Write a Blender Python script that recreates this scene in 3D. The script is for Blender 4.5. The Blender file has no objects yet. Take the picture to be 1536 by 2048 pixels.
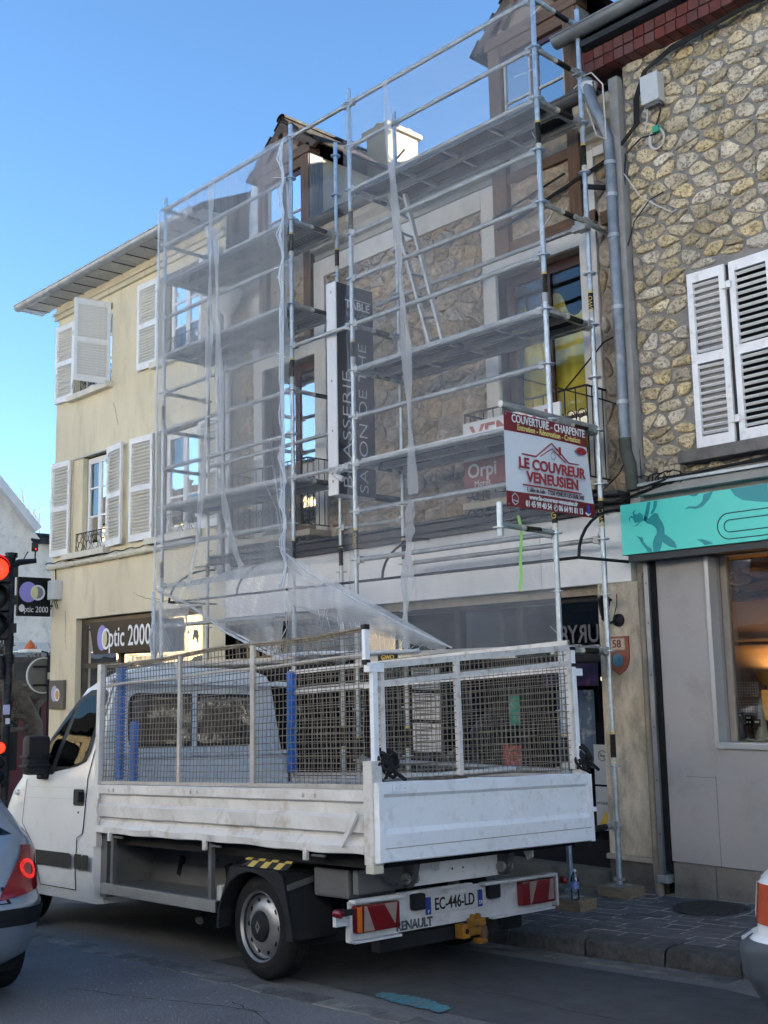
import bpy, bmesh, math, random
from mathutils import Vector, Matrix
random.seed(7)
scene = bpy.context.scene
COL = scene.collection
PI = math.pi
R = math.radians

# ------------------------------------------------------------------ camera, sky, sun, exposure
cam_d = bpy.data.cameras.new('camera'); cam = bpy.data.objects.new('camera', cam_d); COL.objects.link(cam)
CAM = Vector((5.825, -8.289, 1.85))
yaw, pitch, roll = 0.807979572, 0.150265420, -0.0199129269
cr = Vector((math.cos(yaw), math.sin(yaw), 0)); cf = Vector((-math.sin(yaw), math.cos(yaw), 0)); cu = Vector((0, 0, 1))
cf2 = cf*math.cos(pitch)+cu*math.sin(pitch); cu2 = cu*math.cos(pitch)-cf*math.sin(pitch)
cr3 = cr*math.cos(roll)+cu2*math.sin(roll); cu3 = cu2*math.cos(roll)-cr*math.sin(roll)
M = Matrix((cr3, cu3, -cf2)).transposed().to_4x4(); M.translation = CAM
cam.matrix_world = M
cam_d.sensor_fit = 'HORIZONTAL'; cam_d.sensor_width = 36; cam_d.lens = 2220.07/1536*36
cam_d.clip_start = 0.05; cam_d.clip_end = 3000
scene.camera = cam

SUN_EL, SUN_ROT = R(11.6), math.atan2(0.80, 0.60)
w = bpy.data.worlds.new('World'); scene.world = w; w.use_nodes = True
nt = w.node_tree; bg = nt.nodes['Background']
sk = nt.nodes.new('ShaderNodeTexSky'); sk.sky_type = 'NISHITA'; sk.sun_disc = False
sk.sun_elevation = SUN_EL; sk.sun_rotation = SUN_ROT; sk.altitude = 60
sk.air_density = 1.0; sk.dust_density = 0.0; sk.ozone_density = 4.0
nt.links.new(sk.outputs[0], bg.inputs[0]); bg.inputs[1].default_value = 0.05
sd = bpy.data.lights.new('sun', 'SUN'); so = bpy.data.objects.new('sun', sd); COL.objects.link(so)
sd.energy = 4.3; sd.angle = R(0.5); sd.color = (1, .95, .87)
sdir = Vector((math.sin(SUN_ROT)*math.cos(SUN_EL), math.cos(SUN_ROT)*math.cos(SUN_EL), math.sin(SUN_EL)))
so.rotation_euler = sdir.to_track_quat('Z', 'Y').to_euler(); so.location = (30, 12, 30)
scene.view_settings.view_transform = 'Standard'; scene.view_settings.look = 'None'
scene.view_settings.gamma = 1; scene.view_settings.use_curve_mapping = False
scene.view_settings.exposure = 3.12
scene.cycles.transparent_max_bounces = 32; scene.cycles.max_bounces = 8

# ------------------------------------------------------------------ materials
MATS = {}
def mat(name, col, rough=.6, metal=0., var=.12, vs=4., bump=0., bs=60., dirt=None, rnd=0., spec=.5, emit=None, trans=0., coat=0., stretch=None, dt=(.52, .72)):
    if name in MATS: return MATS[name]
    m = bpy.data.materials.new(name); m.use_nodes = True; N = m.node_tree.nodes; L = m.node_tree.links
    b = N['Principled BSDF']; b.inputs['Roughness'].default_value = rough; b.inputs['Metallic'].default_value = metal
    b.inputs['Specular IOR Level'].default_value = spec if max(col) > .04 or coat else min(spec, .18)
    if coat: b.inputs['Coat Weight'].default_value = coat; b.inputs['Coat Roughness'].default_value = .08
    tc = N.new('ShaderNodeTexCoord'); src = tc.outputs['Object']
    if stretch:
        mp = N.new('ShaderNodeMapping'); mp.inputs['Scale'].default_value = stretch; L.new(src, mp.inputs[0]); src = mp.outputs[0]
    def noise(s, det=6., ro=.6):
        n = N.new('ShaderNodeTexNoise'); n.inputs['Scale'].default_value = s; n.inputs['Detail'].default_value = det; n.inputs['Roughness'].default_value = ro
        L.new(src, n.inputs['Vector']); return n.outputs['Fac']
    cur = None
    c0 = tuple(col)+(1,)
    if var:
        mx = N.new('ShaderNodeMix'); mx.data_type = 'RGBA'
        mr = N.new('ShaderNodeMapRange'); mr.inputs[1].default_value = .3; mr.inputs[2].default_value = .7; L.new(noise(vs), mr.inputs[0])
        L.new(mr.outputs[0], mx.inputs['Factor'])
        mx.inputs[6].default_value = tuple(c*(1-var) for c in col)+(1,); mx.inputs[7].default_value = tuple(min(1, c*(1+var)) for c in col)+(1,)
        cur = mx.outputs[2]
    if dirt:
        dc, ds, da = dirt
        mx = N.new('ShaderNodeMix'); mx.data_type = 'RGBA'
        mr = N.new('ShaderNodeMapRange'); mr.inputs[1].default_value = dt[0]; mr.inputs[2].default_value = dt[1]; mr.inputs[4].default_value = da
        L.new(noise(ds, 9, .68), mr.inputs[0]); L.new(mr.outputs[0], mx.inputs['Factor'])
        if cur: L.new(cur, mx.inputs[6])
        else: mx.inputs[6].default_value = c0
        mx.inputs[7].default_value = tuple(dc)+(1,); cur = mx.outputs[2]
    if rnd:
        oi = N.new('ShaderNodeObjectInfo'); hs = N.new('ShaderNodeHueSaturation')
        mr = N.new('ShaderNodeMapRange'); mr.inputs[3].default_value = 1-rnd; mr.inputs[4].default_value = 1+rnd*.8; L.new(oi.outputs['Random'], mr.inputs[0])
        L.new(mr.outputs[0], hs.inputs['Value'])
        m2 = N.new('ShaderNodeMath'); m2.operation = 'MULTIPLY'; m2.inputs[1].default_value = 7.31; L.new(oi.outputs['Random'], m2.inputs[0])
        m3 = N.new('ShaderNodeMath'); m3.operation = 'FRACT'; L.new(m2.outputs[0], m3.inputs[0])
        mr2 = N.new('ShaderNodeMapRange'); mr2.inputs[3].default_value = 1-rnd*1.4; mr2.inputs[4].default_value = 1+rnd*.9; L.new(m3.outputs[0], mr2.inputs[0]); L.new(mr2.outputs[0], hs.inputs['Saturation'])
        if cur: L.new(cur, hs.inputs['Color'])
        else: hs.inputs['Color'].default_value = c0
        cur = hs.outputs[0]
    if cur: L.new(cur, b.inputs['Base Color'])
    else: b.inputs['Base Color'].default_value = c0
    if bump:
        bp = N.new('ShaderNodeBump'); bp.inputs['Strength'].default_value = min(1, bump); bp.inputs['Distance'].default_value = .02
        L.new(noise(bs, 8, .65), bp.inputs['Height']); L.new(bp.outputs[0], b.inputs['Normal'])
    if emit:
        b.inputs['Emission Color'].default_value = tuple(emit[0])+(1,); b.inputs['Emission Strength'].default_value = emit[1]
    MATS[name] = m; return m

def glass(name, tint=(.6, .65, .65), refl=.35, rough=.02, wav=0., rmax=1.):
    if name in MATS: return MATS[name]
    m = bpy.data.materials.new(name); m.use_nodes = True; N = m.node_tree.nodes; L = m.node_tree.links; N.clear()
    out = N.new('ShaderNodeOutputMaterial'); mix = N.new('ShaderNodeMixShader'); t = N.new('ShaderNodeBsdfTransparent'); g = N.new('ShaderNodeBsdfGlossy')
    t.inputs[0].default_value = tint+(1,); g.inputs['Roughness'].default_value = rough
    lw = N.new('ShaderNodeFresnel'); lw.inputs[0].default_value = 1.5
    mr = N.new('ShaderNodeMapRange'); mr.inputs[3].default_value = refl; mr.inputs[4].default_value = rmax
    L.new(lw.outputs[0], mr.inputs[0]); L.new(mr.outputs[0], mix.inputs[0]); L.new(t.outputs[0], mix.inputs[1]); L.new(g.outputs[0], mix.inputs[2]); L.new(mix.outputs[0], out.inputs[0])
    if wav:
        bp = N.new('ShaderNodeBump'); bp.inputs['Strength'].default_value = wav; bp.inputs['Distance'].default_value = .05
        n = N.new('ShaderNodeTexNoise'); n.inputs['Scale'].default_value = 1.7; tc = N.new('ShaderNodeTexCoord'); L.new(tc.outputs['Object'], n.inputs['Vector'])
        L.new(n.outputs['Fac'], bp.inputs['Height']); L.new(bp.outputs[0], g.inputs['Normal'])
    MATS[name] = m; return m

def netmat(name, alpha, col=(.78, .8, .82), var=.35):
    m = bpy.data.materials.new(name); m.use_nodes = True; N = m.node_tree.nodes; L = m.node_tree.links; N.clear()
    out = N.new('ShaderNodeOutputMaterial'); mix = N.new('ShaderNodeMixShader'); t = N.new('ShaderNodeBsdfTransparent')
    d = N.new('ShaderNodeBsdfDiffuse'); tl = N.new('ShaderNodeBsdfTranslucent'); m2 = N.new('ShaderNodeMixShader'); m2.inputs[0].default_value = .45
    d.inputs[0].default_value = col+(1,); tl.inputs[0].default_value = col+(1,)
    L.new(d.outputs[0], m2.inputs[1]); L.new(tl.outputs[0], m2.inputs[2]); L.new(t.outputs[0], mix.inputs[1]); L.new(m2.outputs[0], mix.inputs[2]); L.new(mix.outputs[0], out.inputs[0])
    tc = N.new('ShaderNodeTexCoord')
    def tex(sc, scale):
        mp = N.new('ShaderNodeMapping'); mp.inputs['Scale'].default_value = sc; L.new(tc.outputs['Object'], mp.inputs[0])
        n = N.new('ShaderNodeTexNoise'); n.inputs['Scale'].default_value = scale; n.inputs['Detail'].default_value = 4; L.new(mp.outputs[0], n.inputs['Vector']); return n.outputs['Fac']
    def wave(direction, scale):
        wv = N.new('ShaderNodeTexWave'); wv.bands_direction = direction; wv.inputs['Scale'].default_value = scale; wv.inputs['Distortion'].default_value = .6; wv.inputs['Detail Scale'].default_value = .6
        L.new(tc.outputs['Object'], wv.inputs['Vector']); return wv.outputs['Fac']
    a = N.new('ShaderNodeMath'); a.operation = 'ADD'; L.new(tex((1, 1, .12), 9), a.inputs[0]); L.new(tex((1, 1, .6), 1.6), a.inputs[1])
    mr = N.new('ShaderNodeMapRange'); mr.inputs[1].default_value = .7; mr.inputs[2].default_value = 1.3; mr.inputs[3].default_value = alpha*(1-var); mr.inputs[4].default_value = alpha*(1+var)
    L.new(a.outputs[0], mr.inputs[0])
    wm = N.new('ShaderNodeMath'); wm.operation = 'ADD'; L.new(wave('X', 26), wm.inputs[0]); L.new(wave('Z', 22), wm.inputs[1])
    w2 = N.new('ShaderNodeMapRange'); w2.inputs[2].default_value = 2; w2.inputs[3].default_value = .72; w2.inputs[4].default_value = 1.28; L.new(wm.outputs[0], w2.inputs[0])
    fm = N.new('ShaderNodeMath'); fm.operation = 'MULTIPLY'; L.new(mr.outputs[0], fm.inputs[0]); L.new(w2.outputs[0], fm.inputs[1])
    L.new(fm.outputs[0], mix.inputs[0])
    MATS[name] = m; return m

def rooftile(): return mat('roof_tile', (.026, .021, .017), .85, var=.35, vs=9, bump=.5, bs=40, dirt=((.055, .06, .03), 5, .7), rnd=.25)

# ------------------------------------------------------------------ mesh helpers
def V(*a): return Vector(a)
class MB:
    def __init__(s): s.v = []; s.f = []
    def add(s, vs, fs):
        o = len(s.v); s.v += [Vector(p) for p in vs]; s.f += [tuple(i+o for i in f) for f in fs]; return s
    def box(s, a, b):
        x0, y0, z0 = a; x1, y1, z1 = b
        return s.add([(x0, y0, z0), (x1, y0, z0), (x1, y1, z0), (x0, y1, z0), (x0, y0, z1), (x1, y0, z1), (x1, y1, z1), (x0, y1, z1)],
                     [(0, 3, 2, 1), (4, 5, 6, 7), (0, 1, 5, 4), (1, 2, 6, 5), (2, 3, 7, 6), (3, 0, 4, 7)])
    def bar(s, p0, p1, wd, ht, up=(0, 0, 1)):
        p0 = Vector(p0); p1 = Vector(p1); d = (p1-p0).normalized(); up = Vector(up)
        if abs(d.dot(up)) > .98: up = Vector((1, 0, 0))
        a = d.cross(up).normalized(); b = a.cross(d)
        vs = [p+a*(i*wd/2)+b*(j*ht/2) for p in (p0, p1) for i, j in ((-1, -1), (1, -1), (1, 1), (-1, 1))]
        return s.add(vs, [(0, 1, 2, 3), (7, 6, 5, 4), (0, 4, 5, 1), (1, 5, 6, 2), (2, 6, 7, 3), (3, 7, 4, 0)])
    def tube(s, pts, r, n=8, caps=True, rs=None):
        pts = [Vector(p) for p in pts]; vs = []; fs = []; k = len(pts); up = None
        for i, p in enumerate(pts):
            d = (pts[min(i+1, k-1)]-pts[max(i-1, 0)]).normalized()
            if up is None: up = Vector((0, 0, 1)) if abs(d.z) < .9 else Vector((1, 0, 0))
            a = d.cross(up).normalized(); b = a.cross(d); up = b
            rr = rs[i] if rs else r
            vs += [p+a*(rr*math.cos(2*PI*j/n))+b*(rr*math.sin(2*PI*j/n)) for j in range(n)]
        for i in range(k-1):
            for j in range(n):
                fs.append((i*n+j, i*n+(j+1) % n, (i+1)*n+(j+1) % n, (i+1)*n+j))
        if caps: fs += [tuple(range(n-1, -1, -1)), tuple(range((k-1)*n, k*n))]
        return s.add(vs, fs)
    def lathe(s, prof, o, axis, n=24, caps=True):
        o = Vector(o); d = Vector(axis).normalized(); up = Vector((0, 0, 1)) if abs(d.z) < .9 else Vector((1, 0, 0))
        a = d.cross(up).normalized(); b = a.cross(d); vs = []; fs = []
        for r_, h in prof: vs += [o+d*h+a*(r_*math.cos(2*PI*j/n))+b*(r_*math.sin(2*PI*j/n)) for j in range(n)]
        k = len(prof)
        for i in range(k-1):
            for j in range(n): fs.append((i*n+j, i*n+(j+1) % n, (i+1)*n+(j+1) % n, (i+1)*n+j))
        if caps: fs += [tuple(range(n-1, -1, -1)), tuple(range((k-1)*n, k*n))]
        return s.add(vs, fs)
    def prism(s, poly, o, ax, ay, d0, d1):
        o = Vector(o); ax = Vector(ax); ay = Vector(ay); az = ax.cross(ay); n = len(poly)
        vs = [o+ax*p[0]+ay*p[1]+az*d for d in (d0, d1) for p in poly]
        return s.add(vs, [tuple(range(n-1, -1, -1)), tuple(range(n, 2*n))]+[(i, (i+1) % n, n+(i+1) % n, n+i) for i in range(n)])
    def grid(s, fn, nu, nv):
        vs = [fn(i/nu, j/nv) for j in range(nv+1) for i in range(nu+1)]
        return s.add(vs, [(j*(nu+1)+i, j*(nu+1)+i+1, (j+1)*(nu+1)+i+1, (j+1)*(nu+1)+i) for j in range(nv) for i in range(nu)])
ORG = {}
def _mesh(name, mb, m, org, smooth, bevel):
    me = bpy.data.meshes.new(name)
    me.from_pydata([p-org for p in mb.v], [], mb.f)
    bm = bmesh.new(); bm.from_mesh(me); bmesh.ops.recalc_face_normals(bm, faces=bm.faces[:])
    if bevel:
        bmesh.ops.remove_doubles(bm, verts=bm.verts[:], dist=1e-5)
        ed = [e for e in bm.edges if e.is_manifold and e.calc_face_angle(0) > .6]
        bmesh.ops.bevel(bm, geom=ed, offset=bevel, segments=2, affect='EDGES', profile=.6, clamp_overlap=True)
    bm.to_mesh(me); bm.free()
    me.materials.append(m)
    if smooth:
        me.polygons.foreach_set('use_smooth', [True]*len(me.polygons))
        try: me.set_sharp_from_angle(angle=R(42))
        except Exception: pass
    return me
def put(name, mb, m, parent=None, smooth=False, bevel=0, label=None, stuff=False):
    org = ORG[parent.name] if parent else V(0, 0, 0)
    o = bpy.data.objects.new(name, _mesh(name, mb, m, org, smooth, bevel)); COL.objects.link(o)
    if parent: o.parent = parent
    ORG[o.name] = org
    if label: o['label'] = label
    if stuff: o['kind'] = 'stuff'
    return o
def inst(name, mesh, parent, loc, rot=None, scale=None):
    o = bpy.data.objects.new(name, mesh); COL.objects.link(o); o.parent = parent; o.location = Vector(loc)-ORG[parent.name]
    if rot is not None: o.rotation_euler = rot
    if scale is not None: o.scale = scale
    ORG[o.name] = ORG[parent.name]; return o
def rawmesh(name, mb, m, smooth=False, bevel=0): return _mesh(name, mb, m, V(0, 0, 0), smooth, bevel)
def meta(o, label, cat, group=None):
    o['label'] = label; o['category'] = cat
    if group: o['group'] = group
    return o
def thing(name, label, cat, loc=(0, 0, 0), group=None):
    o = bpy.data.objects.new(name, None); COL.objects.link(o); o.location = loc; o.empty_display_size = .2; ORG[o.name] = Vector(loc); return meta(o, label, cat, group)
def solo(name, mb, m, label, cat, group=None, smooth=False, bevel=0):
    xs = [p.x for p in mb.v]; ys = [p.y for p in mb.v]; zs = [p.z for p in mb.v]
    org = V((min(xs)+max(xs))/2, (min(ys)+max(ys))/2, min(zs))
    o = bpy.data.objects.new(name, _mesh(name, mb, m, org, smooth, bevel)); COL.objects.link(o); o.location = org; ORG[o.name] = org
    return meta(o, label, cat, group)
def structure(name, mb, m, smooth=False):
    o = put(name, mb, m, None, smooth); o['kind'] = 'structure'; return o
def text(name, s, m, parent, o, right, up, size, align='CENTER', sx=1., depth=.0015, shear=0., space=1., bold=0., fit=None):
    cu_ = bpy.data.curves.new('t', 'FONT'); cu_.body = s; cu_.size = size; cu_.align_x = align; cu_.align_y = 'CENTER'; cu_.extrude = depth; cu_.shear = shear; cu_.space_character = space; cu_.offset = bold; cu_.resolution_u = 3
    to = bpy.data.objects.new('t', cu_); COL.objects.link(to)
    dg = bpy.context.evaluated_depsgraph_get(); me = bpy.data.meshes.new_from_object(to.evaluated_get(dg))
    bpy.data.objects.remove(to); bpy.data.curves.remove(cu_)
    if fit: sx = fit/(max(q.co.x for q in me.vertices)-min(q.co.x for q in me.vertices))
    r_ = Vector(right).normalized(); u_ = Vector(up).normalized(); n_ = r_.cross(u_); org = ORG[parent.name]; o = Vector(o)-org
    for vv in me.vertices:
        c = vv.co.copy(); vv.co = o+r_*(c.x*sx)+u_*c.y+n_*c.z
    me.materials.clear(); me.materials.append(m)
    ob = bpy.data.objects.new(name, me); COL.objects.link(ob); ob.parent = parent; ORG[ob.name] = org; return ob
def disc(o, right, up, rx, rz, n=28, d=.002, r_in=0, a0=0., a1=2*PI):
    mb = MB(); o = Vector(o); r_ = Vector(right); u_ = Vector(up); nn = r_.cross(u_)
    outer = [o+r_*(rx*math.cos(a0+(a1-a0)*i/n))+u_*(rz*math.sin(a0+(a1-a0)*i/n))+nn*d for i in range(n+1)]
    if r_in:
        inner = [o+(p-o-nn*d)*r_in+nn*d for p in outer]
        mb.add(outer+inner, [(i, i+1, n+2+i, n+1+i) for i in range(n)])
    else: mb.add(outer[:-1] if a1-a0 > 6.28 else outer, [tuple(range(n if a1-a0 > 6.28 else n+1))])
    return mb
def poly(pts, o, right, up, d=.002, th=None):
    mb = MB(); r_ = Vector(right); u_ = Vector(up)
    return mb.prism(pts, o, r_, u_, 0 if th is None else d-th, d)
EX, EY, EZ = V(1, 0, 0), V(0, 1, 0), V(0, 0, 1)
def wallplane(x0, x1, z0, z1, y, holes, depth=.18):
    xs = sorted({x0, x1}|{min(max(h[i], x0), x1) for h in holes for i in (0, 1)}); zs = sorted({z0, z1}|{min(max(h[i], z0), z1) for h in holes for i in (2, 3)})
    mb = MB()
    for i in range(len(xs)-1):
        for j in range(len(zs)-1):
            cx = (xs[i]+xs[i+1])/2; cz = (zs[j]+zs[j+1])/2
            if any(h[0] < cx < h[1] and h[2] < cz < h[3] for h in holes): continue
            mb.add([(xs[i], y, zs[j]), (xs[i+1], y, zs[j]), (xs[i+1], y, zs[j+1]), (xs[i], y, zs[j+1])], [(0, 1, 2, 3)])
    for a, b, c, d in holes:
        for p, q in (((a, c), (b, c)), ((b, c), (b, d)), ((b, d), (a, d)), ((a, d), (a, c))):
            mb.add([(p[0], y, p[1]), (q[0], y, q[1]), (q[0], y+depth, q[1]), (p[0], y+depth, p[1])], [(0, 1, 2, 3)])
    return mb
def room(mb, a, b, c, d, y0, y1):
    vs = [(a, y0, c), (b, y0, c), (b, y0, d), (a, y0, d), (a, y1, c), (b, y1, c), (b, y1, d), (a, y1, d)]
    return mb.add(vs, [(4, 5, 6, 7), (0, 1, 5, 4), (1, 2, 6, 5), (2, 3, 7, 6), (3, 0, 4, 7)])

# shared materials
GALV = mat('galvanised_steel', (.48, .52, .55), .42, .75, var=.22, vs=14, bump=.1, bs=70, dirt=((.33, .33, .32), 9, .6))
GALV2 = mat('weathered_steel_tube', (.38, .39, .38), .5, .6, var=.25, vs=10, bump=.15, bs=60, dirt=((.2, .17, .13), 8, .5))
ZINC = mat('zinc', (.42, .44, .46), .5, .55, var=.2, vs=6, dirt=((.18, .2, .21), 4, .6))
BLACK = mat('black_paint', (.016, .016, .018), .45, var=.2)
IRON = mat('wrought_iron', (.02, .02, .022), .55, .3, var=.2)
WHITEP = mat('white_shutter_paint', (.8, .79, .76), .55, var=.05, dirt=((.55, .53, .5), 7, .5))
DARKROOM = mat('dark_interior', (.03, .03, .033), .9, var=.2)
GLASS = glass('window_glass', (.6, .64, .64), .16, .01, .03)
SHOPGLASS = glass('shop_glass', (.8, .82, .82), .1, .005, .05)
GOLD = mat('gold_print', (.6, .42, .1), .5, var=0)
WHITEINK = mat('white_print', (.82, .82, .82), .5, var=0)
CABLE = mat('black_cable', (.02, .02, .02), .6, var=.1)

# ------------------------------------------------------------------ ground
def roadz(x, y): return .045*x-.035*(y+1.58)-.15
def walkz(x): return -.03+.045*x
ASPH = mat('asphalt', (.155, .16, .172), .88, var=.25, vs=1.1, bump=1., bs=110, dirt=((.32, .33, .34), 62, .85))
mb = MB(); mb.grid(lambda a, b: V(-400+a*800, -300+b*298.42, roadz(-400+a*800, -300+b*298.42)), 4, 4)
mb.add([(-400, -1.58, roadz(-400, -1.58)), (400, -1.58, roadz(400, -1.58)), (400, 300, roadz(400, -1.58)), (-400, 300, roadz(-400, -1.58))], [(0, 1, 2, 3)])
structure('road', mb, ASPH)
# worn lighter track and darker patch on the carriageway
structure('road_patch', MB().add([(x, y, roadz(x, y)+.004) for x, y in ((-1.2, -3.42), (3.2, -3.5), (3.2, -2.3), (2.1, -1.95), (-1.0, -1.95))], [(0, 1, 2, 3, 4)]), mat('old_asphalt', (.07, .075, .085), .85, var=.25, vs=6, bump=.6, bs=200, dirt=((.07, .07, .072), 130, .5)))
PAVB = mat('pavement_joint_mortar', (.40, .375, .31), .9, var=.3, vs=30, bump=.4, bs=120, dirt=((.10, .095, .085), 3, .95))
mb = MB().add([(-40, -1.42, walkz(-40)), (40, -1.42, walkz(40)), (40, .9, walkz(40)), (-40, .9, walkz(-40))], [(0, 1, 2, 3)])
mb.add([(-40, -1.42, walkz(-40)-.2), (40, -1.42, walkz(40)-.2), (40, -1.42, walkz(40)), (-40, -1.42, walkz(-40))], [(0, 1, 2, 3)])
pavement = structure('pavement', mb, PAVB)
PAVE = mat('paving_stone', (.11, .104, .104), .75, var=.3, vs=14, bump=.6, bs=70, dirt=((.2, .19, .175), 30, .5), rnd=.25)
def slab(x0, x1, y0, y1, zf, th, j=.006, name='paver', par=None, m=PAVE, ch=.006):
    jj = lambda: random.uniform(-j, j)
    c = [(x0+jj(), y0+jj()), (x1+jj(), y0+jj()), (x1+jj(), y1+jj()), (x0+jj(), y1+jj())]
    cx = (x0+x1)/2; cy = (y0+y1)/2; dz = random.uniform(-.002, .002)
    b = [(x, y, zf(x, y)-.03) for x, y in c]; m1 = [(x, y, zf(x, y)+th-ch+dz) for x, y in c]
    t = [(x+(cx-x)*min(.4, ch*2/abs(x1-x0)), y+(cy-y)*min(.4, ch*2/abs(y1-y0)), zf(x, y)+th+dz) for x, y in c]
    mbs = MB().add(b+m1+t, [(i, (i+1) % 4, 4+(i+1) % 4, 4+i) for i in range(4)]+[(4+i, 4+(i+1) % 4, 8+(i+1) % 4, 8+i) for i in range(4)]+[(8, 9, 10, 11)])
    return put(name, mbs, m, par)
y = -1.40; row = 0
while y < .18:
    h = random.uniform(.13, .17); x = -1.4+random.uniform(-.1, .1)
    while x < 2.7:
        l = random.uniform(.20, .36); slab(x+.009, x+l-.009, y+.009, y+h-.009, lambda a, b: walkz(a), .0025, .012, par=pavement, ch=.002); x += l
    y += h; row += 1
KERB = mat('granite_kerb', (.085, .082, .078), .8, var=.4, vs=18, bump=.8, bs=45, dirt=((.025, .027, .025), 6, .8), rnd=.2)
x = -9.
while x < 4.5:
    l = random.uniform(.55, 1.0)
    mbk = MB(); n = 8
    def fk(a, b, x=x, l=l):
        xx = x+.006+a*(l-.012); prof = [(-1.62, -.14), (-1.615, -.03), (-1.60, -.008), (-1.57, .002), (-1.42, .006), (-1.40, .004)]
        i = min(int(b*5), 4); t = b*5-i; yy = prof[i][0]*(1-t)+prof[i+1][0]*t; zz = prof[i][1]*(1-t)+prof[i+1][1]*t
        e = .012*math.sin(xx*17+3*b)+random.uniform(-.006, .006)
        return V(xx, yy+e*(1 if b < .7 else 0), walkz(xx)+zz+(e*.3 if .2 < b < .8 else 0))
    mbk.grid(fk, n, 5); put('kerb_stone', mbk, KERB, pavement, smooth=True); x += l
# channel stones along the kerb and the paved strip along the parking bay
road_o = bpy.data.objects['road']; ORG['road'] = V(0, 0, 0)
SETT = mat('channel_stone', (.21, .20, .18), .85, var=.35, vs=16, bump=.8, bs=60, dirt=((.085, .09, .10), 8, .95), rnd=.32, dt=(.44, .62))
x = -4.
while x < 4.5:
    l = random.uniform(.35, .6); slab(x+.006, x+l-.006, -1.80, -1.63, roadz, .007, .01, 'channel_stone', road_o, SETT); x += l
x = -6.
while x < 3.5:
    l = random.uniform(.18, .36); yc = -3.68+(x+3.)*-.012
    slab(x+.007, x+l-.007, yc-.10+random.uniform(-.02, .02), yc+.08+random.uniform(-.02, .025), roadz, random.uniform(.004, .009), .018, 'channel_stone', road_o, SETT); x += l
# blue spray mark
mbp = MB(); n = 26; ring = [(0.56+.62*t-.0, -3.345-.04*t+.045*math.sin(t*PI)+random.uniform(-.015, .015)) for t in [i/n for i in range(n+1)]]+[(1.2-.62*t, -3.50+.05*t-.03*math.sin(t*PI)+random.uniform(-.015, .015)) for t in [i/n for i in range(n+1)]]
mbp.add([(a, b, roadz(a, b)+.0105) for a, b in ring], [tuple(range(len(ring)))])
solo('paint_mark', mbp, mat('worn_blue_paint', (.06, .24, .31), .8, var=.3, vs=30, bump=.5, bs=200, dirt=((.12, .13, .15), 24, .95), dt=(.47, .60)), 'worn light blue paint mark on the asphalt in front of the truck tail', 'paint mark')
CRK = mat('tar_crack', (.02, .021, .024), .7, var=.3)
for cx, cy, L_, ang in ((-1.2, -4.6, 1.6, .25), (1.3, -4.5, 1.3, 2.9), (2.2, -3.0, 1.5, 3.05), (.3, -5.2, 1.8, .1), (1.9, -2.3, 1.1, .4)):
    pts = []; a_, b_ = cx, cy
    for i in range(26): a_ += L_/26*math.cos(ang)+random.uniform(-.012, .012); b_ += L_/26*math.sin(ang)+random.uniform(-.02, .02); pts.append((a_, b_))
    ck = MB(); wv = [random.uniform(.001, .0045) for _ in pts]
    ck.add([(p[0], p[1]-w_, roadz(*p)+.008) for p, w_ in zip(pts, wv)]+[(p[0], p[1]+w_, roadz(*p)+.008) for p, w_ in zip(pts, wv)], [(i, i+1, 27+i, 26+i) for i in range(25)]); put('road_crack', ck, CRK, road_o)
# small bits of litter and grit on the asphalt
gr = MB()
for i in range(1100):
    a, b = random.uniform(-3, 3.2), random.uniform(-5.8, -1.7); s = random.uniform(.002, .008); z = roadz(a, b)
    gr.add([(a-s, b, z+.001), (a, b-s, z+.001), (a+s, b+.3*s, z+.001), (a, b, z+s)], [(0, 1, 3), (1, 2, 3), (2, 0, 3)])
g = put('grit', gr, mat('grit', (.2, .19, .18), .9), None); g['kind'] = 'stuff'
meta(g, 'scattered pale grit and crumbs lying on the dark asphalt', 'grit')
# cast iron grating in the pavement at the grey shopfront
gx = thing('cellar_grating', 'round cast iron cover set in the paving before the grey shopfront', 'manhole cover', (.98, -.18, walkz(.98)))
put('frame', MB().lathe([(.30, 0), (.30, .012), (.26, .012)], (.98, -.18, walkz(.98)+.002), EZ, 28), mat('cast_iron', (.05, .048, .045), .7, .3, var=.3, vs=20, bump=.4), gx)
for i in range(9):
    yy = -.38+i*.05; hw_ = math.sqrt(max(.0, .26**2-(yy+.18)**2))
    if hw_ > .03: put('rib', MB().box((.98-hw_, yy-.012, walkz(.98)+.014), (.98+hw_, yy+.012, walkz(.98)+.02)), MATS['cast_iron'], gx)

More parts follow.
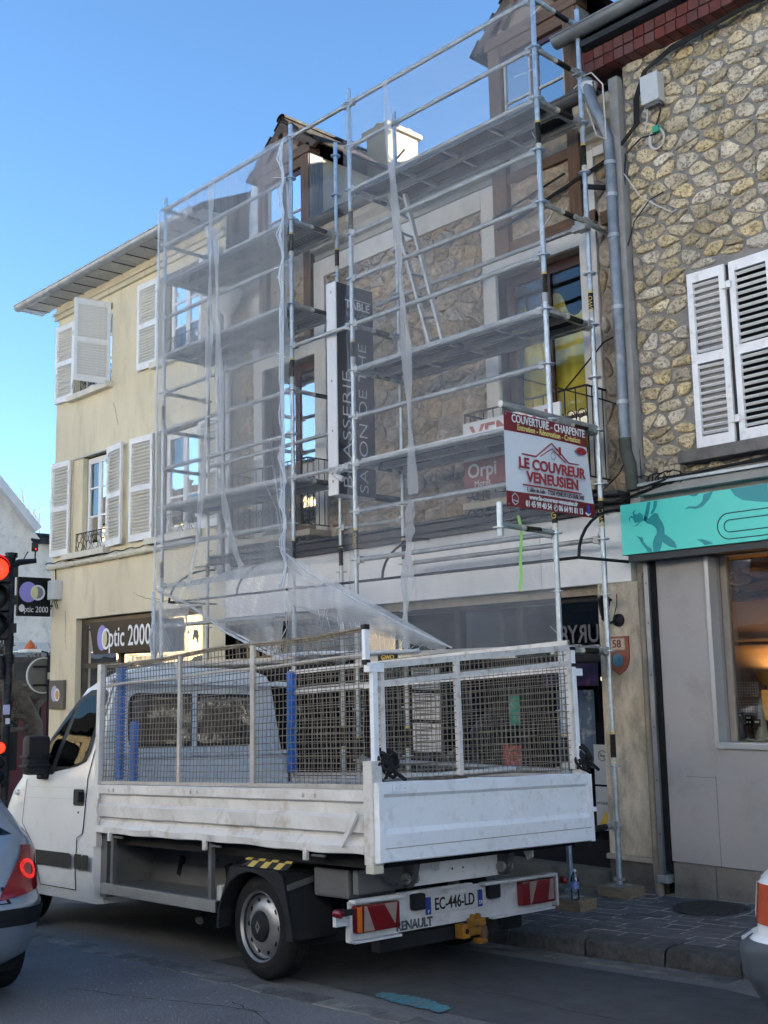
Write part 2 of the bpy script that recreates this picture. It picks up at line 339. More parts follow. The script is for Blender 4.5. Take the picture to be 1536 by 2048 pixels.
# ------------------------------------------------------------------ generic building pieces
def slat_mesh(wd, m, sl=.028):
    mbs = MB(); mbs.bar((-wd/2, 0, 0), (wd/2, 0, 0), sl, .008, up=(0, .6, .8)); return rawmesh('slat', mbs, m)
def shutter(parent, hx, y, z0, z1, wd, ang, side, m, nsl, sl=.028):
    """louvred shutter: hinge at hx, side=+1 leaf extends to +x from the hinge when ang=0; ang swings the free edge outwards"""
    d = V(side*math.cos(ang), -math.sin(ang), 0); nrm = V(d.y, -d.x, 0)
    if nrm.y > 0 and abs(ang) < 1.5: nrm = -nrm
    o = V(hx, y, 0); P = lambda a, z: o+d*a+V(0, 0, z)
    mbf = MB(); st = .055; h = z1-z0
    for a in (st/2, wd-st/2): mbf.bar(P(a, z0), P(a, z1), .034, st, up=d)
    for zz, hh in ((z0+.05, .1), (z0+h*.5, .085), (z1-.045, .09)): mbf.bar(P(st, zz), P(wd-st, zz), .032, hh)
    fr = put('shutter', mbf, m, parent)
    zr = math.atan2(d.y, d.x)
    me = slat_mesh(wd-2*st, m, sl)
    zs = []
    for a, b in ((z0+.1, z0+h*.5-.043), (z0+h*.5+.043, z1-.09)):
        k = nsl//2
        for i in range(k): zs.append(a+(i+.5)*(b-a)/k)
    for zz in zs:
        ob = inst('slat', me, fr, P(wd/2, zz+random.uniform(-.002, .002)), (random.uniform(-.06, .06), random.uniform(-.008, .008), zr if side > 0 else zr+PI))
    for zz in (z0+.2, z1-.2):
        put('hinge', MB().box((hx-.02, y-.045, zz-.03), (hx+.02, y+.01, zz+.03)), WHITEP, fr)
    return fr
def casement(parent, x0, x1, z0, z1, y, fm, gm, rails=(.35, .68), leafs=2, fw=.05, curtain=None):
    mbf = MB(); mbf.box((x0, y, z0), (x0+fw, y+.05, z1)); mbf.box((x1-fw, y, z0), (x1, y+.05, z1)); mbf.box((x0+fw, y, z1-fw), (x1-fw, y+.05, z1)); mbf.box((x0+fw, y, z0), (x1-fw, y+.05, z0+fw))
    wn = put('window', mbf, fm, parent)
    lw = (x1-x0-2*fw)/leafs
    for i in range(leafs):
        a = x0+fw+i*lw+.003; b = a+lw-.006; lf = MB(); s = .042; yy = y-.012
        lf.box((a, yy, z0+fw+.003), (a+s, yy+.04, z1-fw-.003)); lf.box((b-s, yy, z0+fw+.003), (b, yy+.04, z1-fw-.003))
        zz0 = z0+fw+.003; zz1 = z1-fw-.003
        lf.box((a+s, yy, zz0), (b-s, yy+.04, zz0+.06)); lf.box((a+s, yy, zz1-s), (b-s, yy+.04, zz1))
        for rr in rails: zc = zz0+rr*(zz1-zz0); lf.box((a+s, yy+.004, zc-.013), (b-s, yy+.036, zc+.013))
        put('sash', lf, fm, wn)
        zl = [zz0+.06]+[zz0+rr*(zz1-zz0) for rr in rails]+[zz1-s]
        for q in range(len(zl)-1):
            tl = random.uniform(-.004, .004)
            put('pane', MB().add([(a+s, yy+.02, zl[q]), (b-s, yy+.02+tl, zl[q]), (b-s, yy+.02+tl*.5, zl[q+1]), (a+s, yy+.02-tl, zl[q+1])], [(0, 1, 2, 3)]), gm, wn)
    return wn
def iron_balconette(parent, x0, x1, z0, z1, y, m=IRON, dense=.11):
    t = MB(); t.bar((x0, y, z1), (x1, y, z1), .02, .014); t.bar((x0, y, z0), (x1, y, z0), .016, .012)
    k = max(2, int((x1-x0)/dense))
    for i in range(k+1):
        x = x0+(x1-x0)*i/k; t.tube([(x, y, z0), (x, y, z1)], .006, 6)
    o = put('balcony_rail', t, m, parent)
    s = MB()
    for i in range(k):
        cx = x0+(x1-x0)*(i+.5)/k; wd = (x1-x0)/k*.42
        for sg in (1, -1):
            pts = []
            for q in range(15):
                th = q/14*2.2*PI; rr = wd*(1-.28*q/14*2)
                pts.append((cx+sg*(rr*math.cos(th)-wd*.1), y, (z0+z1)/2+sg*(z1-z0)*.2+rr*math.sin(th)*sg))
            s.tube(pts, .0055, 5)
    put('scrollwork', s, m, o); return o
def halfgutter(parent, x0, x1, y, z, r=.075, m=ZINC, joints=.55):
    mbg = MB(); n = 10
    def f(a, b):
        th = PI*b; rr = r
        return V(x0+a*(x1-x0), y-rr*math.cos(th), z-rr*math.sin(th))
    mbg.grid(f, 2, n); mbg.tube([(x0, y-r, z), (x1, y-r, z)], .012, 8)
    mbg.add([(x0, y-r*math.cos(PI*i/10), z-r*math.sin(PI*i/10)) for i in range(11)], [tuple(range(11))])
    g_ = put('gutter', mbg, m, parent, smooth=True)
    x = x0+.3
    while x < x1:
        mj = MB(); mj.grid(lambda a, b: V(x-.012+.024*a, y-(r+.004)*math.cos(PI*b), z-(r+.004)*math.sin(PI*b)), 1, 10); put('gutter_strap', mj, m, g_, smooth=True); x += joints
    return g_
def clip(polyg, px, pz, nx, nz):
    out = []
    for i in range(len(polyg)):
        a = polyg[i]; b = polyg[(i+1) % len(polyg)]
        da = (a[0]-px)*nx+(a[1]-pz)*nz; db = (b[0]-px)*nx+(b[1]-pz)*nz
        if da <= 0: out.append(a)
        if (da < 0 < db) or (db < 0 < da):
            t = da/(da-db); out.append((a[0]+(b[0]-a[0])*t, a[1]+(b[1]-a[1])*t))
    return out
def stones(parent, rect, forb, y, sw, sh, gap, depth, m, rnd_tilt=.0, limit=300, rough=.004, rounds=2):
    x0, x1, z0, z1 = rect; seeds = []; z = z0; k = 0
    while z < z1+sh*.5:
        x = x0+(k % 2)*sw*.5; 
        while x < x1+sw*.5:
            seeds.append((x+random.uniform(-.44, .44)*sw, z+random.uniform(-.44, .44)*sh)); x += sw*random.uniform(.72, 1.3)
        z += sh; k += 1
    S = [(a/sw, b/sh) for a, b in seeds]; cnt = 0; res = []
    for i, (a, b) in enumerate(S):
        pg = [(x0/sw, z0/sh), (x1/sw, z0/sh), (x1/sw, z1/sh), (x0/sw, z1/sh)]
        nb = sorted((j for j in range(len(S)) if j != i), key=lambda j: (S[j][0]-a)**2+(S[j][1]-b)**2)[:18]
        for j in nb:
            c, d = S[j]; pg = clip(pg, (a+c)/2, (b+d)/2, c-a, d-b)
            if len(pg) < 3: break
        if len(pg) < 3: continue
        pg = [(p[0]*sw, p[1]*sh) for p in pg]
        for f in forb:
            cx = sum(p[0] for p in pg)/len(pg); cz = sum(p[1] for p in pg)/len(pg)
            if not (max(p[0] for p in pg) < f[0] or min(p[0] for p in pg) > f[1] or max(p[1] for p in pg) < f[2] or min(p[1] for p in pg) > f[3]):
                if f[0] < cx < f[1] and f[2] < cz < f[3]: pg = []; break
                ds = [(f[0]-cx, (f[0], cz, 1, 0)), (cx-f[1], (f[1], cz, -1, 0)), (f[2]-cz, (cx, f[2], 0, 1)), (cz-f[3], (cx, f[3], 0, -1))]
                q = max(ds, key=lambda t: t[0])[1]; pg = clip(pg, *q)
                if len(pg) < 3: pg = []; break
        if len(pg) < 3: continue
        ar = abs(sum(pg[k][0]*pg[(k+1) % len(pg)][1]-pg[(k+1) % len(pg)][0]*pg[k][1] for k in range(len(pg))))/2
        if ar < sw*sh*.16: continue
        res.append(pg)
    for pg in res[:limit]:
        cx = sum(p[0] for p in pg)/len(pg); cz = sum(p[1] for p in pg)/len(pg)
        ins = []
        for p in pg:
            dx, dz = p[0]-cx, p[1]-cz; L_ = math.hypot(dx, dz); k = max(.35, 1-gap*random.uniform(.7, 1.5)/max(L_, .01)); ins.append((cx+dx*k, cz+dz*k))
        for _ in range(rounds):
            q = []
            for k in range(len(ins)):
                a = ins[k]; b = ins[(k+1) % len(ins)]
                q += [(a[0]*.75+b[0]*.25, a[1]*.75+b[1]*.25), (a[0]*.25+b[0]*.75, a[1]*.25+b[1]*.75)]
            ins = q
            if len(ins) > 14: break
        if len(ins) > 22: ins = ins[::2]
        jit = lambda s: random.uniform(-s, s)
        n = len(ins); dd = depth*random.uniform(.6, 1.3); tx, tz = jit(.12), jit(.12)
        ins = [(p[0]+jit(rough*.6), p[1]+jit(rough*.6)) for p in ins]
        v = [(p[0], y+.012, p[1]) for p in ins]
        v += [(cx+(p[0]-cx)*.985, y-dd*.55+jit(rough*.4), cz+(p[1]-cz)*.985) for p in ins]
        v += [(cx+(p[0]-cx)*.8+jit(rough), y-dd*.95+tx*(p[0]-cx)+tz*(p[1]-cz)+jit(rough), cz+(p[1]-cz)*.8+jit(rough)) for p in ins]
        v += [(cx+(p[0]-cx)*.42+jit(rough*2), y-dd+tx*(p[0]-cx)*.5+tz*(p[1]-cz)*.5+jit(rough*1.6), cz+(p[1]-cz)*.42+jit(rough*2)) for p in ins]
        fs = []
        for r_ in range(3): fs += [(r_*n+i, r_*n+(i+1) % n, (r_+1)*n+(i+1) % n, (r_+1)*n+i) for i in range(n)]
        fs.append(tuple(range(3*n, 4*n)))
        put('stone', MB().add(v, fs), m, parent)
    return len(res)

# ------------------------------------------------------------------ cream rendered house on the left
YR = mat('cream_render', (.72, .63, .44), .85, var=.08, vs=1.3, bump=.25, bs=90, dirt=((.50, .43, .29), 2.0, .7), stretch=(1.6, 1.6, .45))
YB = thing('cream_house', 'cream rendered two storey house with white louvred shutters and an optician shop below', 'house', (-8.6, 3, -.5))
FY = .30
W1U = (-10.42, -9.27, 6.55, 7.86); W2U = (-7.88, -6.80, 6.55, 7.86); W1L = (-10.46, -9.30, 3.95, 5.50); W2L = (-7.97, -6.80, 3.95, 5.50); SHOP = (-10.23, -6.75, .35, 2.90)
put('wall', wallplane(-11.06, -6.22, -1.2, 8.22, FY, [W1U, W2U, W1L, W2L, SHOP], .17), YR, YB)
put('side_wall', MB().add([(-11.06, FY, -1.2), (-11.06, 7, -1.2), (-11.06, 7, 8.22), (-11.06, FY, 8.22)], [(0, 1, 2, 3)]), YR, YB)
mb = MB()
for h in (W1U, W2U, W1L, W2L): room(mb, h[0]-.3, h[1]+.3, h[2]-.1, h[3]+.1, FY+.26, FY+2.2)
put('room_interior', mb, DARKROOM, YB)
CORN = mat('painted_cornice', (.6, .54, .4), .8, var=.12, vs=3, bump=.2, dirt=((.2, .17, .12), 6, .65))
mb = MB(); mb.box((-11.12, FY-.05, 7.98), (-6.2, FY+.002, 8.06)); mb.box((-11.14, FY-.08, 8.06), (-6.2, FY+.001, 8.10)); mb.box((-11.1, FY-.03, 8.10), (-6.2, FY+.003, 8.22)); put('cornice', mb, CORN, YB, bevel=.008)
SOFF = mat('weathered_soffit', (.62, .62, .6), .8, var=.15, vs=5, dirt=((.2, .19, .17), 5, .6))
for i in range(14):
    x = -11.55+i*.385; put('soffit_board', MB().box((x+.004, FY-.42+.0, 8.225), (x+.381, FY-.01, 8.243)), SOFF, YB)
mb = MB(); mb.add([(-11.62, FY-.5, 8.25), (-6.1, FY-.5, 8.25), (-6.1, 4.2, 10.4), (-11.62, 4.2, 10.4), (-11.62, FY-.5, 8.29), (-6.1, FY-.5, 8.29), (-6.1, 4.2, 10.44), (-11.62, 4.2, 10.44)], [(0, 1, 2, 3), (4, 5, 6, 7), (0, 1, 5, 4), (0, 3, 7, 4), (1, 2, 6, 5)])
put('roof', mb, rooftile(), YB); put('unseen_back_wall', MB().add([(-11.06, 4.1, -1), (-6.2, 4.1, -1), (-6.2, 4.1, 10.35), (-11.06, 4.1, 10.35)], [(0, 1, 2, 3)]), DARKROOM, YB)  # unseen plane added to stop sun leaking in under the roof
g_ = halfgutter(YB, -11.62, -6.25, FY-.47, 8.27, .085)
for i in range(13):
    x = -11.35+i*.4; put('gutter_bracket', MB().bar((x, FY-.44, 8.19), (x, FY-.02, 8.205), .018, .008), IRON, YB)
put('end_cap', MB().box((-11.62, FY-.46, 8.205), (-11.56, FY-.02, 8.223)), SOFF, YB)
for h in (W1U, W2U, W1L, W2L):
    put('sill', MB().box((h[0]-.13, FY-.11, h[2]-.10), (h[1]+.05, FY+.03, h[2]-.005)), mat('painted_sill', (.68, .63, .52), .75, var=.08, dirt=((.4, .36, .28), 8, .6)), YB, bevel=.008)
    put('lintel_strip', MB().box((h[0], FY+.001, h[3]-.02), (h[1], FY+.03, h[3]-.002)), SOFF, YB)  # thin pale strip of soffit material at the window head
WFR = mat('white_window_frame', (.82, .82, .8), .4, var=.04)
for h in (W1U, W2U, W1L, W2L):
    casement(YB, h[0]+.30 if h in (W1L,) else h[0]+.12, h[1]-.06, h[2]+.02, h[3]-.04, FY+.12, WFR, GLASS)
    # net curtains behind
    put('curtain', MB().grid(lambda a, b: V(h[0]+.2+a*.38, FY+.32+.02*math.sin(a*38), h[2]+.1+b*(h[3]-h[2]-.15)), 40, 1), mat('net_curtain', (.6, .58, .52), .9, var=.1), YB)
put('render_jamb', MB().box((-10.46, FY+.03, 3.95), (-10.17, FY+.12, 5.48)), YR, YB)
for (hx, z0, z1, wd, ang, side) in ((-10.43, 6.50, 7.82, .55, PI-.06, -1), (-9.27, 6.50, 7.82, .57, R(78), -1), (-7.89, 6.51, 7.85, .52, PI-.05, -1), (-6.80, 6.51, 7.85, .5, PI-.05, 1),
                                    (-10.47, 3.94, 5.49, .56, PI-.06, -1), (-9.29, 3.94, 5.49, .53, PI-.10, 1), (-7.98, 3.94, 5.49, .57, PI-.07, -1), (-6.80, 3.94, 5.49, .5, PI-.04, 1)):
    if ang > 2: s2, a2 = side, PI-ang
    else: s2, a2 = side, ang
    shutter(YB, hx, FY-.035, z0, z1, wd, a2, s2 if ang > 2 else side, WHITEP, 24, .028 if ang > 2 else .050)
for h in (W1U, W2U, W1L, W2L): iron_balconette(YB, h[0]+.14, h[1]-.05, h[2]+.02, h[2]+.30, FY+.015, dense=.2)
mb = MB().tube([(-11.14, FY-.04, 3.775), (-6.9, FY-.04, 3.785)], .045, 10); pp = put('cable_duct', mb, mat('cream_pipe', (.66, .6, .46), .6, var=.1, dirt=((.3, .27, .2), 9, .6)), YB, smooth=True)
for i in range(16):
    x = -11.0+i*.26; put('duct_clip', MB().tube([(x, FY-.04, 3.775), (x+.022, FY-.04, 3.775)], .052, 10), MATS['cream_pipe'], pp)
cb = MB(); cb.tube([(-11.2+4.4*i/50, FY-.055-.006*(i % 3), 3.845+.012*math.sin(i*1.3)) for i in range(51)], .009, 5); put('wall_cable', cb, CABLE, YB)
for cx, cz, L_, ang in ((-7.1, 6.0, 1.2, .12), (-7.9, 5.62, .9, .2), (-9.2, 6.2, .5, -1.1), (-8.6, 3.2, 1.1, -.1), (-10.6, 3.1, .7, -1.4)):
    pts = []; a_, b_ = cx, cz
    for i in range(18): a_ += L_/18*math.cos(ang)+random.uniform(-.012, .012); b_ += L_/18*math.sin(ang)+random.uniform(-.022, .022); pts.append((a_, FY-.002, b_))
    put('render_crack', MB().tube(pts, .003, 4, rs=[random.uniform(.0015, .0045) for _ in pts]), mat('crack_brown', (.2, .17, .12), .9), YB)  # thin dark brown line along each crack
# shopfront: dark frame and big reflecting pane
mb = MB(); y0 = FY+.1
mb.box((-10.23, y0, .35), (-10.12, y0+.06, 2.88)); mb.box((-10.12, y0, 2.80), (-6.75, y0+.06, 2.88)); mb.box((-9.1, y0, .35), (-9.02, y0+.06, 2.80)); mb.box((-8.2, y0, .35), (-8.12, y0+.06, 2.80)); mb.box((-10.12, y0, 2.12), (-9.1, y0+.06, 2.2)); mb.box((-9.02, y0, .35), (-6.75, y0+.06, .5))
put('shop_frame', mb, mat('bronze_frame', (.07, .06, .05), .4, .5, var=.1), YB)
mb = MB(); mb.add([(-10.12, y0+.03, .35), (-9.1, y0+.036, .35), (-9.1, y0+.03, 2.8), (-10.12, y0+.034, 2.8)], [(0, 1, 2, 3)]); mb.add([(-9.02, y0+.03, .5), (-6.75, y0+.03, .5), (-6.75, y0+.036, 2.8), (-9.02, y0+.03, 2.8)], [(0, 1, 2, 3)])
put('shop_pane', mb, glass('mirror_glass', (.25, .26, .26), .55, .01, .12), YB)
mb = MB(); room(mb, -10.6, -6.4, .2, 2.95, FY+.3, FY+3); put('shop_interior', mb, DARKROOM, YB)
text('shop_lettering', 'Christine Le Bars', WHITEINK, YB, (-8.35, y0-.002, 2.24), EX, EZ, .15, sx=.9, shear=.35)
# grey downpipes in the corner between the two houses
for (x, r_, yy) in ((-6.13, .055, .16), (-5.98, .05, .18)):
    pts = [(x, yy, 6.55), (x, yy, 3.2)] if r_ < .053 else [(x-.12, FY-.3, 8.1), (x-.1, FY-.2, 7.8), (x, yy, 7.2), (x, yy, 3.2)]
    mbq = MB().tube(pts, r_, 10); o = solo('downpipe', mbq, ZINC, 'grey downpipe with a swan neck in the corner between the cream and stone houses' if r_ > .053 else 'slimmer straight grey downpipe right of the swan neck pipe behind the netting', 'downpipe', smooth=True)
    for zz in (6.4, 5.3, 4.2): put('pipe_collar', MB().tube([(x, yy, zz), (x, yy, zz+.04)], r_+.009, 10), ZINC, o)
mb = MB().lathe([(.05, 0), (.1, .06), (.15, .16), (.19, .30), (.20, .34), (.18, .34)], (-5.93, .12, 6.72), EZ, 20); mb.tube([(-5.98, .16, 6.5), (-5.93, .12, 6.74)], .05, 10)
ho = solo('rainwater_hopper', mb, mat('white_hopper', (.6, .61, .6), .6, var=.15, vs=8), 'pale bowl shaped rainwater hopper on the wall behind the top left deck', 'hopper', smooth=True)
nest = MB()
for i in range(60):
    a = random.uniform(0, 6.28); r_ = random.uniform(0, .13); p = V(-5.93+r_*math.cos(a), .12+r_*math.sin(a), 7.06+random.uniform(0, .16)*(1-r_*5)); q = p+V(random.uniform(-.07, .07), random.uniform(-.07, .07), random.uniform(-.02, .06)); nest.tube([p, q], .006, 4)
put('leaf_debris', nest, mat('dry_leaves', (.06, .05, .04), .9), ho)
mb = MB(); mb.grid(lambda a, b: V(-5.75+.55*(a-.5)*(1-.25*max(0, b-.7)), .55-.1*math.sin(a*PI), 7.5+1.15*(1-(1-b)**1.0)-(.25*abs(a-.5)**2*4 if b > .8 else 0)), 10, 8)
solo('lead_flashing', mb, mat('white_flashing', (.62, .64, .66), .6, var=.12, vs=4, bump=.2, bs=20), 'pale rounded sheet of flashing where the two roofs meet above the hopper', 'flashing', smooth=True)
mb = MB().box((-5.5, .9, 7.9), (-4.95, 1.3, 8.75)); solo('rubble_parapet', mb, mat('rubble', (.4, .36, .3), .9, var=.3, vs=7, bump=.9, bs=9), 'rubble stone stub wall between the left dormer and the cream house roof', 'parapet')
# electrical box
eb = thing('meter_box', 'small pale grey electrical box with looped cables on the cream wall', 'electrical box', (-10.82, FY, 3.24))
put('box', MB().box((-10.95, FY-.14, 3.24), (-10.70, FY-.002, 3.55)), mat('grey_plastic', (.55, .56, .55), .5, var=.05), eb, bevel=.015)
for k in range(3):
    put('cable', MB().tube([(-10.93+.06*k, FY-.06, 3.24)]+[(-10.93+.06*k+.1*math.sin(t*PI)*(1 if k else -.4), FY-.06, 3.24-.17*math.sin(t*PI)) for t in [.15, .3, .5, .7, .85]]+[(-10.82, FY-.06, 3.24)], .008, 5), CABLE, eb)
put('cable', MB().tube([(-10.84, FY-.05, 3.55), (-10.85, FY-.05, 3.68), (-10.86, FY-.05, 3.78)], .012, 6), CABLE, eb)
# optician signs
LILAC = mat('lilac_print', (.27, .25, .62), .5, var=0); PALEY = mat('pale_yellow_print', (.62, .6, .32), .5, var=0); GREYP = mat('grey_print', (.22, .22, .24), .5, var=0); PALEG = mat('pale_grey_print', (.62, .63, .66), .5, var=0)
SIGNB = mat('sign_black', (.008, .009, .012), .35, var=.1)
sg = thing('shop_sign', 'black optician board with a slanted left edge across the shop window', 'shop sign', (-8.75, FY-.1, 2.3))
bp = [(-9.63, 2.80), (-7.75, 2.80), (-7.72, 2.32), (-9.49, 2.32)]
put('board', MB().prism([(p[0], p[1]) for p in bp], (0, FY-.05, 0), EX, EZ, .0, .05), SIGNB, sg)
fy = FY-.103
put('disc', disc((-9.23, fy, 2.56), EX, EZ, .145, .19, d=.002), LILAC, sg); put('disc', disc((-9.11, fy-.003, 2.54), EX, EZ, .125, .16, d=.002, r_in=.74), WHITEINK, sg); put('disc', disc((-9.15, fy-.002, 2.54), EX, EZ, .07, .12, d=.002), PALEY, sg)
text('lettering', 'ptic 2000', WHITEINK, sg, (-8.46, fy-.001, 2.55), EX, EZ, .42, sx=.74, bold=.003)
for x in (-9.66, -7.8): put('bracket', MB().box((x-.05, FY-.06, 2.69), (x+.05, FY+.1, 2.72)), IRON, sg)
hs_ = thing('hanging_sign', 'square black projecting optician sign with overlapping circles at the house corner', 'shop sign', (-11.03, -.03, 2.98))
put('board', MB().box((-11.06, -.315, 2.975), (-11.0, .25, 3.60)), SIGNB, hs_, bevel=.004)
hx = -10.998
put('disc', disc((hx, -.14, 3.36), EY, EZ, .155, .165), LILAC, hs_); put('disc', disc((hx+.003, .02, 3.355), EY, EZ, .125, .125, r_in=.76), PALEG, hs_); put('disc', disc((hx+.002, .04, 3.355), EY, EZ, .095, .095), GREYP, hs_); put('disc', disc((hx+.004, -.03, 3.355), EY, EZ, .052, .105), PALEY, hs_)
put('disc', disc((hx, -.245, 3.1), EY, EZ, .05, .06), PALEG, hs_)
text('lettering', 'ptic 2000', PALEG, hs_, (hx+.001, -.0, 3.08), EY, EZ, .135, sx=.82)
for zz in (3.52, 3.15): put('bracket', MB().box((-11.045, .2, zz-.012), (-11.015, FY, zz+.012)), IRON, hs_)
pl = thing('wall_plaque', 'taupe square plaque with lilac and gold circles low on the cream wall', 'plaque', (-10.74, FY, 1.5))
put('plate', MB().box((-10.98, FY-.05, 1.5), (-10.5, FY-.002, 1.95)), mat('taupe', (.13, .115, .09), .5, var=.08), pl, bevel=.004)
put('disc', disc((-10.80, FY-.051, 1.74), EX, EZ, .1, .125), mat('pale_lilac', (.5, .48, .68), .5, var=0), pl); put('disc', disc((-10.70, FY-.054, 1.72), EX, EZ, .085, .1, r_in=.72), WHITEINK, pl); put('disc', disc((-10.70, FY-.052, 1.72), EX, EZ, .055, .07), mat('amber_print', (.6, .33, .08), .5, var=0), pl)

# ------------------------------------------------------------------ stone brasserie house in the middle
MORT = mat('lime_mortar', (.37, .315, .245), .92, var=.22, vs=9, bump=.6, bs=70, dirt=((.34, .3, .25), 5, .6))
LSTONE = mat('rubble_limestone', (.43, .34, .24), .88, var=.3, vs=16, bump=.9, bs=55, dirt=((.22, .18, .14), 13, .7), rnd=.28, dt=(.48, .66))
WREND = mat('white_render', (.62, .6, .56), .82, var=.07, vs=3, bump=.3, bs=60, dirt=((.42, .38, .33), 5, .5))
OAK = mat('weathered_oak', (.125, .07, .04), .75, var=.35, vs=3, bump=.5, bs=9, stretch=(9, 9, 1.2), dirt=((.09, .055, .035), 4, .6))
OAKH = mat('oak_beam', (.12, .068, .04), .75, var=.35, vs=3, bump=.5, bs=9, stretch=(1.2, 9, 9), dirt=((.08, .05, .035), 4, .6))
MH = thing('stone_house', 'rubble stone brasserie house with oak posts, two dormers and a white shop fascia', 'house', (-3, 3, -.3))
MY = .33
LW = (-5.40, -4.34, 3.62, 5.86); RW = (-1.39, -.31, 3.62, 6.02)
wl = put('wall', wallplane(-6.22, .22, 2.6, 7.45, MY, [LW, RW], .2), MORT, MH)
n1 = stones(wl, (-4.12, -1.58, 3.45, 6.80), [(-1.6, 0, 0, 9)], MY, .225, .145, .007, .034, LSTONE, limit=290, rounds=1, rough=.010)
n2 = stones(wl, (-.11, .20, 3.45, 6.85), [], MY, .22, .22, .012, .035, LSTONE, limit=60)
n3 = stones(wl, (-1.17, -.38, 6.32, 7.02), [], MY, .26, .15, .012, .026, LSTONE, limit=40)
n4 = stones(wl, (-5.22, -4.35, 5.95, 6.95), [], MY, .27, .17, .012, .026, LSTONE, limit=40)
n5 = stones(wl, (-6.0, -5.6, 3.5, 6.6), [], MY, .2, .17, .012, .026, LSTONE, limit=60)
mb = MB(); room(mb, -5.7, -4.0, 3.5, 6.1, MY+.3, MY+2.5); room(mb, -1.7, 0, 3.5, 6.2, MY+.3, MY+2.5); put('room_interior', mb, DARKROOM, MH)
yb = MY-.045
mb = MB(); mb.box((-1.56, yb, 3.45), (-1.39, MY+.21, 6.02)); mb.box((-.31, yb, 3.45), (-.115, MY+.21, 6.02)); mb.box((-1.56, yb, 6.02), (-.115, MY+.21, 6.19)); put('window_surround', mb, WREND, MH, bevel=.006)
mb = MB(); mb.box((-5.58, yb, 3.45), (-5.40, MY+.21, 5.86)); mb.box((-4.34, yb, 3.45), (-4.13, MY+.21, 5.86)); mb.box((-5.58, yb, 5.86), (-4.13, MY+.21, 6.03)); put('window_surround', mb, WREND, MH, bevel=.006)
mb = MB(); mb.box((-4.14, yb-.004, 6.80), (-1.56, MY+.002, 7.02)); mb.box((-1.555, yb-.002, 6.195), (-1.37, MY+.002, 7.02)); mb.box((-.19, yb-.002, 6.195), (-.10, MY+.002, 6.94)); mb.box((-.095, yb-.002, 6.86), (.2, MY+.001, 6.95)); mb.box((-5.6, yb-.004, 6.035), (-5.44, MY+.002, 6.9)); mb.box((-4.33, yb-.004, 6.035), (-4.14, MY+.002, 7.02)); put('render_band', mb, WREND, MH)
CORN2 = mat('stone_cornice', (.42, .37, .29), .85, var=.15, vs=5, bump=.4, bs=40, dirt=((.16, .15, .13), 5, .6))
for a, b in ((-6.2, -5.45), (-4.3, -1.37), (-.2, .22)):
    mb = MB(); prof = [(MY, 7.02), (MY-.05, 7.04), (MY-.06, 7.10), (MY-.12, 7.14), (MY-.13, 7.22), (MY-.19, 7.28), (MY-.2, 7.36), (MY, 7.36)]
    mb.add([(x, p[0], p[1]) for x in (a, b) for p in prof], [tuple(range(7, -1, -1)), tuple(range(8, 16))]+[(i, (i+1) % 8, 8+(i+1) % 8, 8+i) for i in range(8)]); put('cornice', mb, CORN2, MH)
for a, b in ((-1.36, -1.17), (-.375, -.235), (-5.42, -5.26), (-4.50, -4.36)):
    put('oak_post', MB().box((a, yb-.03, 6.20 if a > -3 else 6.05), (b, MY+.05, 7.62)), OAK, MH, bevel=.008)
put('oak_beam', MB().box((-1.36, yb-.012, 6.195), (-.1, MY+.01, 6.325)), OAKH, MH, bevel=.008); put('oak_beam', MB().box((-.03, yb-.03, 6.13), (.09, MY+.01, 6.26)), OAKH, MH, bevel=.008); put('oak_beam', MB().box((-1.17, yb-.012, 6.95), (-.38, MY+.01, 7.06)), OAKH, MH, bevel=.008); put('oak_beam', MB().box((-5.26, yb-.012, 6.04), (-4.5, MY+.01, 6.14)), OAKH, MH, bevel=.008)
BRW = mat('brown_window_frame', (.055, .022, .02), .4, var=.15)
for h in (LW, RW):
    wn = casement(MH, h[0], h[1], h[2]+.02, h[3], MY+.13, BRW, GLASS if h is LW else glass('clear_window_glass', (.92, .93, .92), .06, .01, .03), rails=(.3,), leafs=2, fw=.07)
mb = MB(); mb.grid(lambda a, b: V(-1.30+a*.92, MY+.245+.03*math.sin(a*22+2*b)+.02*math.sin(b*9), 3.7+b*(2.05-.30*math.sin(a*PI*2)**2)), 40, 20)
put('yellow_curtain', mb, mat('yellow_sheet', (.72, .62, .09), .7, var=.15, vs=6), MH, smooth=True)
put('unseen_back_wall', MB().add([(-11, 4.6, -1), (.3, 4.6, -1), (.3, 4.6, 8), (-11, 4.6, 8)], [(0, 1, 2, 3)]), DARKROOM, MH)
# balconies
def balcony(x0, x1, zb, zt, yf, label):
    b_ = thing('balcony', label, 'balcony', ((x0+x1)/2, MY, zb)); 
    put('floor_slab', MB().box((x0-.05, yf-.02, zb-.07), (x1+.05, MY-.03, zb)), CORN2, b_, bevel=.006)
    iron_balconette(b_, x0, x1, zb+.06, zt, yf, IRON, .12)
    side = MB()
    for x in (x0, x1):
        side.bar((x, yf, zt), (x, MY-.02, zt), .02, .014); side.bar((x, yf, zb+.06), (x, MY-.02, zb+.06), .016, .012)
        for q in range(1, 4): side.tube([(x, yf+(MY-yf)*q/4, zb+.06), (x, yf+(MY-yf)*q/4, zt)], .006, 5)
    put('side_rail', side, IRON, b_)
    sc = MB()
    for q in range(14):
        x = x0+(x1-x0)*(q+.5)/14
        sc.tube([(x+.045*math.cos(t*.7), yf-.002, zb-.02+.3*0-.1+.045*math.sin(t*.7)) for t in range(9)], .006, 5)
    put('scroll_frieze', sc, IRON, b_); return b_
balcony(-5.62, -4.12, 3.62, 4.48, -.02, 'black wrought iron balcony of the left window behind the white netting')
balcony(-1.62, -.10, 3.60, 4.52, 0.0, 'black wrought iron balcony behind the for sale board, right window')
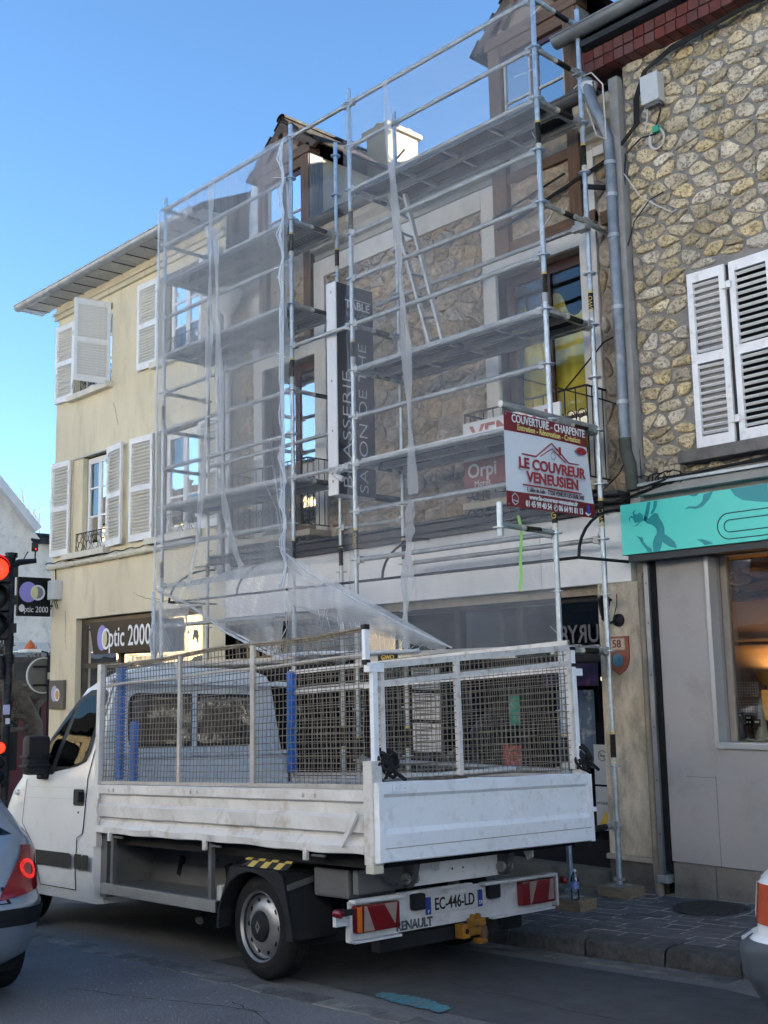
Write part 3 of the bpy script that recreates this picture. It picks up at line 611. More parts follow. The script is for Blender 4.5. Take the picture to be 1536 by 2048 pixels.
# shop cornice, fascia, awning frame
mb = MB(); mb.box((-6.35, MY-.22, 3.40), (.14, MY-.01, 3.47)); mb.box((-6.3, MY-.16, 3.34), (.12, MY-.01, 3.40)); mb.box((-6.3, MY-.3, 3.47), (.16, MY-.01, 3.50))
put('shop_cornice', mb, mat('dark_cornice', (.05, .052, .056), .7, var=.2, dirt=((.12, .12, .12), 4, .5)), MH, bevel=.006)
FASC = mat('fascia_panel', (.84, .84, .84), .35, var=.04, vs=1.5, dirt=((.5, .5, .52), 3, .4))
for a, b in ((-6.12, -2.62), (-2.614, -.9), (-.894, .125)):
    put('fascia', MB().box((a, MY-.10, 2.69), (b, MY-.01, 3.34)), FASC, MH, bevel=.004)
AW = thing('awning_frame', 'thin black tubular awning frame with curved arms across the white fascia', 'awning frame', (-3, -.1, 2.85))
mb = MB(); mb.tube([(.11, .22, 2.865), (.11, -.52, 2.86), (-6.3, -.52, 2.88), (-6.3, .22, 2.885)], .014, 8); put('front_bar', mb, BLACK, AW)
mb = MB(); mb.tube([(.11, -.12, 3.33), (-6.3, -.12, 3.35)], .012, 8); put('top_bar', mb, BLACK, AW)
for x in (.11, -2.35, -4.85, -6.3):
    put('arm', MB().tube([(x, -.52+.70*(1-math.cos(t*PI/2/8)), 2.86+.47*math.sin(t*PI/2/8)) for t in range(9)], .014, 8), BLACK, AW)
# ground floor of the brasserie
FR = mat('dark_shopfront', (.02, .02, .024), .4, var=.1)
mb = MB(); y0 = MY+.05
for x in (-6.1, -5.0, -3.8, -3.0, -2.2, -1.35, -.34): mb.box((x, y0, .05), (x+.08, y0+.09, 2.69))
mb.box((-6.1, y0+.005, 2.55), (-.26, y0+.085, 2.688)); mb.box((-6.1, y0+.005, -.35), (-.26, y0+.085, .35)); mb.box((-6.1, y0+.006, 1.98), (-.26, y0+.084, 2.06))
put('shop_frame', mb, FR, MH)
for a, b in ((-6.02, -5.0), (-4.92, -3.8), (-3.72, -3.0), (-2.92, -2.2), (-2.12, -1.35), (-1.27, -.34)):
    for c, d in ((.35, 1.98), (2.06, 2.55)):
        put('shop_pane', MB().add([(a, y0+.05, c), (b, y0+.05+random.uniform(-.006, .006), c), (b, y0+.05+random.uniform(-.006, .006), d), (a, y0+.05, d)], [(0, 1, 2, 3)]), glass('brasserie_glass', (.6, .62, .64), .02, .01, .03, .22), MH)
mb = MB(); room(mb, -6.15, -.2, -.4, 2.68, y0+.12, y0+3.2); put('shop_interior', mb, DARKROOM, MH)
PILM = mat('ochre_render', (.62, .54, .42), .9, var=.2, vs=9, bump=1., bs=48, dirt=((.22, .185, .14), 3.2, .85), stretch=(1.6, 1.6, .7), dt=(.46, .68))
mb = MB().box((-.26, .24, .28), (.215, .75, 2.69)); put('pilaster', mb, PILM, MH, bevel=.01)
put('pilaster_base', MB().box((-.28, .215, .235), (.235, .75, .28)), CORN2, MH, bevel=.006); put('pilaster_base', MB().box((-.26, .245, -.3), (.2, .75, .235)), mat('dark_plinth', (.13, .115, .095), .9, var=.25, bump=.5, bs=40, dirt=((.05, .05, .045), 4, .8)), MH)
for zz, yy in ((.12, .12), (-.02, -.06)):
    put('step', MB().box((-2.6, yy, -.4), (-.27, .5, zz)), mat('stone_step', (.17, .145, .11), .85, var=.25, vs=7, bump=.4, bs=40, dirt=((.07, .065, .06), 4, .7)), MH, bevel=.012)
text('window_lettering', 'URY8', mat('dark_lettering', (.12, .12, .13), .6, var=0), MH, (-.62, y0+.045, 2.24), -EX, EZ, .24, sx=.8, bold=.003)
PAPER = mat('white_paper', (.6, .6, .6), .7, var=.05, vs=20, dirt=((.3, .3, .3), 60, .7))
def poster(x0, x1, z0, z1, m, label, y=y0+.04, extra=None):
    p_ = thing('poster', label, 'poster', ((x0+x1)/2, y, z0)); put('sheet', MB().box((x0, y-.004, z0), (x1, y, z1)), m, p_); 
    if extra: extra(p_, y-.005)
    return p_
MENU = mat('menu_ink', (.12, .12, .12), .7, var=0)
for k, (z0, z1) in enumerate(((1.74, 1.98), (1.42, 1.70), (1.08, 1.38))):
    def lines(p_, y, z0=z0, z1=z1):
        mbl = MB()
        for q in range(6):
            zz = z1-.04-q*(z1-z0-.06)/6; mbl.box((-2.86, y-.001, zz-.006), (-2.86+random.uniform(.2, .33), y, zz+.006))
        put('writing', mbl, MENU, p_)
    poster(-2.90, -2.48, z0, z1, PAPER, ('top', 'middle', 'bottom')[k]+' white handwritten menu sheet of the three in the brasserie window', extra=lines)
poster(-1.52, -1.30, 1.38, 1.68, mat('teal_print', (.02, .28, .22), .6, var=.3, vs=9, dirt=((.5, .6, .6), 9, .6)), 'teal and white flyer in the dark brasserie window behind the cage')
poster(-1.62, -1.28, .90, 1.18, mat('red_print', (.32, .05, .05), .6, var=.3, vs=9, dirt=((.6, .5, .45), 18, .8)), 'red patterned flyer low in the brasserie window')
poster(-.92, -.48, 1.0, 1.72, mat('blue_print', (.035, .07, .13), .6, var=.4, vs=5, dirt=((.5, .5, .5), 8, .7)), 'blue poster with a pale figure in the brasserie window')
def bt(p_, y): text('lettering', 'BOUTIQUE', GOLD, p_, (-.82, y, 2.02), EX, EZ, .1)
poster(-1.06, -.42, 1.76, 2.1, mat('purple_print', (.05, .03, .09), .6, var=.4, vs=5, dirt=((.3, .1, .2), 8, .7)), 'dark purple poster with yellow boutique lettering at the window top', extra=bt)
def ns(p_, y):
    for cx in (-.245-.04, -.13-.04):
        put('symbol', disc((cx-.1, y, 1.12), EX, EZ, .05, .05, r_in=.82), MENU, p_); put('symbol', MB().bar((cx-.135, y-.003, 1.155), (cx-.065, y-.003, 1.085), .01, .002), MENU, p_); put('symbol', MB().box((cx-.13, y-.003, 1.112), (cx-.07, y, 1.126)), MENU, p_)
poster(-.48, -.27, .86, 1.22, mat('notice_white', (.42, .43, .45), .6, var=.1), 'pale no smoking and no dogs notice on the door glass by the pillar', y=y0-.002, extra=ns)
def wt(p_, y): put('symbol', MB().prism([(-.45, .5), (-.3, .5), (-.375, .63)], (0, y, 0), EX, EZ, 0, .002), mat('yellow_warn', (.5, .36, .04), .6, var=0), p_); text('lettering', 'ATTENTION', MENU, p_, (-.375, y-.001, .69), EX, EZ, .035)
poster(-.48, -.27, .45, .84, MATS['notice_white'], 'grey notice with a yellow warning triangle below the no smoking sheet', y=y0-.002, extra=wt)
# pale interior fittings seen through the panes
inn = thing('hanging_lamp_row', 'row of small lit bulbs inside the brasserie window', 'lamps', (-.6, 1.2, 1.6))
for i in range(4): put('bulb', MB().lathe([(.002, -.03), (.022, -.015), (.022, .015), (.002, .03)], (-.75+i*.13, .95, 1.82), EZ, 10), mat('bulb', (.8, .75, .6), .4, emit=((1, .85, .6), .25), var=0), inn, smooth=True)
# shield with the house number
sh = thing('house_number_shield', 'terracotta shield plaque numbered 58 on the ochre pillar', 'number plaque', (-.03, .24, 1.88))
SX0, SX1 = -.17, .065; cx = (SX0+SX1)/2; hw = (SX1-SX0)/2
pts = [(SX0, 2.2), (SX0, 2.04)]+[(cx-hw*math.cos(t), 2.04-.17*math.sin(t)**.9-.0) for t in [.25, .5, .75, 1.0, 1.25]]+[(cx, 1.855)]+[(cx+hw*math.cos(t), 2.04-.17*math.sin(t)**.9) for t in [1.25, 1.0, .75, .5, .25]]+[(SX1, 2.04), (SX1, 2.2)]
put('tile', MB().prism(pts[::-1], (0, .238, 0), EX, EZ, 0, .02), mat('terracotta', (.3, .09, .05), .7, var=.2, vs=15, bump=.3), sh)
put('number_panel', MB().box((cx-.085, .208, 2.08), (cx+.085, .2175, 2.18)), mat('beige_tile', (.45, .36, .27), .6, var=.35, vs=60), sh); text('lettering', '58', mat('brown_ink', (.12, .03, .02), .6, var=0), sh, (cx, .2065, 2.13), EX, EZ, .1, sx=.95, bold=.002)
put('crest', disc((cx, .216, 1.985), EX, EZ, .055, .06, d=.003), mat('blue_glaze', (.08, .22, .3), .4, var=.5, vs=25, dirt=((.3, .3, .1), 20, .6)), sh)
put('joint', MB().box((SX0, .2165, 2.058), (SX1, .2178, 2.066)), MENU, sh); put('joint', MB().box((cx-.003, .2165, 2.18), (cx+.003, .2178, 2.2)), MENU, sh)
ln = thing('wall_lantern', 'black carriage lantern on the ochre pillar under the fascia', 'lantern', (-.06, .1, 2.25))
put('wall_boss', MB().lathe([(.0, 0), (.06, .01), (.056, .032), (.025, .055), (0, .06)], (-.03, .24, 2.345), -EY, 18), BLACK, ln, smooth=True)
put('arm', MB().tube([(-.03, .19, 2.345), (-.05, .13, 2.32), (-.09, .09, 2.34), (-.10, .07, 2.37)], .011, 8), BLACK, ln)
put('lamp_body', MB().lathe([(.022, 0), (.034, .015), (.056, .145), (.075, .152), (.075, .163), (.023, .205), (.01, .225), (.009, .245)], (-.07, .07, 2.365), EZ, 6), mat('black_lantern', (.012, .012, .013), .3, var=.1), ln)
put('chain', MB().tube([(-.02, .14, 2.38), (-.01, .18, 2.48), (-.02, .2, 2.58)], .004, 5), CABLE, ln)
# downpipe between stone house and right house
mb = MB().tube([(.06, .02, 7.50), (.07, .02, 7.42), (.11, .02, 7.26), (.17, .06, 7.05), (.19, .13, 6.9), (.195, .14, 6.7), (.195, .14, 3.98), (.20, .14, 3.86), (.245, .13, 3.72), (.25, .14, 3.6), (.25, .14, 3.50)], .052, 12)
dp = solo('downpipe', mb, mat('zinc_pipe', (.2, .225, .26), .5, .5, var=.25, vs=5, dirt=((.4, .42, .42), 7, .6)), 'tall grey zinc downpipe with an S bend between the two stone houses', 'downpipe', smooth=True)
for zz in (6.62, 5.9, 5.2, 4.3, 6.3): put('pipe_collar', MB().tube([(.195, .14, zz), (.195, .14, zz+.035)], .059, 12), ZINC, dp)
put('pipe_foot', MB().tube([(.195, .14, 3.98), (.20, .14, 3.86), (.245, .13, 3.72), (.25, .14, 3.5)], .056, 12), mat('mossy_pipe', (.07, .075, .06), .8, var=.3), dp, smooth=True)
mb = MB().tube([(.245, .21, 2.75), (.25, .21, .2), (.27, .2, -.02)], .04, 10); solo('downpipe', mb, mat('dirty_beige_pipe', (.22, .19, .15), .8, var=.25, dirt=((.07, .06, .05), 6, .7)), 'dirty beige pipe running down beside the ochre pillar to the pavement', 'downpipe', smooth=True)
mb = MB().box((.2, .17, 3.36), (.30, .5, 7.5)); put('corner_strip', mb, mat('grey_render_strip', (.3, .29, .27), .9, var=.2, bump=.5), MH)
gm = halfgutter(MH, -4.25, .14, .10, 7.44, .085, mat('dark_gutter', (.09, .095, .1), .6, .3, var=.2)); halfgutter(MH, -6.1, -5.45, .10, 7.44, .085, MATS['dark_gutter'])
put('gutter_outlet', MB().lathe([(.06, 0), (.08, .06), (.09, .1)], (.06, .05, 7.36), EZ, 12), ZINC, MH)
# roof and dormers
mb = MB(); mb.add([(-6.2, .2, 7.47), (.3, .2, 7.47), (.3, 2.9, 9.2), (-6.2, 2.9, 9.2), (-6.2, 5.6, 7.5), (.3, 5.6, 7.5)], [(0, 1, 2, 3), (3, 2, 5, 4)]); put('roof', mb, rooftile(), MH)
mo = MB()
for i in range(500):
    x = random.uniform(-4.3, -1.4); q = random.random()**2*.5; c = V(x, .16+q, 7.46+q*.64+random.uniform(.0, .05)); s = random.uniform(.012, .035)
    mo.add([c+V(random.uniform(-s, s), random.uniform(-s, s), random.uniform(-s*.3, s)) for _ in range(3)], [(0, 1, 2)])
o = put('moss', mo, mat('moss', (.07, .085, .025), .95, var=.4), MH, stuff=True)
BARGE = mat('dark_barge_board', (.075, .05, .035), .8, var=.3, vs=4, bump=.4, bs=12)
def dormer(xl, xr, z0, ze, apex, label_cheek):
    yf = .30; d = put('dormer', MB().box((xl, yf+.02, z0), (xr, 2.2, ze)), mat('cheek_render', (.50, .44, .35), .9, var=.12, vs=3, bump=.4, bs=60, dirt=((.32, .27, .2), 4, .5)), MH)
    for a, b in ((xl-.01, xl+.15), (xr-.15, xr+.01)): put('oak_post', MB().box((a, yf-.07, z0-.05), (b, yf+.10, ze)), OAK, d, bevel=.008)
    put('corner_post', MB().box((xr+.011, yf-.05, z0-.05), (xr+.025, yf+.16, ze)), mat('grey_oak', (.2, .19, .18), .85, var=.3, vs=4, bump=.5, bs=9, stretch=(9, 9, 1.2)), d)
    put('oak_lintel', MB().box((xl-.04, yf-.085, ze), (xr+.05, yf+.1, ze+.13)), OAKH, d, bevel=.008)
    put('oak_lintel', MB().box((xl+.15, yf-.06, ze-.13), (xr-.15, yf+.08, ze-.002)), OAKH, d)
    put('window_recess', MB().box((xl+.15, yf+.005, z0), (xr-.15, yf+.019, ze-.13)), BRW, d)
    w0, w1 = xl+.17, xr-.17; cxm = (w0+w1)/2; h = ze-.2-z0
    mw = MB(); mw.box((cxm-.035, yf-.035, z0), (cxm+.035, yf+.004, ze-.15)); mw.box((w0, yf-.03, ze-.2), (w1, yf+.003, ze-.15)); put('dormer_frame', mw, BRW, d)
    for a, b in ((w0, cxm-.037), (cxm+.037, w1)):
        mw = MB(); mw.box((a, yf-.03, z0), (a+.022, yf+.002, ze-.2)); mw.box((b-.022, yf-.03, z0), (b, yf+.002, ze-.2)); mw.box((a+.022, yf-.028, z0+h*.42), (b-.022, yf+.001, z0+h*.42+.022)); put('sash', mw, mat('peeling_white', (.5, .47, .42), .7, var=.2, dirt=((.15, .1, .07), 12, .6)), d)
        for c, e in ((z0, z0+h*.42), (z0+h*.42+.022, ze-.2)): put('pane', MB().add([(a+.022, yf-.015, c), (b-.022, yf-.015+random.uniform(-.004, .004), c), (b-.022, yf-.013, e), (a+.022, yf-.012, e)], [(0, 1, 2, 3)]), glass('dormer_glass', (.18, .2, .22), .5, .01, .05), d)
    # gable
    cx = (xl+xr)/2; ov = .20; zt = ze+.13
    put('gable', MB().prism([(xl+.05, zt), (xr-.05, zt), (cx, apex-.12)], (0, yf+.03, 0), EX, EZ, 0, .06), mat('gable_boards', (.22, .16, .11), .85, var=.25, vs=4, bump=.5, bs=14), d)
    for sgn, xe in ((-1, xl-ov), (1, xr+ov)):
        put('barge_board', MB().prism([(xe, zt-.06), (cx, apex-.02), (cx, apex-.17), (xe-sgn*.1, zt-.1)], (0, yf-.035, 0), EX, EZ, 0, .05), BARGE, d)
        put('strut', MB().bar((cx+sgn*.36, yf-.06, zt+.03), (cx+sgn*.06, yf-.06, apex-.2), .06, .07, up=(0, 1, 0)), OAKH, d)
        slope = MB(); e0 = V(xe, 0, zt-.09); e1 = V(cx, 0, apex+.0); n_ = V(-(e1.z-e0.z), 0, (e1.x-e0.x)).normalized()*(1 if sgn < 0 else -1)
        slope.add([e0+V(0, yf-.07, 0), e1+V(0, yf-.07, 0), e1+V(0, 2.3, 0), e0+V(0, 2.3, 0), e0+n_*.02+V(0, yf-.07, 0), e1+n_*.02+V(0, yf-.07, 0), e1+n_*.02+V(0, 2.3, 0), e0+n_*.02+V(0, 2.3, 0)], [(0, 1, 2, 3), (4, 5, 6, 7), (0, 1, 5, 4), (0, 3, 7, 4)])
        rf = put('dormer_roof', slope, mat('roof_boards', (.06, .035, .025), .85), d)
        L_ = (e1-e0).length; dr = (e1-e0)/L_; rows = 7; tl = L_/rows
        bx = MB().box((-.085, -.01, 0), (.085, tl*1.25, .022)); me = rawmesh('roof_tile', bx, rooftile())
        xax = V(0, 1, 0); 
        for r_ in range(rows):
            for q in range(14):
                p = e0+dr*(r_*tl-.03)+n_*(.024+.004*random.random())+V(0, yf-.085+.085+q*.178+(.06 if r_ % 2 else 0)+random.uniform(-.008, .008), 0)
                ob = bpy.data.objects.new('roof_tile', me); COL.objects.link(ob); ob.parent = d
                za = (n_+dr*-.06).normalized(); ya = (dr-za*dr.dot(za)).normalized(); xa = ya.cross(za)
                mm = Matrix((xa, ya, za)).transposed().to_4x4(); mm.translation = p-ORG[MH.name]; ob.matrix_local = mm; ORG[ob.name] = ORG[MH.name]
    put('ridge_tile', MB().grid(lambda a, b: V(cx+.09*math.cos(PI*b), yf-.09+a*2.3, apex+.02+.075*math.sin(PI*b)), 4, 8), rooftile(), d, smooth=True)
    return d
dormer(-5.40, -4.36, 7.45, 8.50, 9.12, '')
dormer(-1.33, -.20, 7.48, 8.50, 9.30, '')
ch = thing('chimney', 'pale rendered chimney stack catching the sun behind the scaffold', 'chimney', (-4.4, 1.7, 8))
CHM = mat('chimney_render', (.26, .215, .14), .9, var=.12, vs=3, bump=.4, bs=30, dirt=((.2, .16, .1), 3, .5))
put('stack', MB().box((-4.62, 1.5, 7.8), (-4.2, 2.08, 9.22)), CHM, ch, bevel=.02); put('cap', MB().box((-4.67, 1.45, 9.22), (-4.15, 2.13, 9.29)), CHM, ch, bevel=.015)
mb = MB()
for i in range(24):
    c = V(random.uniform(-4.6, -4.2), random.uniform(1.55, 2.03), 9.29); mb.lathe([(.09, 0), (.07, .05), (.02, .09)], c, EZ, 6)
put('mortar_flaunching', mb, mat('lichen_mortar', (.22, .17, .08), .95, var=.3, bump=.6, bs=30), ch)
put('iron_bracket', MB().bar((-4.19, 1.6, 8.75), (-4.0, 1.62, 8.86), .02, .02), IRON, ch)
ch2 = thing('chimney', 'narrow white chimney just left of the left dormer gable', 'chimney', (-6.4, 1.3, 8.4)); put('stack', MB().box((-6.12, 1.3, 8.3), (-5.93, 1.6, 9.78)), mat('white_chimney', (.3, .27, .2), .8, var=.08), ch2); put('cap', MB().box((-6.14, 1.28, 9.78), (-5.91, 1.62, 9.83)), MATS['white_chimney'], ch2)
# the vertical brasserie sign
vs_ = thing('projecting_sign', 'tall black and white vertical brasserie sign between the scaffold posts', 'shop sign', (-2.95, -.35, 3.8))
put('light_box', MB().box((-3.03, -.64, 3.80), (-2.872, -.10, 6.16)), mat('sign_white_edge', (.62, .62, .62), .4, var=.06, vs=2), vs_, bevel=.006)
put('face', MB().box((-2.871, -.63, 3.81), (-2.862, -.10, 6.15)), mat('sign_charcoal', (.018, .021, .028), .4, var=.1), vs_)
put('top_cap', MB().box((-3.03, -.1, 3.82), (-2.862, .3, 3.86)), IRON, vs_); put('wall_bracket', MB().box((-2.97, -.1, 5.7), (-2.93, .33, 5.74)), IRON, vs_)
for zz in (3.95, 4.5, 5.05, 5.6, 6.05): put('screw', MB().box((-2.955, -.646, zz-.012), (-2.943, -.64, zz+.012)), MENU, vs_)
SL = mat('sign_lettering', (.6, .62, .64), .5, var=0)
text('lettering', 'BRASSERIE', SL, vs_, (-2.8605, -.50, 4.52), EZ, -EY, .18, fit=1.27, bold=-.003)
text('lettering', 'SALON DE THE', SL, vs_, (-2.8605, -.265, 4.68), EZ, -EY, .18, fit=1.66, bold=-.003)
text('lettering', 'TABLE', SL, vs_, (-2.8605, -.33, 5.93), EY, EZ, .13, fit=.36, bold=.002); text('lettering', '& PLACES', mat('sign_grey', (.13, .15, .17), .5, var=0), vs_, (-2.8605, -.33, 5.82), EY, EZ, .085, fit=.34)
put('ring', disc((-2.861, -.36, 5.88), EY, EZ, .19, .22, r_in=.97), mat('sign_ring', (.06, .065, .075), .5, var=0), vs_); put('bar', MB().box((-2.862, -.45, 5.995), (-2.859, -.14, 6.003)), SL, vs_)
# for sale board
vb = thing('for_sale_board', 'white and burgundy estate agent board hung on the right balcony rail', 'sale board', (-1, -.04, 3.85))
BURG = mat('burgundy_print', (.16, .018, .035), .5, var=.05)
put('board', MB().box((-1.60, -.055, 3.70), (-.37, -.03, 4.41)), mat('board_white', (.74, .73, .72), .4, var=.03), vb); put('band', MB().box((-1.60, -.058, 3.70), (-.37, -.0552, 4.01)), BURG, vb)
text('lettering', 'VENDU', mat('red_ink', (.32, .05, .045), .5, var=0), vb, (-1.0, -.056, 4.27), EX, EZ, .24, sx=1.25, bold=.006); text('lettering', 'Orpi', PALEG, vb, (-1.36, -.059, 3.90), EX, EZ, .2, bold=.003); text('lettering', 'Moret', PALEG, vb, (-1.36, -.059, 3.77), EX, EZ, .085)

# ------------------------------------------------------------------ right stone house
RH = thing('yellow_stone_house', 'house of pitted yellow rubble stone with a brick cornice and a turquoise shop sign', 'house', (2.5, 3, -.3))
RY = .27
GM = mat('grey_mortar', (.25, .235, .215), .9, var=.2, vs=8, bump=.6, bs=45, dirt=((.09, .085, .08), 4, .6))
YS = mat('pitted_yellow_stone', (.60, .50, .33), .88, var=.25, vs=10, bump=1., bs=40, dirt=((.16, .115, .07), 34, .8), rnd=.27, dt=(.50, .60))
w2 = put('wall', wallplane(.30, 34, 3.35, 7.75, RY, [(1.22, 2.4, 3.78, 5.36)], .2), GM, RH)  # unseen stretch to the right added to keep low sun off the street
stones(w2, (.31, 2.15, 3.60, 7.62), [(.86, 3, 3.70, 5.40)], RY, .20, .128, .014, .030, YS, limit=295, rounds=1, rough=.006)
mb = MB(); room(mb, 1.0, 2.6, 3.6, 5.5, RY+.21, RY+2); put('room_interior', mb, DARKROOM, RH)
OLDW = mat('flaking_white_paint', (.82, .81, .8), .6, var=.06, dirt=((.42, .38, .34), 9, .65))
shutter(RH, 1.235, RY-.03, 3.78, 5.36, .36, R(1), -1, OLDW, 22); shutter(RH, 1.28, RY-.03, 3.78, 5.36, .40, R(2), 1, OLDW, 22); shutter(RH, 2.1, RY-.03, 3.78, 5.36, .40, R(2), -1, OLDW, 22)
put('sill', MB().box((.74, RY-.16, 3.655), (2.6, RY+.1, 3.765)), mat('stone_sill', (.17, .155, .14), .9, var=.25, bump=.5, dirt=((.07, .065, .06), 5, .7)), RH, bevel=.012)
BRK = mat('red_brick', (.12, .03, .024), .8, var=.2, vs=12, bump=.5, bs=50, rnd=.14, dirt=((.05, .022, .02), 6, .75))
put('cornice_bed', MB().box((.0, RY-.17, 7.62), (9, RY+.1, 7.82)), mat('brick_joint', (.12, .07, .06), .9), RH)
x = .0
while x < 2.3:
    put('brick', MB().box((x+.004, RY-.195, 7.715), (x+.108, RY-.02, 7.815)), BRK, RH); x += .114
x = -.0
while x < 2.3:
    put('brick', MB().box((x+.004, RY-.155-.03+random.uniform(-.003, .003), 7.608), (x+.106, RY-.02, 7.706)), BRK, RH); x += .112
put('cornice_end', MB().box((-.02, RY-.19, 7.55), (.0, RY+.1, 7.84)), mat('oxide_flashing', (.13, .04, .035), .7, var=.25), RH)
put('eaves_board', MB().box((-.03, RY-.28, 7.84), (34, RY+.1, 7.90)), mat('dark_eaves', (.035, .036, .04), .7), RH)
halfgutter(RH, -.25, 6, RY-.30, 8.02, .085, mat('grey_gutter', (.17, .18, .19), .55, .4, var=.2), joints=.8)
mb = MB(); mb.add([(-.3, RY-.28, 8.02), (34, RY-.28, 8.02), (34, 4.5, 10.15), (-.3, 4.5, 10.15), (-.3, RY-.28, 8.07), (34, RY-.28, 8.07), (34, 4.5, 10.2), (-.3, 4.5, 10.2)], [(0, 1, 2, 3), (4, 5, 6, 7), (0, 1, 5, 4), (0, 3, 7, 4)]); rr = put('roof', mb, rooftile(), RH)  # unseen run to the right; ridge raised so its shade covers the netting
bx = MB().box((-.085, 0, 0), (.085, .24, .02)); me = rawmesh('roof_tile', bx, rooftile()); sl = math.atan2(2.13, 4.51)
for r_ in range(9):
    for q in range(9):
        ob = bpy.data.objects.new('roof_tile', me); COL.objects.link(ob); ob.parent = rr; ob.location = V(-.22+q*.178+(.08 if r_ % 2 else 0), RY-.28+r_*.19*math.cos(sl), 8.075+r_*.19*math.sin(sl)+.006)-ORG[RH.name]; ob.rotation_euler = (sl-.05, 0, random.uniform(-.02, .02)); ORG[ob.name] = ORG[RH.name]
put('gable_wall', MB().add([(.28, RY, 7.4), (.28, 4.4, 7.4), (.28, 4.4, 9.85), (.28, RY+.1, 8.0)], [(0, 1, 2, 3)]), mat('dark_gable', (.07, .06, .055), .9, var=.2), RH)
put('unseen_back_wall', MB().add([(.28, RY+2.6, -1), (34, RY+2.6, -1), (34, RY+2.6, 9.36), (-.28, RY+2.6, 9.36), (-.28, RY+2.6, -1)], [(0, 1, 2, 3, 4)]).add([(.29, RY+.2, -1), (.29, RY+2.6, -1), (.29, RY+2.6, 9.3), (.29, RY+.2, 8.2)], [(0, 1, 2, 3)]), MATS['dark_gable'], RH)  # unseen planes added inside the house to plug sun leaks
# band, shop lintel and turquoise sign
put('string_course', MB().box((.27, RY-.10, 3.44), (34, RY+.05, 3.52)), mat('grey_band', (.33, .32, .31), .85, var=.15, vs=6, bump=.4, dirt=((.14, .13, .13), 6, .6)), RH, bevel=.01)
put('metal_flashing', MB().box((.29, RY-.14, 3.52), (9, RY-.01, 3.545)), ZINC, RH)
ts = thing('turquoise_sign', 'turquoise shop sign box with darker swirling figure and line oval', 'shop sign', (2.5, .12, 2.9))
TURQ = mat('turquoise_panel', (.08, .66, .56), .45, var=.03, vs=1.5); TD = mat('dark_turquoise_print', (.0, .26, .29), .45, var=0); INK2 = mat('dark_green_print', (.01, .06, .065), .5, var=0)
put('box', MB().box((.20, 0, 2.90), (8, .30, 3.35)), TURQ, ts, bevel=.004)
def tq(pts, d=.002): return poly(pts, (0, 0, 0), EX, EZ, d)
def P2(px_, py_): # design grid of the sign print: picture units to metres on the panel face
    return (.20+(px_-255)/1281*1.41-(0), 3.347-(py_-(745-(px_-255)*.1522))/(420+(px_-255)*.0468)*.443)
def shape(pts): return poly([P2(*p) for p in pts][::-1], (0, 0, 0), EX, EZ, .002)
fig = [[(515, 712), (545, 705), (535, 760), (520, 815), (505, 855), (478, 875), (470, 860), (490, 800)], [(575, 700), (605, 696), (600, 740), (575, 790), (548, 815), (538, 806), (565, 760)],
       [(478, 830), (520, 850), (545, 825), (575, 800), (605, 808), (618, 850), (640, 880), (655, 930), (655, 985), (690, 1005), (740, 1050), (757, 1090), (752, 1108), (690, 1090), (630, 1050), (612, 1110), (600, 1130), (545, 1133), (545, 1060), (565, 1010), (590, 975), (585, 935), (550, 905), (505, 895), (480, 870)],
       [(390, 995), (420, 1010), (455, 1015), (460, 1050), (490, 1085), (530, 1110), (535, 1135), (495, 1138), (470, 1100), (440, 1060), (420, 1025)],
       [(470, 830), (470, 870), (440, 880), (415, 910), (375, 922), (410, 900), (425, 885), (390, 890), (372, 850), (350, 845), (340, 885), (337, 850), (355, 830), (378, 835), (372, 800), (400, 775), (385, 810), (410, 820), (440, 800), (462, 815)],
       [(845, 772), (880, 745), (950, 745), (1000, 700), (1015, 640), (1095, 612), (1060, 680), (1000, 745), (940, 768), (890, 760)], [(930, 1028), (990, 1032), (1040, 1050), (1070, 1068), (995, 1082), (980, 1060)],
       [(1240, 596), (1536, 550), (1536, 712), (1440, 705), (1330, 690), (1270, 650)], [(890, 648), (980, 630), (950, 655), (915, 657)]]
for f in fig: put('figure_print', shape(f), TD, ts)
cz = (3.045); 
for (r_, xl) in ((.107, 1.145), (.05, 1.205)):
    ring = MB(); n = 24; ctr = (xl+r_, cz); th = .0045
    arc = [(ctr[0]-r_*math.sin(t*PI/n), ctr[1]+r_*math.cos(t*PI/n)) for t in range(n+1)]
    path = [(3.2, ctr[1]+r_)]+arc+[(3.2, ctr[1]-r_)]
    ring.tube([(a, -.0015, b) for a, b in path], th, 6); put('line_oval', ring, INK2, ts)
put('dark_trim', MB().box((.24, .03, 2.84), (8, .3, 2.898)), mat('sign_underside', (.03, .035, .042), .6), ts)  # near-black strip below the sign box
# grey shopfront
GP = mat('grey_shop_panel', (.32, .305, .30), .6, var=.06, vs=1.2, dirt=((.235, .22, .21), 3, .6), bump=.08, bs=30)
SW = (.92, 4.2, 1.28, 2.84)
mb = wallplane(.40, 34, .28, 2.84, RY-.06, [SW], .26); put('shop_panel', mb, GP, RH)
put('panel_joint', MB().box((.86, RY-.0615, .28), (.864, RY-.06, 1.0)), mat('joint_grey', (.12, .11, .105), .7), RH); put('panel_joint', MB().box((.58, RY-.0615, .99), (.86, RY-.06, .994)), MATS['joint_grey'], RH)
mb = MB(); mb.box((.885, RY-.085, 1.235), (.925, RY+.05, 2.84)); mb.box((.925, RY-.085, 1.235), (4.2, RY+.05, 1.285)); put('window_trim', mb, mat('aluminium_trim', (.42, .42, .42), .4, .3, var=.05), RH, bevel=.006)
mb = MB(); mb.box((.93, RY+.1, 1.285), (.985, RY+.16, 2.84)); put('inner_frame', mb, mat('beige_frame', (.3, .26, .22), .5), RH)
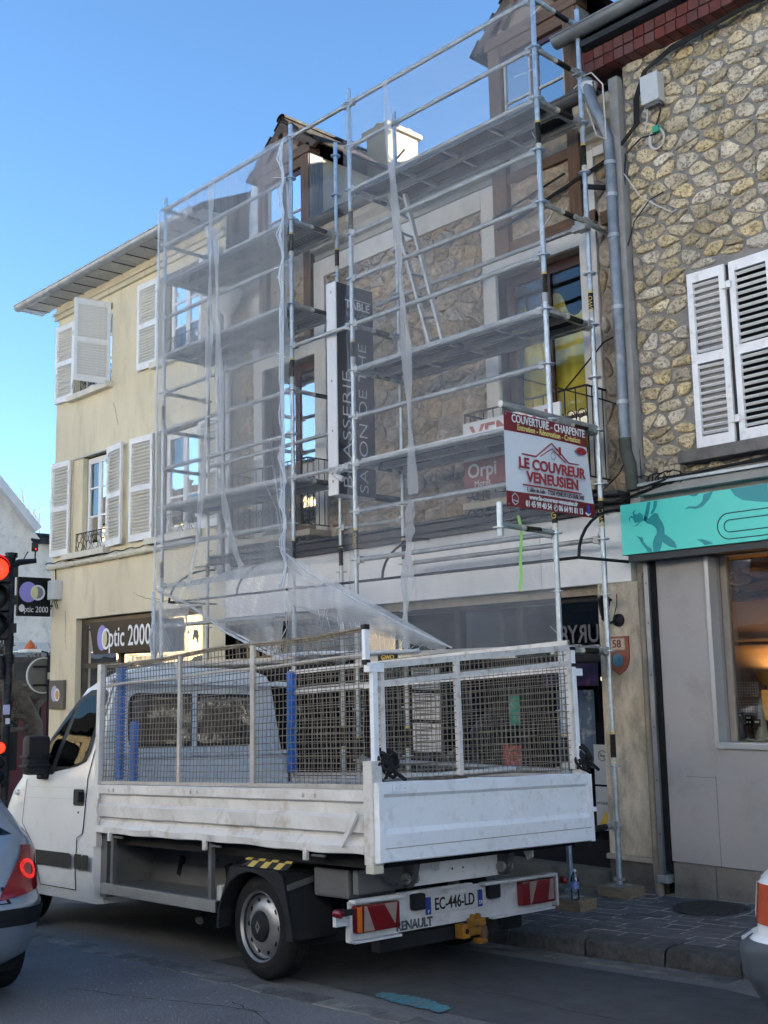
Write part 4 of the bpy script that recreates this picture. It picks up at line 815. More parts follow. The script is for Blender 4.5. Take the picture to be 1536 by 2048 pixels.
put('shop_pane', MB().add([(.985, RY+.13, 1.285), (4.2, RY+.13, 1.285), (4.2, RY+.13, 2.84), (.985, RY+.13, 2.84)], [(0, 1, 2, 3)]), SHOPGLASS, RH)
mb = MB(); room(mb, .32, 4.2, 1.27, 2.9, RY+.21, RY+1.02); put('shop_interior', mb, mat('cream_shop_wall', (.36, .31, .26), .85, var=.08), RH)
put('picture_rail', MB().box((.33, RY+.97, 2.07), (4.1, RY+1.015, 2.10)), MATS['beige_frame'], RH); put('picture_rail', MB().box((.33, RY+.985, 2.13), (4.1, RY+1.015, 2.155)), MATS['beige_frame'], RH); put('picture_rail', MB().box((.33, RY+.97, 2.50), (4.1, RY+1.015, 2.53)), MATS['beige_frame'], RH)
stones(RH, (.33, 1.3, 2.54, 2.86), [], RY+1.0, .3, .11, .006, .03, mat('interior_stone', (.36, .31, .26), .9, var=.2, bump=.6), limit=20)
put('display_shelf', MB().box((.33, RY+.22, 1.272), (4.2, RY+.9, 1.285)), mat('green_baize', (.16, .26, .03), .8), RH)
for i, (x, sx) in enumerate(((.40, .0), (.80, .01))): put('plinth_stone', MB().box((.40+i*.40+.003, RY-.055+.006*i, -.3), (.80+i*.62-.003, RY+.2, .272)), mat('plinth_stone', (.19, .175, .15), .9, var=.22, vs=8, bump=.5, bs=45, dirt=((.08, .075, .07), 4, .8)), RH, bevel=.008)
put('plinth_stone', MB().box((1.425, RY-.05, -.3), (34, RY+.2, .27)), MATS['plinth_stone'], RH)
mb = MB(); mb.box((.30, RY-.11, .12), (.345, RY+.02, 2.86)); put('metal_rail', mb, mat('steel_rail', (.3, .31, .32), .4, .7, var=.15), RH)
for zz in (.5, .95, 1.4, 1.85, 2.3, 2.65): put('bolt', MB().box((.317, RY-.114, zz-.009), (.329, RY-.11, zz+.009)), MENU, RH)
put('rubber_gap', MB().box((.346, RY-.08, .2), (.398, RY+.05, 2.84)), mat('black_gap', (.01, .01, .012), .8), RH); put('rail_foot', MB().box((.29, RY-.13, .10), (.39, RY+.02, .16)), ZINC, RH)
put('side_gap', MB().box((.262, RY+.02, -.1), (.30, RY+.1, 2.9)), mat('dirty_gap', (.07, .055, .045), .9, var=.3), RH)
# window display things
ul = thing('uplighter_lamp', 'lit amber uplighter glowing on the wall inside the grey shop window', 'lamp', (.86, 1.1, 1.3)); LX, LY = .88, RY+.86
put('shade', MB().lathe([(.02, 0), (.06, .06), (.10, .13)], (LX, LY, 1.74), EZ, 18, caps=False), mat('amber_shade', (.6, .33, .08), .6, var=0), ul, smooth=True); put('stem', MB().tube([(LX, LY, 1.285), (LX, LY, 1.75)], .01, 8), IRON, ul)
put('lamp_panel', MB().box((.97, RY+.6, 1.44), (1.12, RY+.62, 1.70)), mat('lit_panel', (.7, .42, .12), .6, emit=((1, .5, .12), .03), var=.3, vs=14), ul)
ld = bpy.data.lights.new('lamp_bulb', 'POINT'); lo = bpy.data.objects.new('lamp_bulb', ld); COL.objects.link(lo); ld.energy = .7; ld.color = (1, .55, .18); ld.shadow_soft_size = .03; lo.location = (LX, LY, 1.83)
IY = RY+.45
cn = solo('paper_cone', MB().lathe([(.055, 0), (.01, .34)], (1.02, IY+.02, 1.286), EZ, 18), mat('pale_cone', (.6, .62, .56), .6), 'tall pale paper cone standing in the shop window display', 'ornament', smooth=True)
for i, (x, yy, c) in enumerate(((.715, IY-.03, (.045, .03, .13)), (.80, IY+.06, (.06, .045, .18)))): solo('tin', MB().lathe([(.045, 0), (.05, .005), (.05, .12), (.044, .125)], (x, yy, 1.286), EZ, 16), mat('violet_tin%d' % i, c, .35, var=.1), ('leftmost' if i == 0 else 'second')+' dark violet round tin on the green display shelf', 'tin', 'violet tins on the display shelf', smooth=True)
for i, (x, z) in enumerate(((.83, 1.465), (.925, 1.445), (1.0, 1.41))):
    t = thing('display_card', ('black card box above the violet tins', 'black card box with pale earrings in the window middle', 'small brown card box beside the paper cone')[i], 'display box', (x, IY, z-.05)); put('box', MB().box((x-.032, IY-.02, z-.045), (x+.032, IY+.02, z+.045)), BLACK if i < 2 else OAK, t)
    put('card_print', MB().box((x-.02, IY-.0225, z+.015), (x+.02, IY-.0202, z+.03)), WHITEINK, t)
    if i == 1: put('earring', disc((x-.013, IY-.023, z-.015), EX, EZ, .009, .009), WHITEINK, t); put('earring', disc((x+.013, IY-.023, z-.015), EX, EZ, .009, .009), WHITEINK, t)
    put('stand', MB().box((x-.02, IY-.01, 1.286), (x+.02, IY+.012, z-.0455)), OAK, t)
for i, z in enumerate((1.65, 1.49)):
    t = thing('earring_grid', ('upper', 'lower')[i]+' white wire display grid hanging in the shop window', 'display grid', (.91, IY, z))
    put('backing', MB().box((.80, IY+.012, z), (1.02, IY+.016, z+.12)), mat('pale_card', (.34, .26, .22), .7, var=.3, vs=20), t); mbx = MB()
    for q in range(10): mbx.tube([(.80+q*.0244, IY, z), (.80+q*.0244, IY, z+.12)], .003, 4)
    for q in range(6): mbx.tube([(.80, IY, z+q*.024), (1.02, IY, z+q*.024)], .003, 4)
    put('wires', mbx, mat('grid_white', (.6, .55, .52), .5), t)
nk = MB(); nk.tube([(.66, IY+.05, 1.80), (.80, IY+.05, 1.80)], .006, 5); nk.tube([(.67, IY+.05, 1.80), (.70, IY+.05, 1.70), (.735, IY+.05, 1.64), (.77, IY+.05, 1.70), (.785, IY+.05, 1.80)], .007, 5); nk.tube([(.72, IY+.05, 1.65), (.735, IY+.05, 1.60), (.75, IY+.05, 1.65)], .012, 6)
solo('necklace', nk, mat('tarnished_brass', (.16, .10, .045), .5, .5), 'brown necklace draped on a bar at the left of the shop window', 'necklace', smooth=True)
# junction box, cables and loops on the yellow stone wall
jb = thing('junction_box', 'pale grey telecom box with two cables on the yellow stone wall', 'electrical box', (.67, .2, 7.06))
put('case', MB().box((.575, RY-.15, 7.06), (.765, RY-.035, 7.34)), mat('box_grey', (.5, .51, .5), .5, var=.06, dirt=((.36, .35, .33), 6, .5)), jb, bevel=.012); put('gland', MB().box((.60, RY-.12, 7.03), (.75, RY-.06, 7.06)), MENU, jb)
put('cable', MB().tube([(.61, RY-.09, 7.05), (.60, RY-.09, 6.95), (.56, RY-.07, 6.88), (.52, RY-.06, 6.84)], .008, 5), MATS['box_grey'], jb); put('cable', MB().tube([(.74, RY-.09, 7.05), (.74, RY-.09, 6.96), (.70, RY-.08, 6.88), (.66, RY-.07, 6.83)], .009, 5), CABLE, jb)
lp = thing('cable_loop', 'coiled white cable tied with a green clip below the telecom box', 'cable', (.68, .2, 6.62)); 
mbx = MB()
for q in range(3): mbx.tube([(.665+(.07+.006*q)*math.sin(t*PI/12), RY-.05-.006*q, 6.73+(.09+.005*q)*math.cos(t*PI/12)) for t in range(25)], .006, 5)
put('coil', mbx, mat('white_cable', (.6, .58, .54), .5), lp); put('clip', MB().box((.64, RY-.085, 6.79), (.70, RY-.04, 6.85)), mat('green_tape', (.03, .3, .17), .5), lp)
def cable(pts, r, m, label): return solo('cable', MB().tube(pts, r, 6), m, label, 'cable', smooth=True)
def arc(p0, p1, sag, n=14): return [V(*p0).lerp(V(*p1), i/n)+V(0, 0, -sag*math.sin(PI*i/n)) for i in range(n+1)]
mbx = MB()
for q in range(3):
    mbx.tube([(6, RY-.12-.012*q, 7.565-.02*q), (1.6, RY-.11-.01*q, 7.56-.018*q), (.9, RY-.10, 7.53-.02*q), (.58+.02*q, RY-.08, 7.43), (.46+.02*q, RY-.07, 7.2), (.45+.02*q, RY-.07, 6.95), (.33, RY-.09, 6.83-.01*q), (.1, RY-.02, 6.76-.01*q), (-.3, RY-.02, 6.68-.01*q), (-.9, RY-.03, 6.55-.01*q), (-1.3, RY-.02, 6.50-.01*q)], .011, 6)
solo('cable', mbx, CABLE, 'thick bundle of black cables under the brick cornice and across to the oak posts', 'cable', smooth=True)
cable([(-1.35, MY-.09, 6.62), (-1.0, MY-.12, 6.66), (-.4, MY-.1, 6.78)], .012, CABLE, 'short black cable above the bundle between the two oak posts')
cable([(.66, RY-.06, 6.78), (.5, RY-.06, 6.8), (.33, RY-.07, 6.7), (.28, RY-.05, 6.3), (.29, RY-.06, 5.4), (.28, RY-.06, 4.4), (.3, RY-.06, 3.6)], .008, CABLE, 'thin black cable running down beside the zinc downpipe')
cable([(.30, RY-.07, 6.52), (.45, RY-.06, 6.25), (.62, RY-.06, 6.1), (.78, RY-.06, 5.98), (.82, RY-.05, 6.0)], .006, MATS['white_cable'], 'thin pale cable crossing the yellow stones diagonally')
cable([(.30, RY-.07, 5.8), (.38, RY-.06, 6.02), (.55, RY-.06, 6.17), (.7, RY-.06, 6.2)], .006, CABLE, 'thin black cable curving over the yellow stones below the pale one')
cable([(-.08, .0, 7.46), (-.03, .02, 7.5), (.0, .02, 7.42), (.12, .05, 6.92), (.22, .06, 6.85), (.22, .05, 7.4), (.12, .02, 7.55), (-.05, .02, 7.56)], .007, MATS['white_cable'], 'loose looped grey wire hanging at the gutter outlet')
cable([(6, RY-.12, 3.60), (2.2, RY-.12, 3.585), (1.6, RY-.11, 3.60), (.75, RY-.12, 3.55), (.4, RY-.1, 3.48), (.05, .1, 3.40), (-.6, .08, 3.52)], .014, CABLE, 'thick black cable strung under the stone sill above the turquoise sign')
cable([(6, RY-.13, 3.57), (1.2, RY-.14, 3.57), (.62, RY-.13, 3.545), (.2, .05, 3.46), (-1.0, .06, 3.54)], .010, CABLE, 'second black cable just below the thick one under the sill')
cable([(-1.35, MY-.08, 4.95), (-.05, MY-.14, 4.40), (.15, MY-.12, 4.3)], .008, CABLE, 'thin black stay wire running from the right window down to the pipe')
cable([(-.35, 0, 4.52), (-.02, .2, 4.95), (.05, .27, 5.0)], .008, CABLE, 'short black stay rod rising from the balcony to the stone wall')
cable([(-.2, .1, 3.42), (.1, .15, 3.66), (.25, .1, 3.8)], .006, CABLE, 'slack black wire from the scaffold post to the foot of the downpipe')
tb = thing('terminal_strip', 'row of beige terminal blocks tangled in wires under the sill', 'terminal strip', (.62, .15, 3.57)); 
for q in range(4): put('block', MB().box((.52+q*.055, RY-.12, 3.575), (.57+q*.055, RY-.05, 3.66)), mat('beige_plastic', (.45, .38, .27), .6), tb, bevel=.006)
mbx = MB()
for q in range(7):
    a = random.uniform(.3, .7); mbx.tube([(a+.09*math.cos(t*.75)+random.uniform(-.02, .02), RY-.08-random.uniform(0, .05), 3.56+.06*math.sin(t*.75)) for t in range(9)], .006, 5)
put('wires', mbx, CABLE, tb)
mb = MB().box((-.30+.16, RY-.2, 6.42), (.17, RY-.16, 6.46)); mb = MB().bar((-.03, -.02, 6.44), (.16, .2, 6.42), .035, .04); solo('steel_stub', mb, IRON, 'short dark steel bracket sticking out beside the downpipe', 'bracket')

# ------------------------------------------------------------------ houses across the street (seen in the window reflections) and far left
FRD = mat('dark_street_shopfront', (.035, .035, .04), .6, var=.3)
OPW = [('opposite_house', 'sunlit cream house across the street, mirrored in the shop windows', (.82, .81, .78), -14, 0, 8.5), ('opposite_house', 'sunlit pale ochre house across the street to the right', (.82, .8, .76), 0, 14, 7.6), ('opposite_house', 'sunlit golden house across the street at the far left', (.66, .5, .27), -64, -14, 9.2), ('opposite_house', 'unseen long pale house added across the street at the far right for bounce light', (.82, .8, .76), 14, 38, 8.6)]  # walls near white for stronger bounce; far-right house added to brighten that side
for i, (nm, lb, c, x0, x1, h) in enumerate(OPW):
    t = thing(nm, lb, 'house', ((x0+x1)/2, -13, 0), 'houses across the street'); yy = -12.6 if i != 2 else -19.5
    holes = []; x = x0+1.2
    while x+1.1 < x1:
        holes += [(x, x+1.05, 1+k*2.9, 2.7+k*2.9) for k in range(3) if 2.7+k*2.9 < h-.3]; x += 2.3
    put('shopfront', MB().box((x0+.3, yy+.01, -1), (x1-.3, yy+.06, 2.9)), FRD, t)  # unseen dark ground floor added to keep window reflections dark
    holes = [q for q in holes if q[2] > 2.5]
    m_ = wallplane(x0, x1, -2, h, yy, holes, -.2); put('wall', m_, mat('opp_wall%d' % i, c, .9, var=.12, vs=1), t)
    mb = MB(); [mb.box((a, yy-.25, c_), (b, yy-.2, d)) for a, b, c_, d in holes]; put('window', mb, DARKROOM, t, stuff=True)
    put('roof', MB().add([(x0, yy+.4, h), (x1, yy+.4, h), (x1, yy-3.5, h+2.6), (x0, yy-3.5, h+2.6), (x1, yy-7, h), (x0, yy-7, h)], [(0, 1, 2, 3), (3, 2, 4, 5)]), rooftile(), t)
WS = mat('whitewashed_rubble', (.72, .71, .68), .9, var=.12, vs=3, bump=1, bs=9, dirt=((.36, .35, .33), 7, .6))
FH = thing('whitewashed_house', 'whitewashed rubble house with a stepped white gable and burgundy shop beyond the side street', 'house', (-16.4, 0, 0))
def fw(yz, x): return V(x+.04*math.sin(yz[0]*9+yz[1]*4)*math.sin(yz[1]*11), yz[0], yz[1])
mb = MB(); n = 40
mb.grid(lambda a, b: V(-16+.012*math.sin((a*30))*math.sin(b*37)+.01*math.sin(a*71+b*53), -3.4+a*6.0, (2.72+b*(min(7.2, 5.0+1.06*(2.45-(-3.4+a*6.0))) if -3.4+a*6.0 > .35 else min(7.2, 7.2-1.06*(.35-(-3.4+a*6.0))))-2.72*b)), 60, 44)
put('gable_wall', mb, WS, FH, smooth=True)
mb = MB(); mb.bar((-15.98, .35, 7.30), (-15.98, 2.40, 5.12), .3, .16, up=(0, 1, 1)); mb.bar((-15.98, .35, 7.30), (-15.98, -1.8, 5.0), .3, .16, up=(0, -1, 1)); put('coping', mb, mat('white_coping', (.62, .64, .67), .6, var=.06), FH)
mb = MB(); mb.grid(lambda a, b: V(-16.02+.012*math.sin(a*23)*math.sin(b*29), 2.55+a*3, 2.72+b*2.25), 30, 20); put('side_wall', mb, WS, FH, smooth=True)
for k in range(4):
    y_ = 2.3
    while y_ < 4.2:
        put('slate', MB().bar((-15.9-.09*k, y_, 4.86+.065*k), (-15.9-.09*k, y_+.16, 4.86+.065*k), .16, .02, up=(1, 0, 2)), mat('dark_slate', (.04, .038, .034), .8, var=.3, rnd=.4, dirt=((.25, .23, .2), 10, .5)), FH); y_ += .17
put('shop_band', MB().box((-16.05, -3.4, 2.58), (-15.85, 5.2, 2.76)), mat('grey_band2', (.5, .52, .55), .7), FH); put('shop_band', MB().box((-16.0, -3.4, 2.46), (-15.7, 5.2, 2.56)), mat('slate_blue_band', (.2, .23, .26), .6), FH)
for k in range(9):
    put('awning_slat', MB().box((-15.95, -3.4, 1.62+k*.093), (-15.69-.012*(k % 2), 5.2, 1.711+k*.093)), mat('dark_timber', (.06, .055, .05), .8, var=.3, rnd=.2), FH)
DR = mat('burgundy_shopfront', (.09, .012, .022), .5, var=.15)
put('shopfront', MB().box((-16.05, -3.4, -1.6), (-15.95, 5.2, 1.62)), DR, FH)
for y_ in (-1.4, -.2, .8, 1.75, 2.25, 3.1):
    put('shop_pane', MB().box((-15.948, y_, .2), (-15.944, y_+.36, 1.5)), mat('dark_pane', (.015, .018, .022), .1, var=0), FH); put('panel', MB().box((-15.945, y_-.1, -.6), (-15.935, y_+.4, .05)), DR, FH)
# pollarded tree in front of it
BARK = mat('plane_bark', (.10, .085, .07), .9, var=.35, vs=9, bump=.8, bs=25, dirt=((.2, .18, .14), 6, .6))
tr = thing('pollard_tree', 'gnarled leafless pollarded tree beside the house corner', 'tree', (-13.6, 1.35, -.7))
tp = [V(-13.6, 1.40, -.8), V(-13.6, 1.34, .6), V(-13.6, 1.28, 1.2), V(-13.6, 1.06, 1.65), V(-13.6, .88, 1.95)]
put('trunk', MB().tube(tp, .15, 10, rs=[.2, .16, .17, .13, .10]), BARK, tr, smooth=True)
br = MB(); random.seed(5)
ends = []
for b0, b1, r_ in ((tp[2], V(-13.5, .75, 1.35), .07), (tp[3], V(-13.6, .62, 2.1), .07), (tp[4], V(-13.6, .70, 2.5), .07), (tp[2], V(-13.7, 1.6, 1.75), .08), (tp[3], V(-13.5, 1.35, 2.2), .06), (tp[2], V(-13.3, .6, 1.1), .05)):
    md = (b0+b1)/2+V(0, random.uniform(-.08, .08), random.uniform(-.06, .1)); br.tube([b0, md, b1], r_, 8, rs=[r_*1.1, r_*.8, r_*.9]); ends.append(b1)
put('limb', br, BARK, tr, smooth=True, stuff=True)
tw = MB()
for e in ends:
    for q in range(26):
        a = e+V(random.uniform(-.06, .06), random.uniform(-.06, .06), random.uniform(-.05, .05)); b_ = a+V(random.uniform(-.16, .16), random.uniform(-.2, .16), random.uniform(-.1, .3)); c_ = b_+V(random.uniform(-.06, .06), random.uniform(-.08, .08), random.uniform(-.02, .14)); tw.tube([a, b_, c_], .012, 5, rs=[.016, .01, .004])
put('twigs', tw, BARK, tr, stuff=True)
bt_ = thing('bare_tree', 'thin leafless tree tops showing above the slate roof far behind', 'tree', (-30, 7, -1))
tw = MB()
for q in range(22):
    y_ = 6.5+q*.14+random.uniform(-.05, .05); z_ = random.uniform(7.6, 8.9); p = V(-30, y_, 6.2)
    pts = [p, p+V(0, random.uniform(-.1, .1), (z_-6.2)*.5), V(-30, y_+random.uniform(-.25, .25), z_)]; tw.tube(pts, .02, 4, rs=[.03, .02, .006])
    for k in range(6):
        t_ = random.uniform(.4, .95); a = pts[1].lerp(pts[2], t_); tw.tube([a, a+V(0, random.uniform(-.25, .25), random.uniform(.1, .35))], .008, 4)
put('trunk', MB().tube([(-30, 8, -2), (-30, 8, 6.4)], .16, 8), BARK, bt_); put('crown', tw, BARK, bt_, stuff=True)
# back of a round road sign and an orange lamp by the corner
rs_ = thing('road_sign', 'grey back of a round road sign on a post beside the cream house corner', 'road sign', (-12.6, .95, -.6))
put('disc', MB().lathe([(.30, 0), (.31, .012), (.30, .03)], (-12.6, .95, 2.05), EX, 28), mat('sign_back', (.16, .17, .17), .5, .4, var=.1), rs_, smooth=True); put('rim', MB().lathe([(.295, .03), (.315, .035), (.315, -.005), (.295, -.005)], (-12.6, .95, 2.05), EX, 28, caps=False), mat('sign_rim', (.6, .6, .6), .5), rs_)
put('post', MB().tube([(-12.54, 1.03, -.8), (-12.54, 1.03, 2.4)], .03, 8), BLACK, rs_); 
for zz in (1.88, 2.2): put('bracket', MB().box((-12.57, .75, zz-.02), (-12.53, 1.12, zz+.02)), BLACK, rs_)
put('box', MB().box((-12.53, 1.0, 1.98), (-12.45, 1.18, 2.1)), mat('sign_box', (.4, .42, .36), .6), rs_)
ol = thing('wall_lamp', 'small orange and white lamp bracket on the cream house corner', 'lamp', (-11.3, .1, 2.4))
put('cap', MB().lathe([(.10, 0), (.06, .08), (.0, .15)], (-11.2, .02, 2.46), EZ, 14), mat('orange_plastic', (.55, .12, .02), .5), ol); put('tray', MB().box((-11.36, -.12, 2.40), (-11.05, .14, 2.455)), WHITEINK, ol, bevel=.01); put('bracket', MB().tube([(-11.1, .14, 2.42), (-11.05, .24, 2.4), (-11.05, .28, 2.2)], .015, 6), IRON, ol)
# ------------------------------------------------------------------ traffic light
TLp = V(-5.60, -2.96, 0); tl = thing('traffic_light', 'black traffic light showing red, with a small red repeater lower on its pole', 'traffic light', (TLp.x, TLp.y, -.3))
back = (CAM-TLp); back.z = 0; back.normalize(); sidev = EZ.cross(back).normalized()   # facing the viewer's lane; sidev points to viewer's right
TLB = mat('signal_black', (.012, .012, .014), .4, var=.15)
put('pole', MB().tube([TLp+V(0, 0, -.6), TLp+V(0, 0, 3.26)], .045, 12), mat('pole_black', (.018, .018, .02), .45, var=.25, vs=8, dirt=((.12, .12, .12), 9, .6)), tl, smooth=True)
put('pole_cap', MB().lathe([(.065, 0), (.065, .05), (.0, .06)], TLp+V(0, 0, 3.24), EZ, 12), TLB, tl)
hc = TLp-sidev*.145+back*.02
def obox(c, a, b_, cc, ha, hb, hc_):
    vs = [c+a*(i*ha)+b_*(j*hb)+cc*(k*hc_) for i in (-1, 1) for j in (-1, 1) for k in (-1, 1)]
    return MB().add(vs, [(0, 1, 3, 2), (4, 6, 7, 5), (0, 4, 5, 1), (2, 3, 7, 6), (0, 2, 6, 4), (1, 5, 7, 3)])
for zc in (3.10, 2.80, 2.50): put('bracket', obox(TLp+V(0, 0, zc-.02)+sidev*.045, sidev, back, EZ, .03, .04, .05), TLB, tl)
RED = mat('red_lamp', (.5, .01, .0), .4, emit=((1, .025, .008), .42), var=.6, vs=40); AMB = mat('unlit_amber', (.012, .01, .01), .25, var=.2); GRN = mat('unlit_green', (.006, .01, .012), .25, var=.2)
vm = mat('visor_black', (.014, .014, .016), .5, var=.2); vr = mat('visor_red_glow', (.03, .004, .004), .4, var=.1)
for zc, m_ in ((3.105, RED), (2.80, AMB), (2.50, GRN)):
    c = hc+V(0, 0, zc); hd = put('signal_section', obox(c-back*.02, sidev, back, EZ, .145, .08, .148), TLB, tl, bevel=.02)
    put('lens', MB().lathe([(.122, .0), (.112, .02), (.06, .035), (.0, .04)], c+back*.06, back, 24), m_, hd, smooth=True)
    vz = MB(); vz.grid(lambda a, b, c=c: c+back*(.06+b*(.20-.07*abs(a*2-1)))+sidev*(.137*math.cos(-.35+a*(PI+.7)))+EZ*(.137*math.sin(-.35+a*(PI+.7))), 26, 3); put('visor', vz, vm if m_ is not RED else mat('visor_red_spill', (.16, .008, .006), .4, emit=((1, .02, .01), .03), var=.1), hd, smooth=True)  # red lamp's spill on its visor painted in, with faint emission
arm = MB(); a0 = TLp+V(0, 0, 3.13); arm.tube([a0, a0+sidev*.08+V(0, 0, .06), a0+sidev*.26+V(0, 0, .08)], .03, 8, rs=[.05, .035, .025]); put('arm', arm, TLB, tl)
put('camera_box', obox(a0+sidev*.24+V(0, 0, .23), sidev, back, EZ, .035, .05, .045), TLB, tl, bevel=.008); put('stem', MB().tube([a0+sidev*.245+V(0, 0, .08), a0+sidev*.245+V(0, 0, .2)], .008, 6), TLB, tl); put('cable', MB().tube([a0+sidev*.11+V(0, 0, .06), a0+sidev*.17+V(0, 0, .18)], .006, 5), TLB, tl); put('status_light', MB().lathe([(.008, 0), (.008, .004)], a0+sidev*.25+back*.052+V(0, 0, .20), back, 8), RED, tl)
for zc, m_ in ((1.23, RED), (1.07, AMB), (.93, GRN)):
    c = TLp-sidev*.06+back*.07+V(0, 0, zc); hd = put('repeater_section', obox(c-back*.01, sidev, back, EZ, .075, .05, .075), TLB, tl, bevel=.01); put('lens', MB().lathe([(.058, 0), (.04, .015), (0, .02)], c+back*.04, back, 18), m_, hd, smooth=True)
put('collar', MB().tube([TLp+V(0, 0, 2.10), TLp+V(0, 0, 2.2)], .062, 12), TLB, tl); put('collar', MB().tube([TLp+V(0, 0, 2.28), TLp+V(0, 0, 2.40)], .052, 12), TLB, tl)
put('back_plate', obox(TLp-sidev*.17+V(0, 0, 2.06), sidev, back, EZ, .12, .08, .13), TLB, tl, bevel=.02)
put('sticker', obox(TLp+back*.0465+V(0, 0, 1.62)-sidev*.003, sidev, back, EZ, .034, .0015, .05), mat('sticker_white', (.5, .5, .55), .6), tl); put('sticker', obox(TLp+back*.0465+V(0, 0, 1.50)+sidev*.012, sidev, back, EZ, .022, .0015, .03), MATS['sticker_white'], tl)
for k, s_ in enumerate(('ZONE', 'ANTI', 'RACISTE')): text('sticker_lettering', s_, LILAC, tl, TLp+back*.049+V(0, 0, 1.652-.031*k)-sidev*.003, sidev, EZ, .03, sx=.7 if k < 2 else .5, bold=.001)

# ------------------------------------------------------------------ scaffold
L0 = 7.0685
SC = thing('scaffold', 'galvanised ring lock scaffold with three deck levels in front of the stone house', 'scaffold', (-3.1, -.35, 0))
XA, XB, XC, XD = -6.20, -3.566, -2.552, 0.0; YFr, YBk = -.69, 0.0
ros = MB(); ros.lathe([(.061, -.0045), (.061, .0045), (.052, .0045), (.052, -.0045)], (0, 0, 0), EZ, 16, caps=False)
for q in range(8): a = q*PI/4+.39; ros.bar((.024*math.cos(a), .024*math.sin(a), 0), (.056*math.cos(a), .056*math.sin(a), 0), .014, .009)
ROS = rawmesh('rosette', ros, GALV)
STK = mat('sticker_black', (.012, .011, .010), .5, var=.1, dirt=((.3, .2, .07), 55, .45)); STKW = mat('sticker_pale', (.55, .52, .42), .5, var=.3, vs=60)
stb = rawmesh('sticker', MB().tube([(0, 0, 0), (0, 0, .20)], .0255, 10), STK); stw = rawmesh('sticker', MB().tube([(0, 0, 0), (0, 0, .045)], .0258, 10), STKW); sty = rawmesh('sticker', MB().tube([(0, 0, 0), (0, 0, .02)], .0257, 10), GOLD)
def standard(x, y, top, stick=()):
    zb = walkz(x)+.105
    o = put('standard', MB().tube([(x, y, zb), (x, y, L0+top)], .0242, 12), GALV, SC, smooth=True)
    for i in range(-14, 5):
        if zb+.2 < L0+i*.5 < L0+top-.02: inst('rosette', ROS, o, (x, y, L0+i*.5))
    for i in (-3.4, -7.4, -.4-.0, -11.5):
        if (x, y) == (XA, YFr) and i > -1: continue
        z = L0+i*.5-.2+random.uniform(-.05, .05)
        inst('sticker', stb, o, (x, y, z)); inst('sticker', sty, o, (x, y, z+.202)); inst('sticker', stw, o, (x, y, z-.05))
    put('spigot_joint', MB().tube([(x, y, L0-1.93), (x, y, L0-1.85)], .0272, 10), GALV2, o)
    mbb = MB(); mbb.box((x-.075, y-.075, zb-.012), (x+.075, y+.075, zb-.004)); mbb.tube([(x, y, zb-.004), (x, y, zb+.12)], .019, 8); mbb.lathe([(.05, 0), (.05, .022)], (x, y, zb+.03), EZ, 8); put('base_jack', mbb, GALV2, o, stuff=False)
    blk = MB().box((x-.16, y-.11, walkz(x)+.004), (x+.17, y+.12, zb-.0125)); return blk
TIMB = mat('raw_timber_block', (.26, .19, .115), .85, var=.25, vs=5, bump=.4, bs=14, stretch=(1, 8, 8), dirt=((.1, .085, .07), 6, .6))
tops = {(XA, YFr): 1.17, (XB, YFr): 1.16, (XC, YFr): 1.17, (XD, YFr): 1.4, (XA, YBk): .78, (XB, YBk): 1.17, (XC, YBk): 1.16, (XD, YBk): 1.18}
nmb = {(XA, YFr): 'front left corner', (XB, YFr): 'second front', (XC, YFr): 'third front', (XD, YFr): 'right front', (XA, YBk): 'back left corner', (XB, YBk): 'second back', (XC, YBk): 'third back', (XD, YBk): 'right back'}
for (x, y), tp_ in tops.items():
    blk = standard(x, y, tp_); solo('timber_block', blk, TIMB, 'timber sole block under the %s foot of the scaffold%s' % (nmb[(x, y)], ', by the pillar' if (x, y) == (XD, YBk) else ' beside the bottle' if (x, y) == (XD, YFr) else ''), 'timber block', 'timber blocks under the scaffold feet', bevel=.006)
hd_ = MB(); hd_.box((-.02, -.028, -.034), (.045, .028, .034)); hd_.box((-.008, -.005, -.05), (.006, .005, .06)); HEAD = rawmesh('ledger_head', hd_, GALV2, bevel=.006)
def ledger(p0, p1, name='ledger', m=GALV2, stick=False):
    p0 = V(*p0); p1 = V(*p1); d = (p1-p0).normalized(); e = d*.05
    o = put(name, MB().tube([p0+e, p1-e], .0242, 10), m, SC, smooth=True)
    za = math.atan2(d.y, d.x)
    inst('ledger_head', HEAD, o, p0+d*.045, (0, 0, za)); inst('ledger_head', HEAD, o, p1-d*.045, (0, 0, za+PI))
    if stick:
        mid = (p0+p1)/2; q = Matrix.Rotation(za, 4, 'Z') @ Matrix.Rotation(PI/2, 4, 'Y')
        inst('sticker', stb, o, mid-d*.02, q.to_euler()); inst('sticker', stw, o, mid-d*.075, q.to_euler())
    return o
lv = lambda i: L0+.5*i
for i in (2, 1, -1, -3, -4, -5, -7, -8, -9): ledger((XA, YFr, lv(i)), (XB, YFr, lv(i)))
for i in (2, 1, -1, -2, -3, -5, -7, -8, -12): ledger((XC, YFr, lv(i)), (XD, YFr, lv(i)))
for i in (0, -2, -6, -10): ledger((XA, YFr, lv(i)), (XB, YFr, lv(i)))
for i in (0, -4, -6, -10): ledger((XC, YFr, lv(i)), (XD, YFr, lv(i)))
for i in (2, -3, -6): ledger((XB, YFr, lv(i)), (XC, YFr, lv(i)))
for i in (0, -2, -6, -10): ledger((XA, YBk, lv(i)), (XB, YBk, lv(i)))
ledger((XA-.3, YBk+.06, lv(-5)+.12), (XC-.7, YBk+.06, lv(-5)+.16)); ledger((XB, YBk, lv(-7)), (XC, YBk, lv(-7)-.02))
for i in (0, -4, -6, -10): ledger((XC, YBk, lv(i)), (XD, YBk, lv(i)))
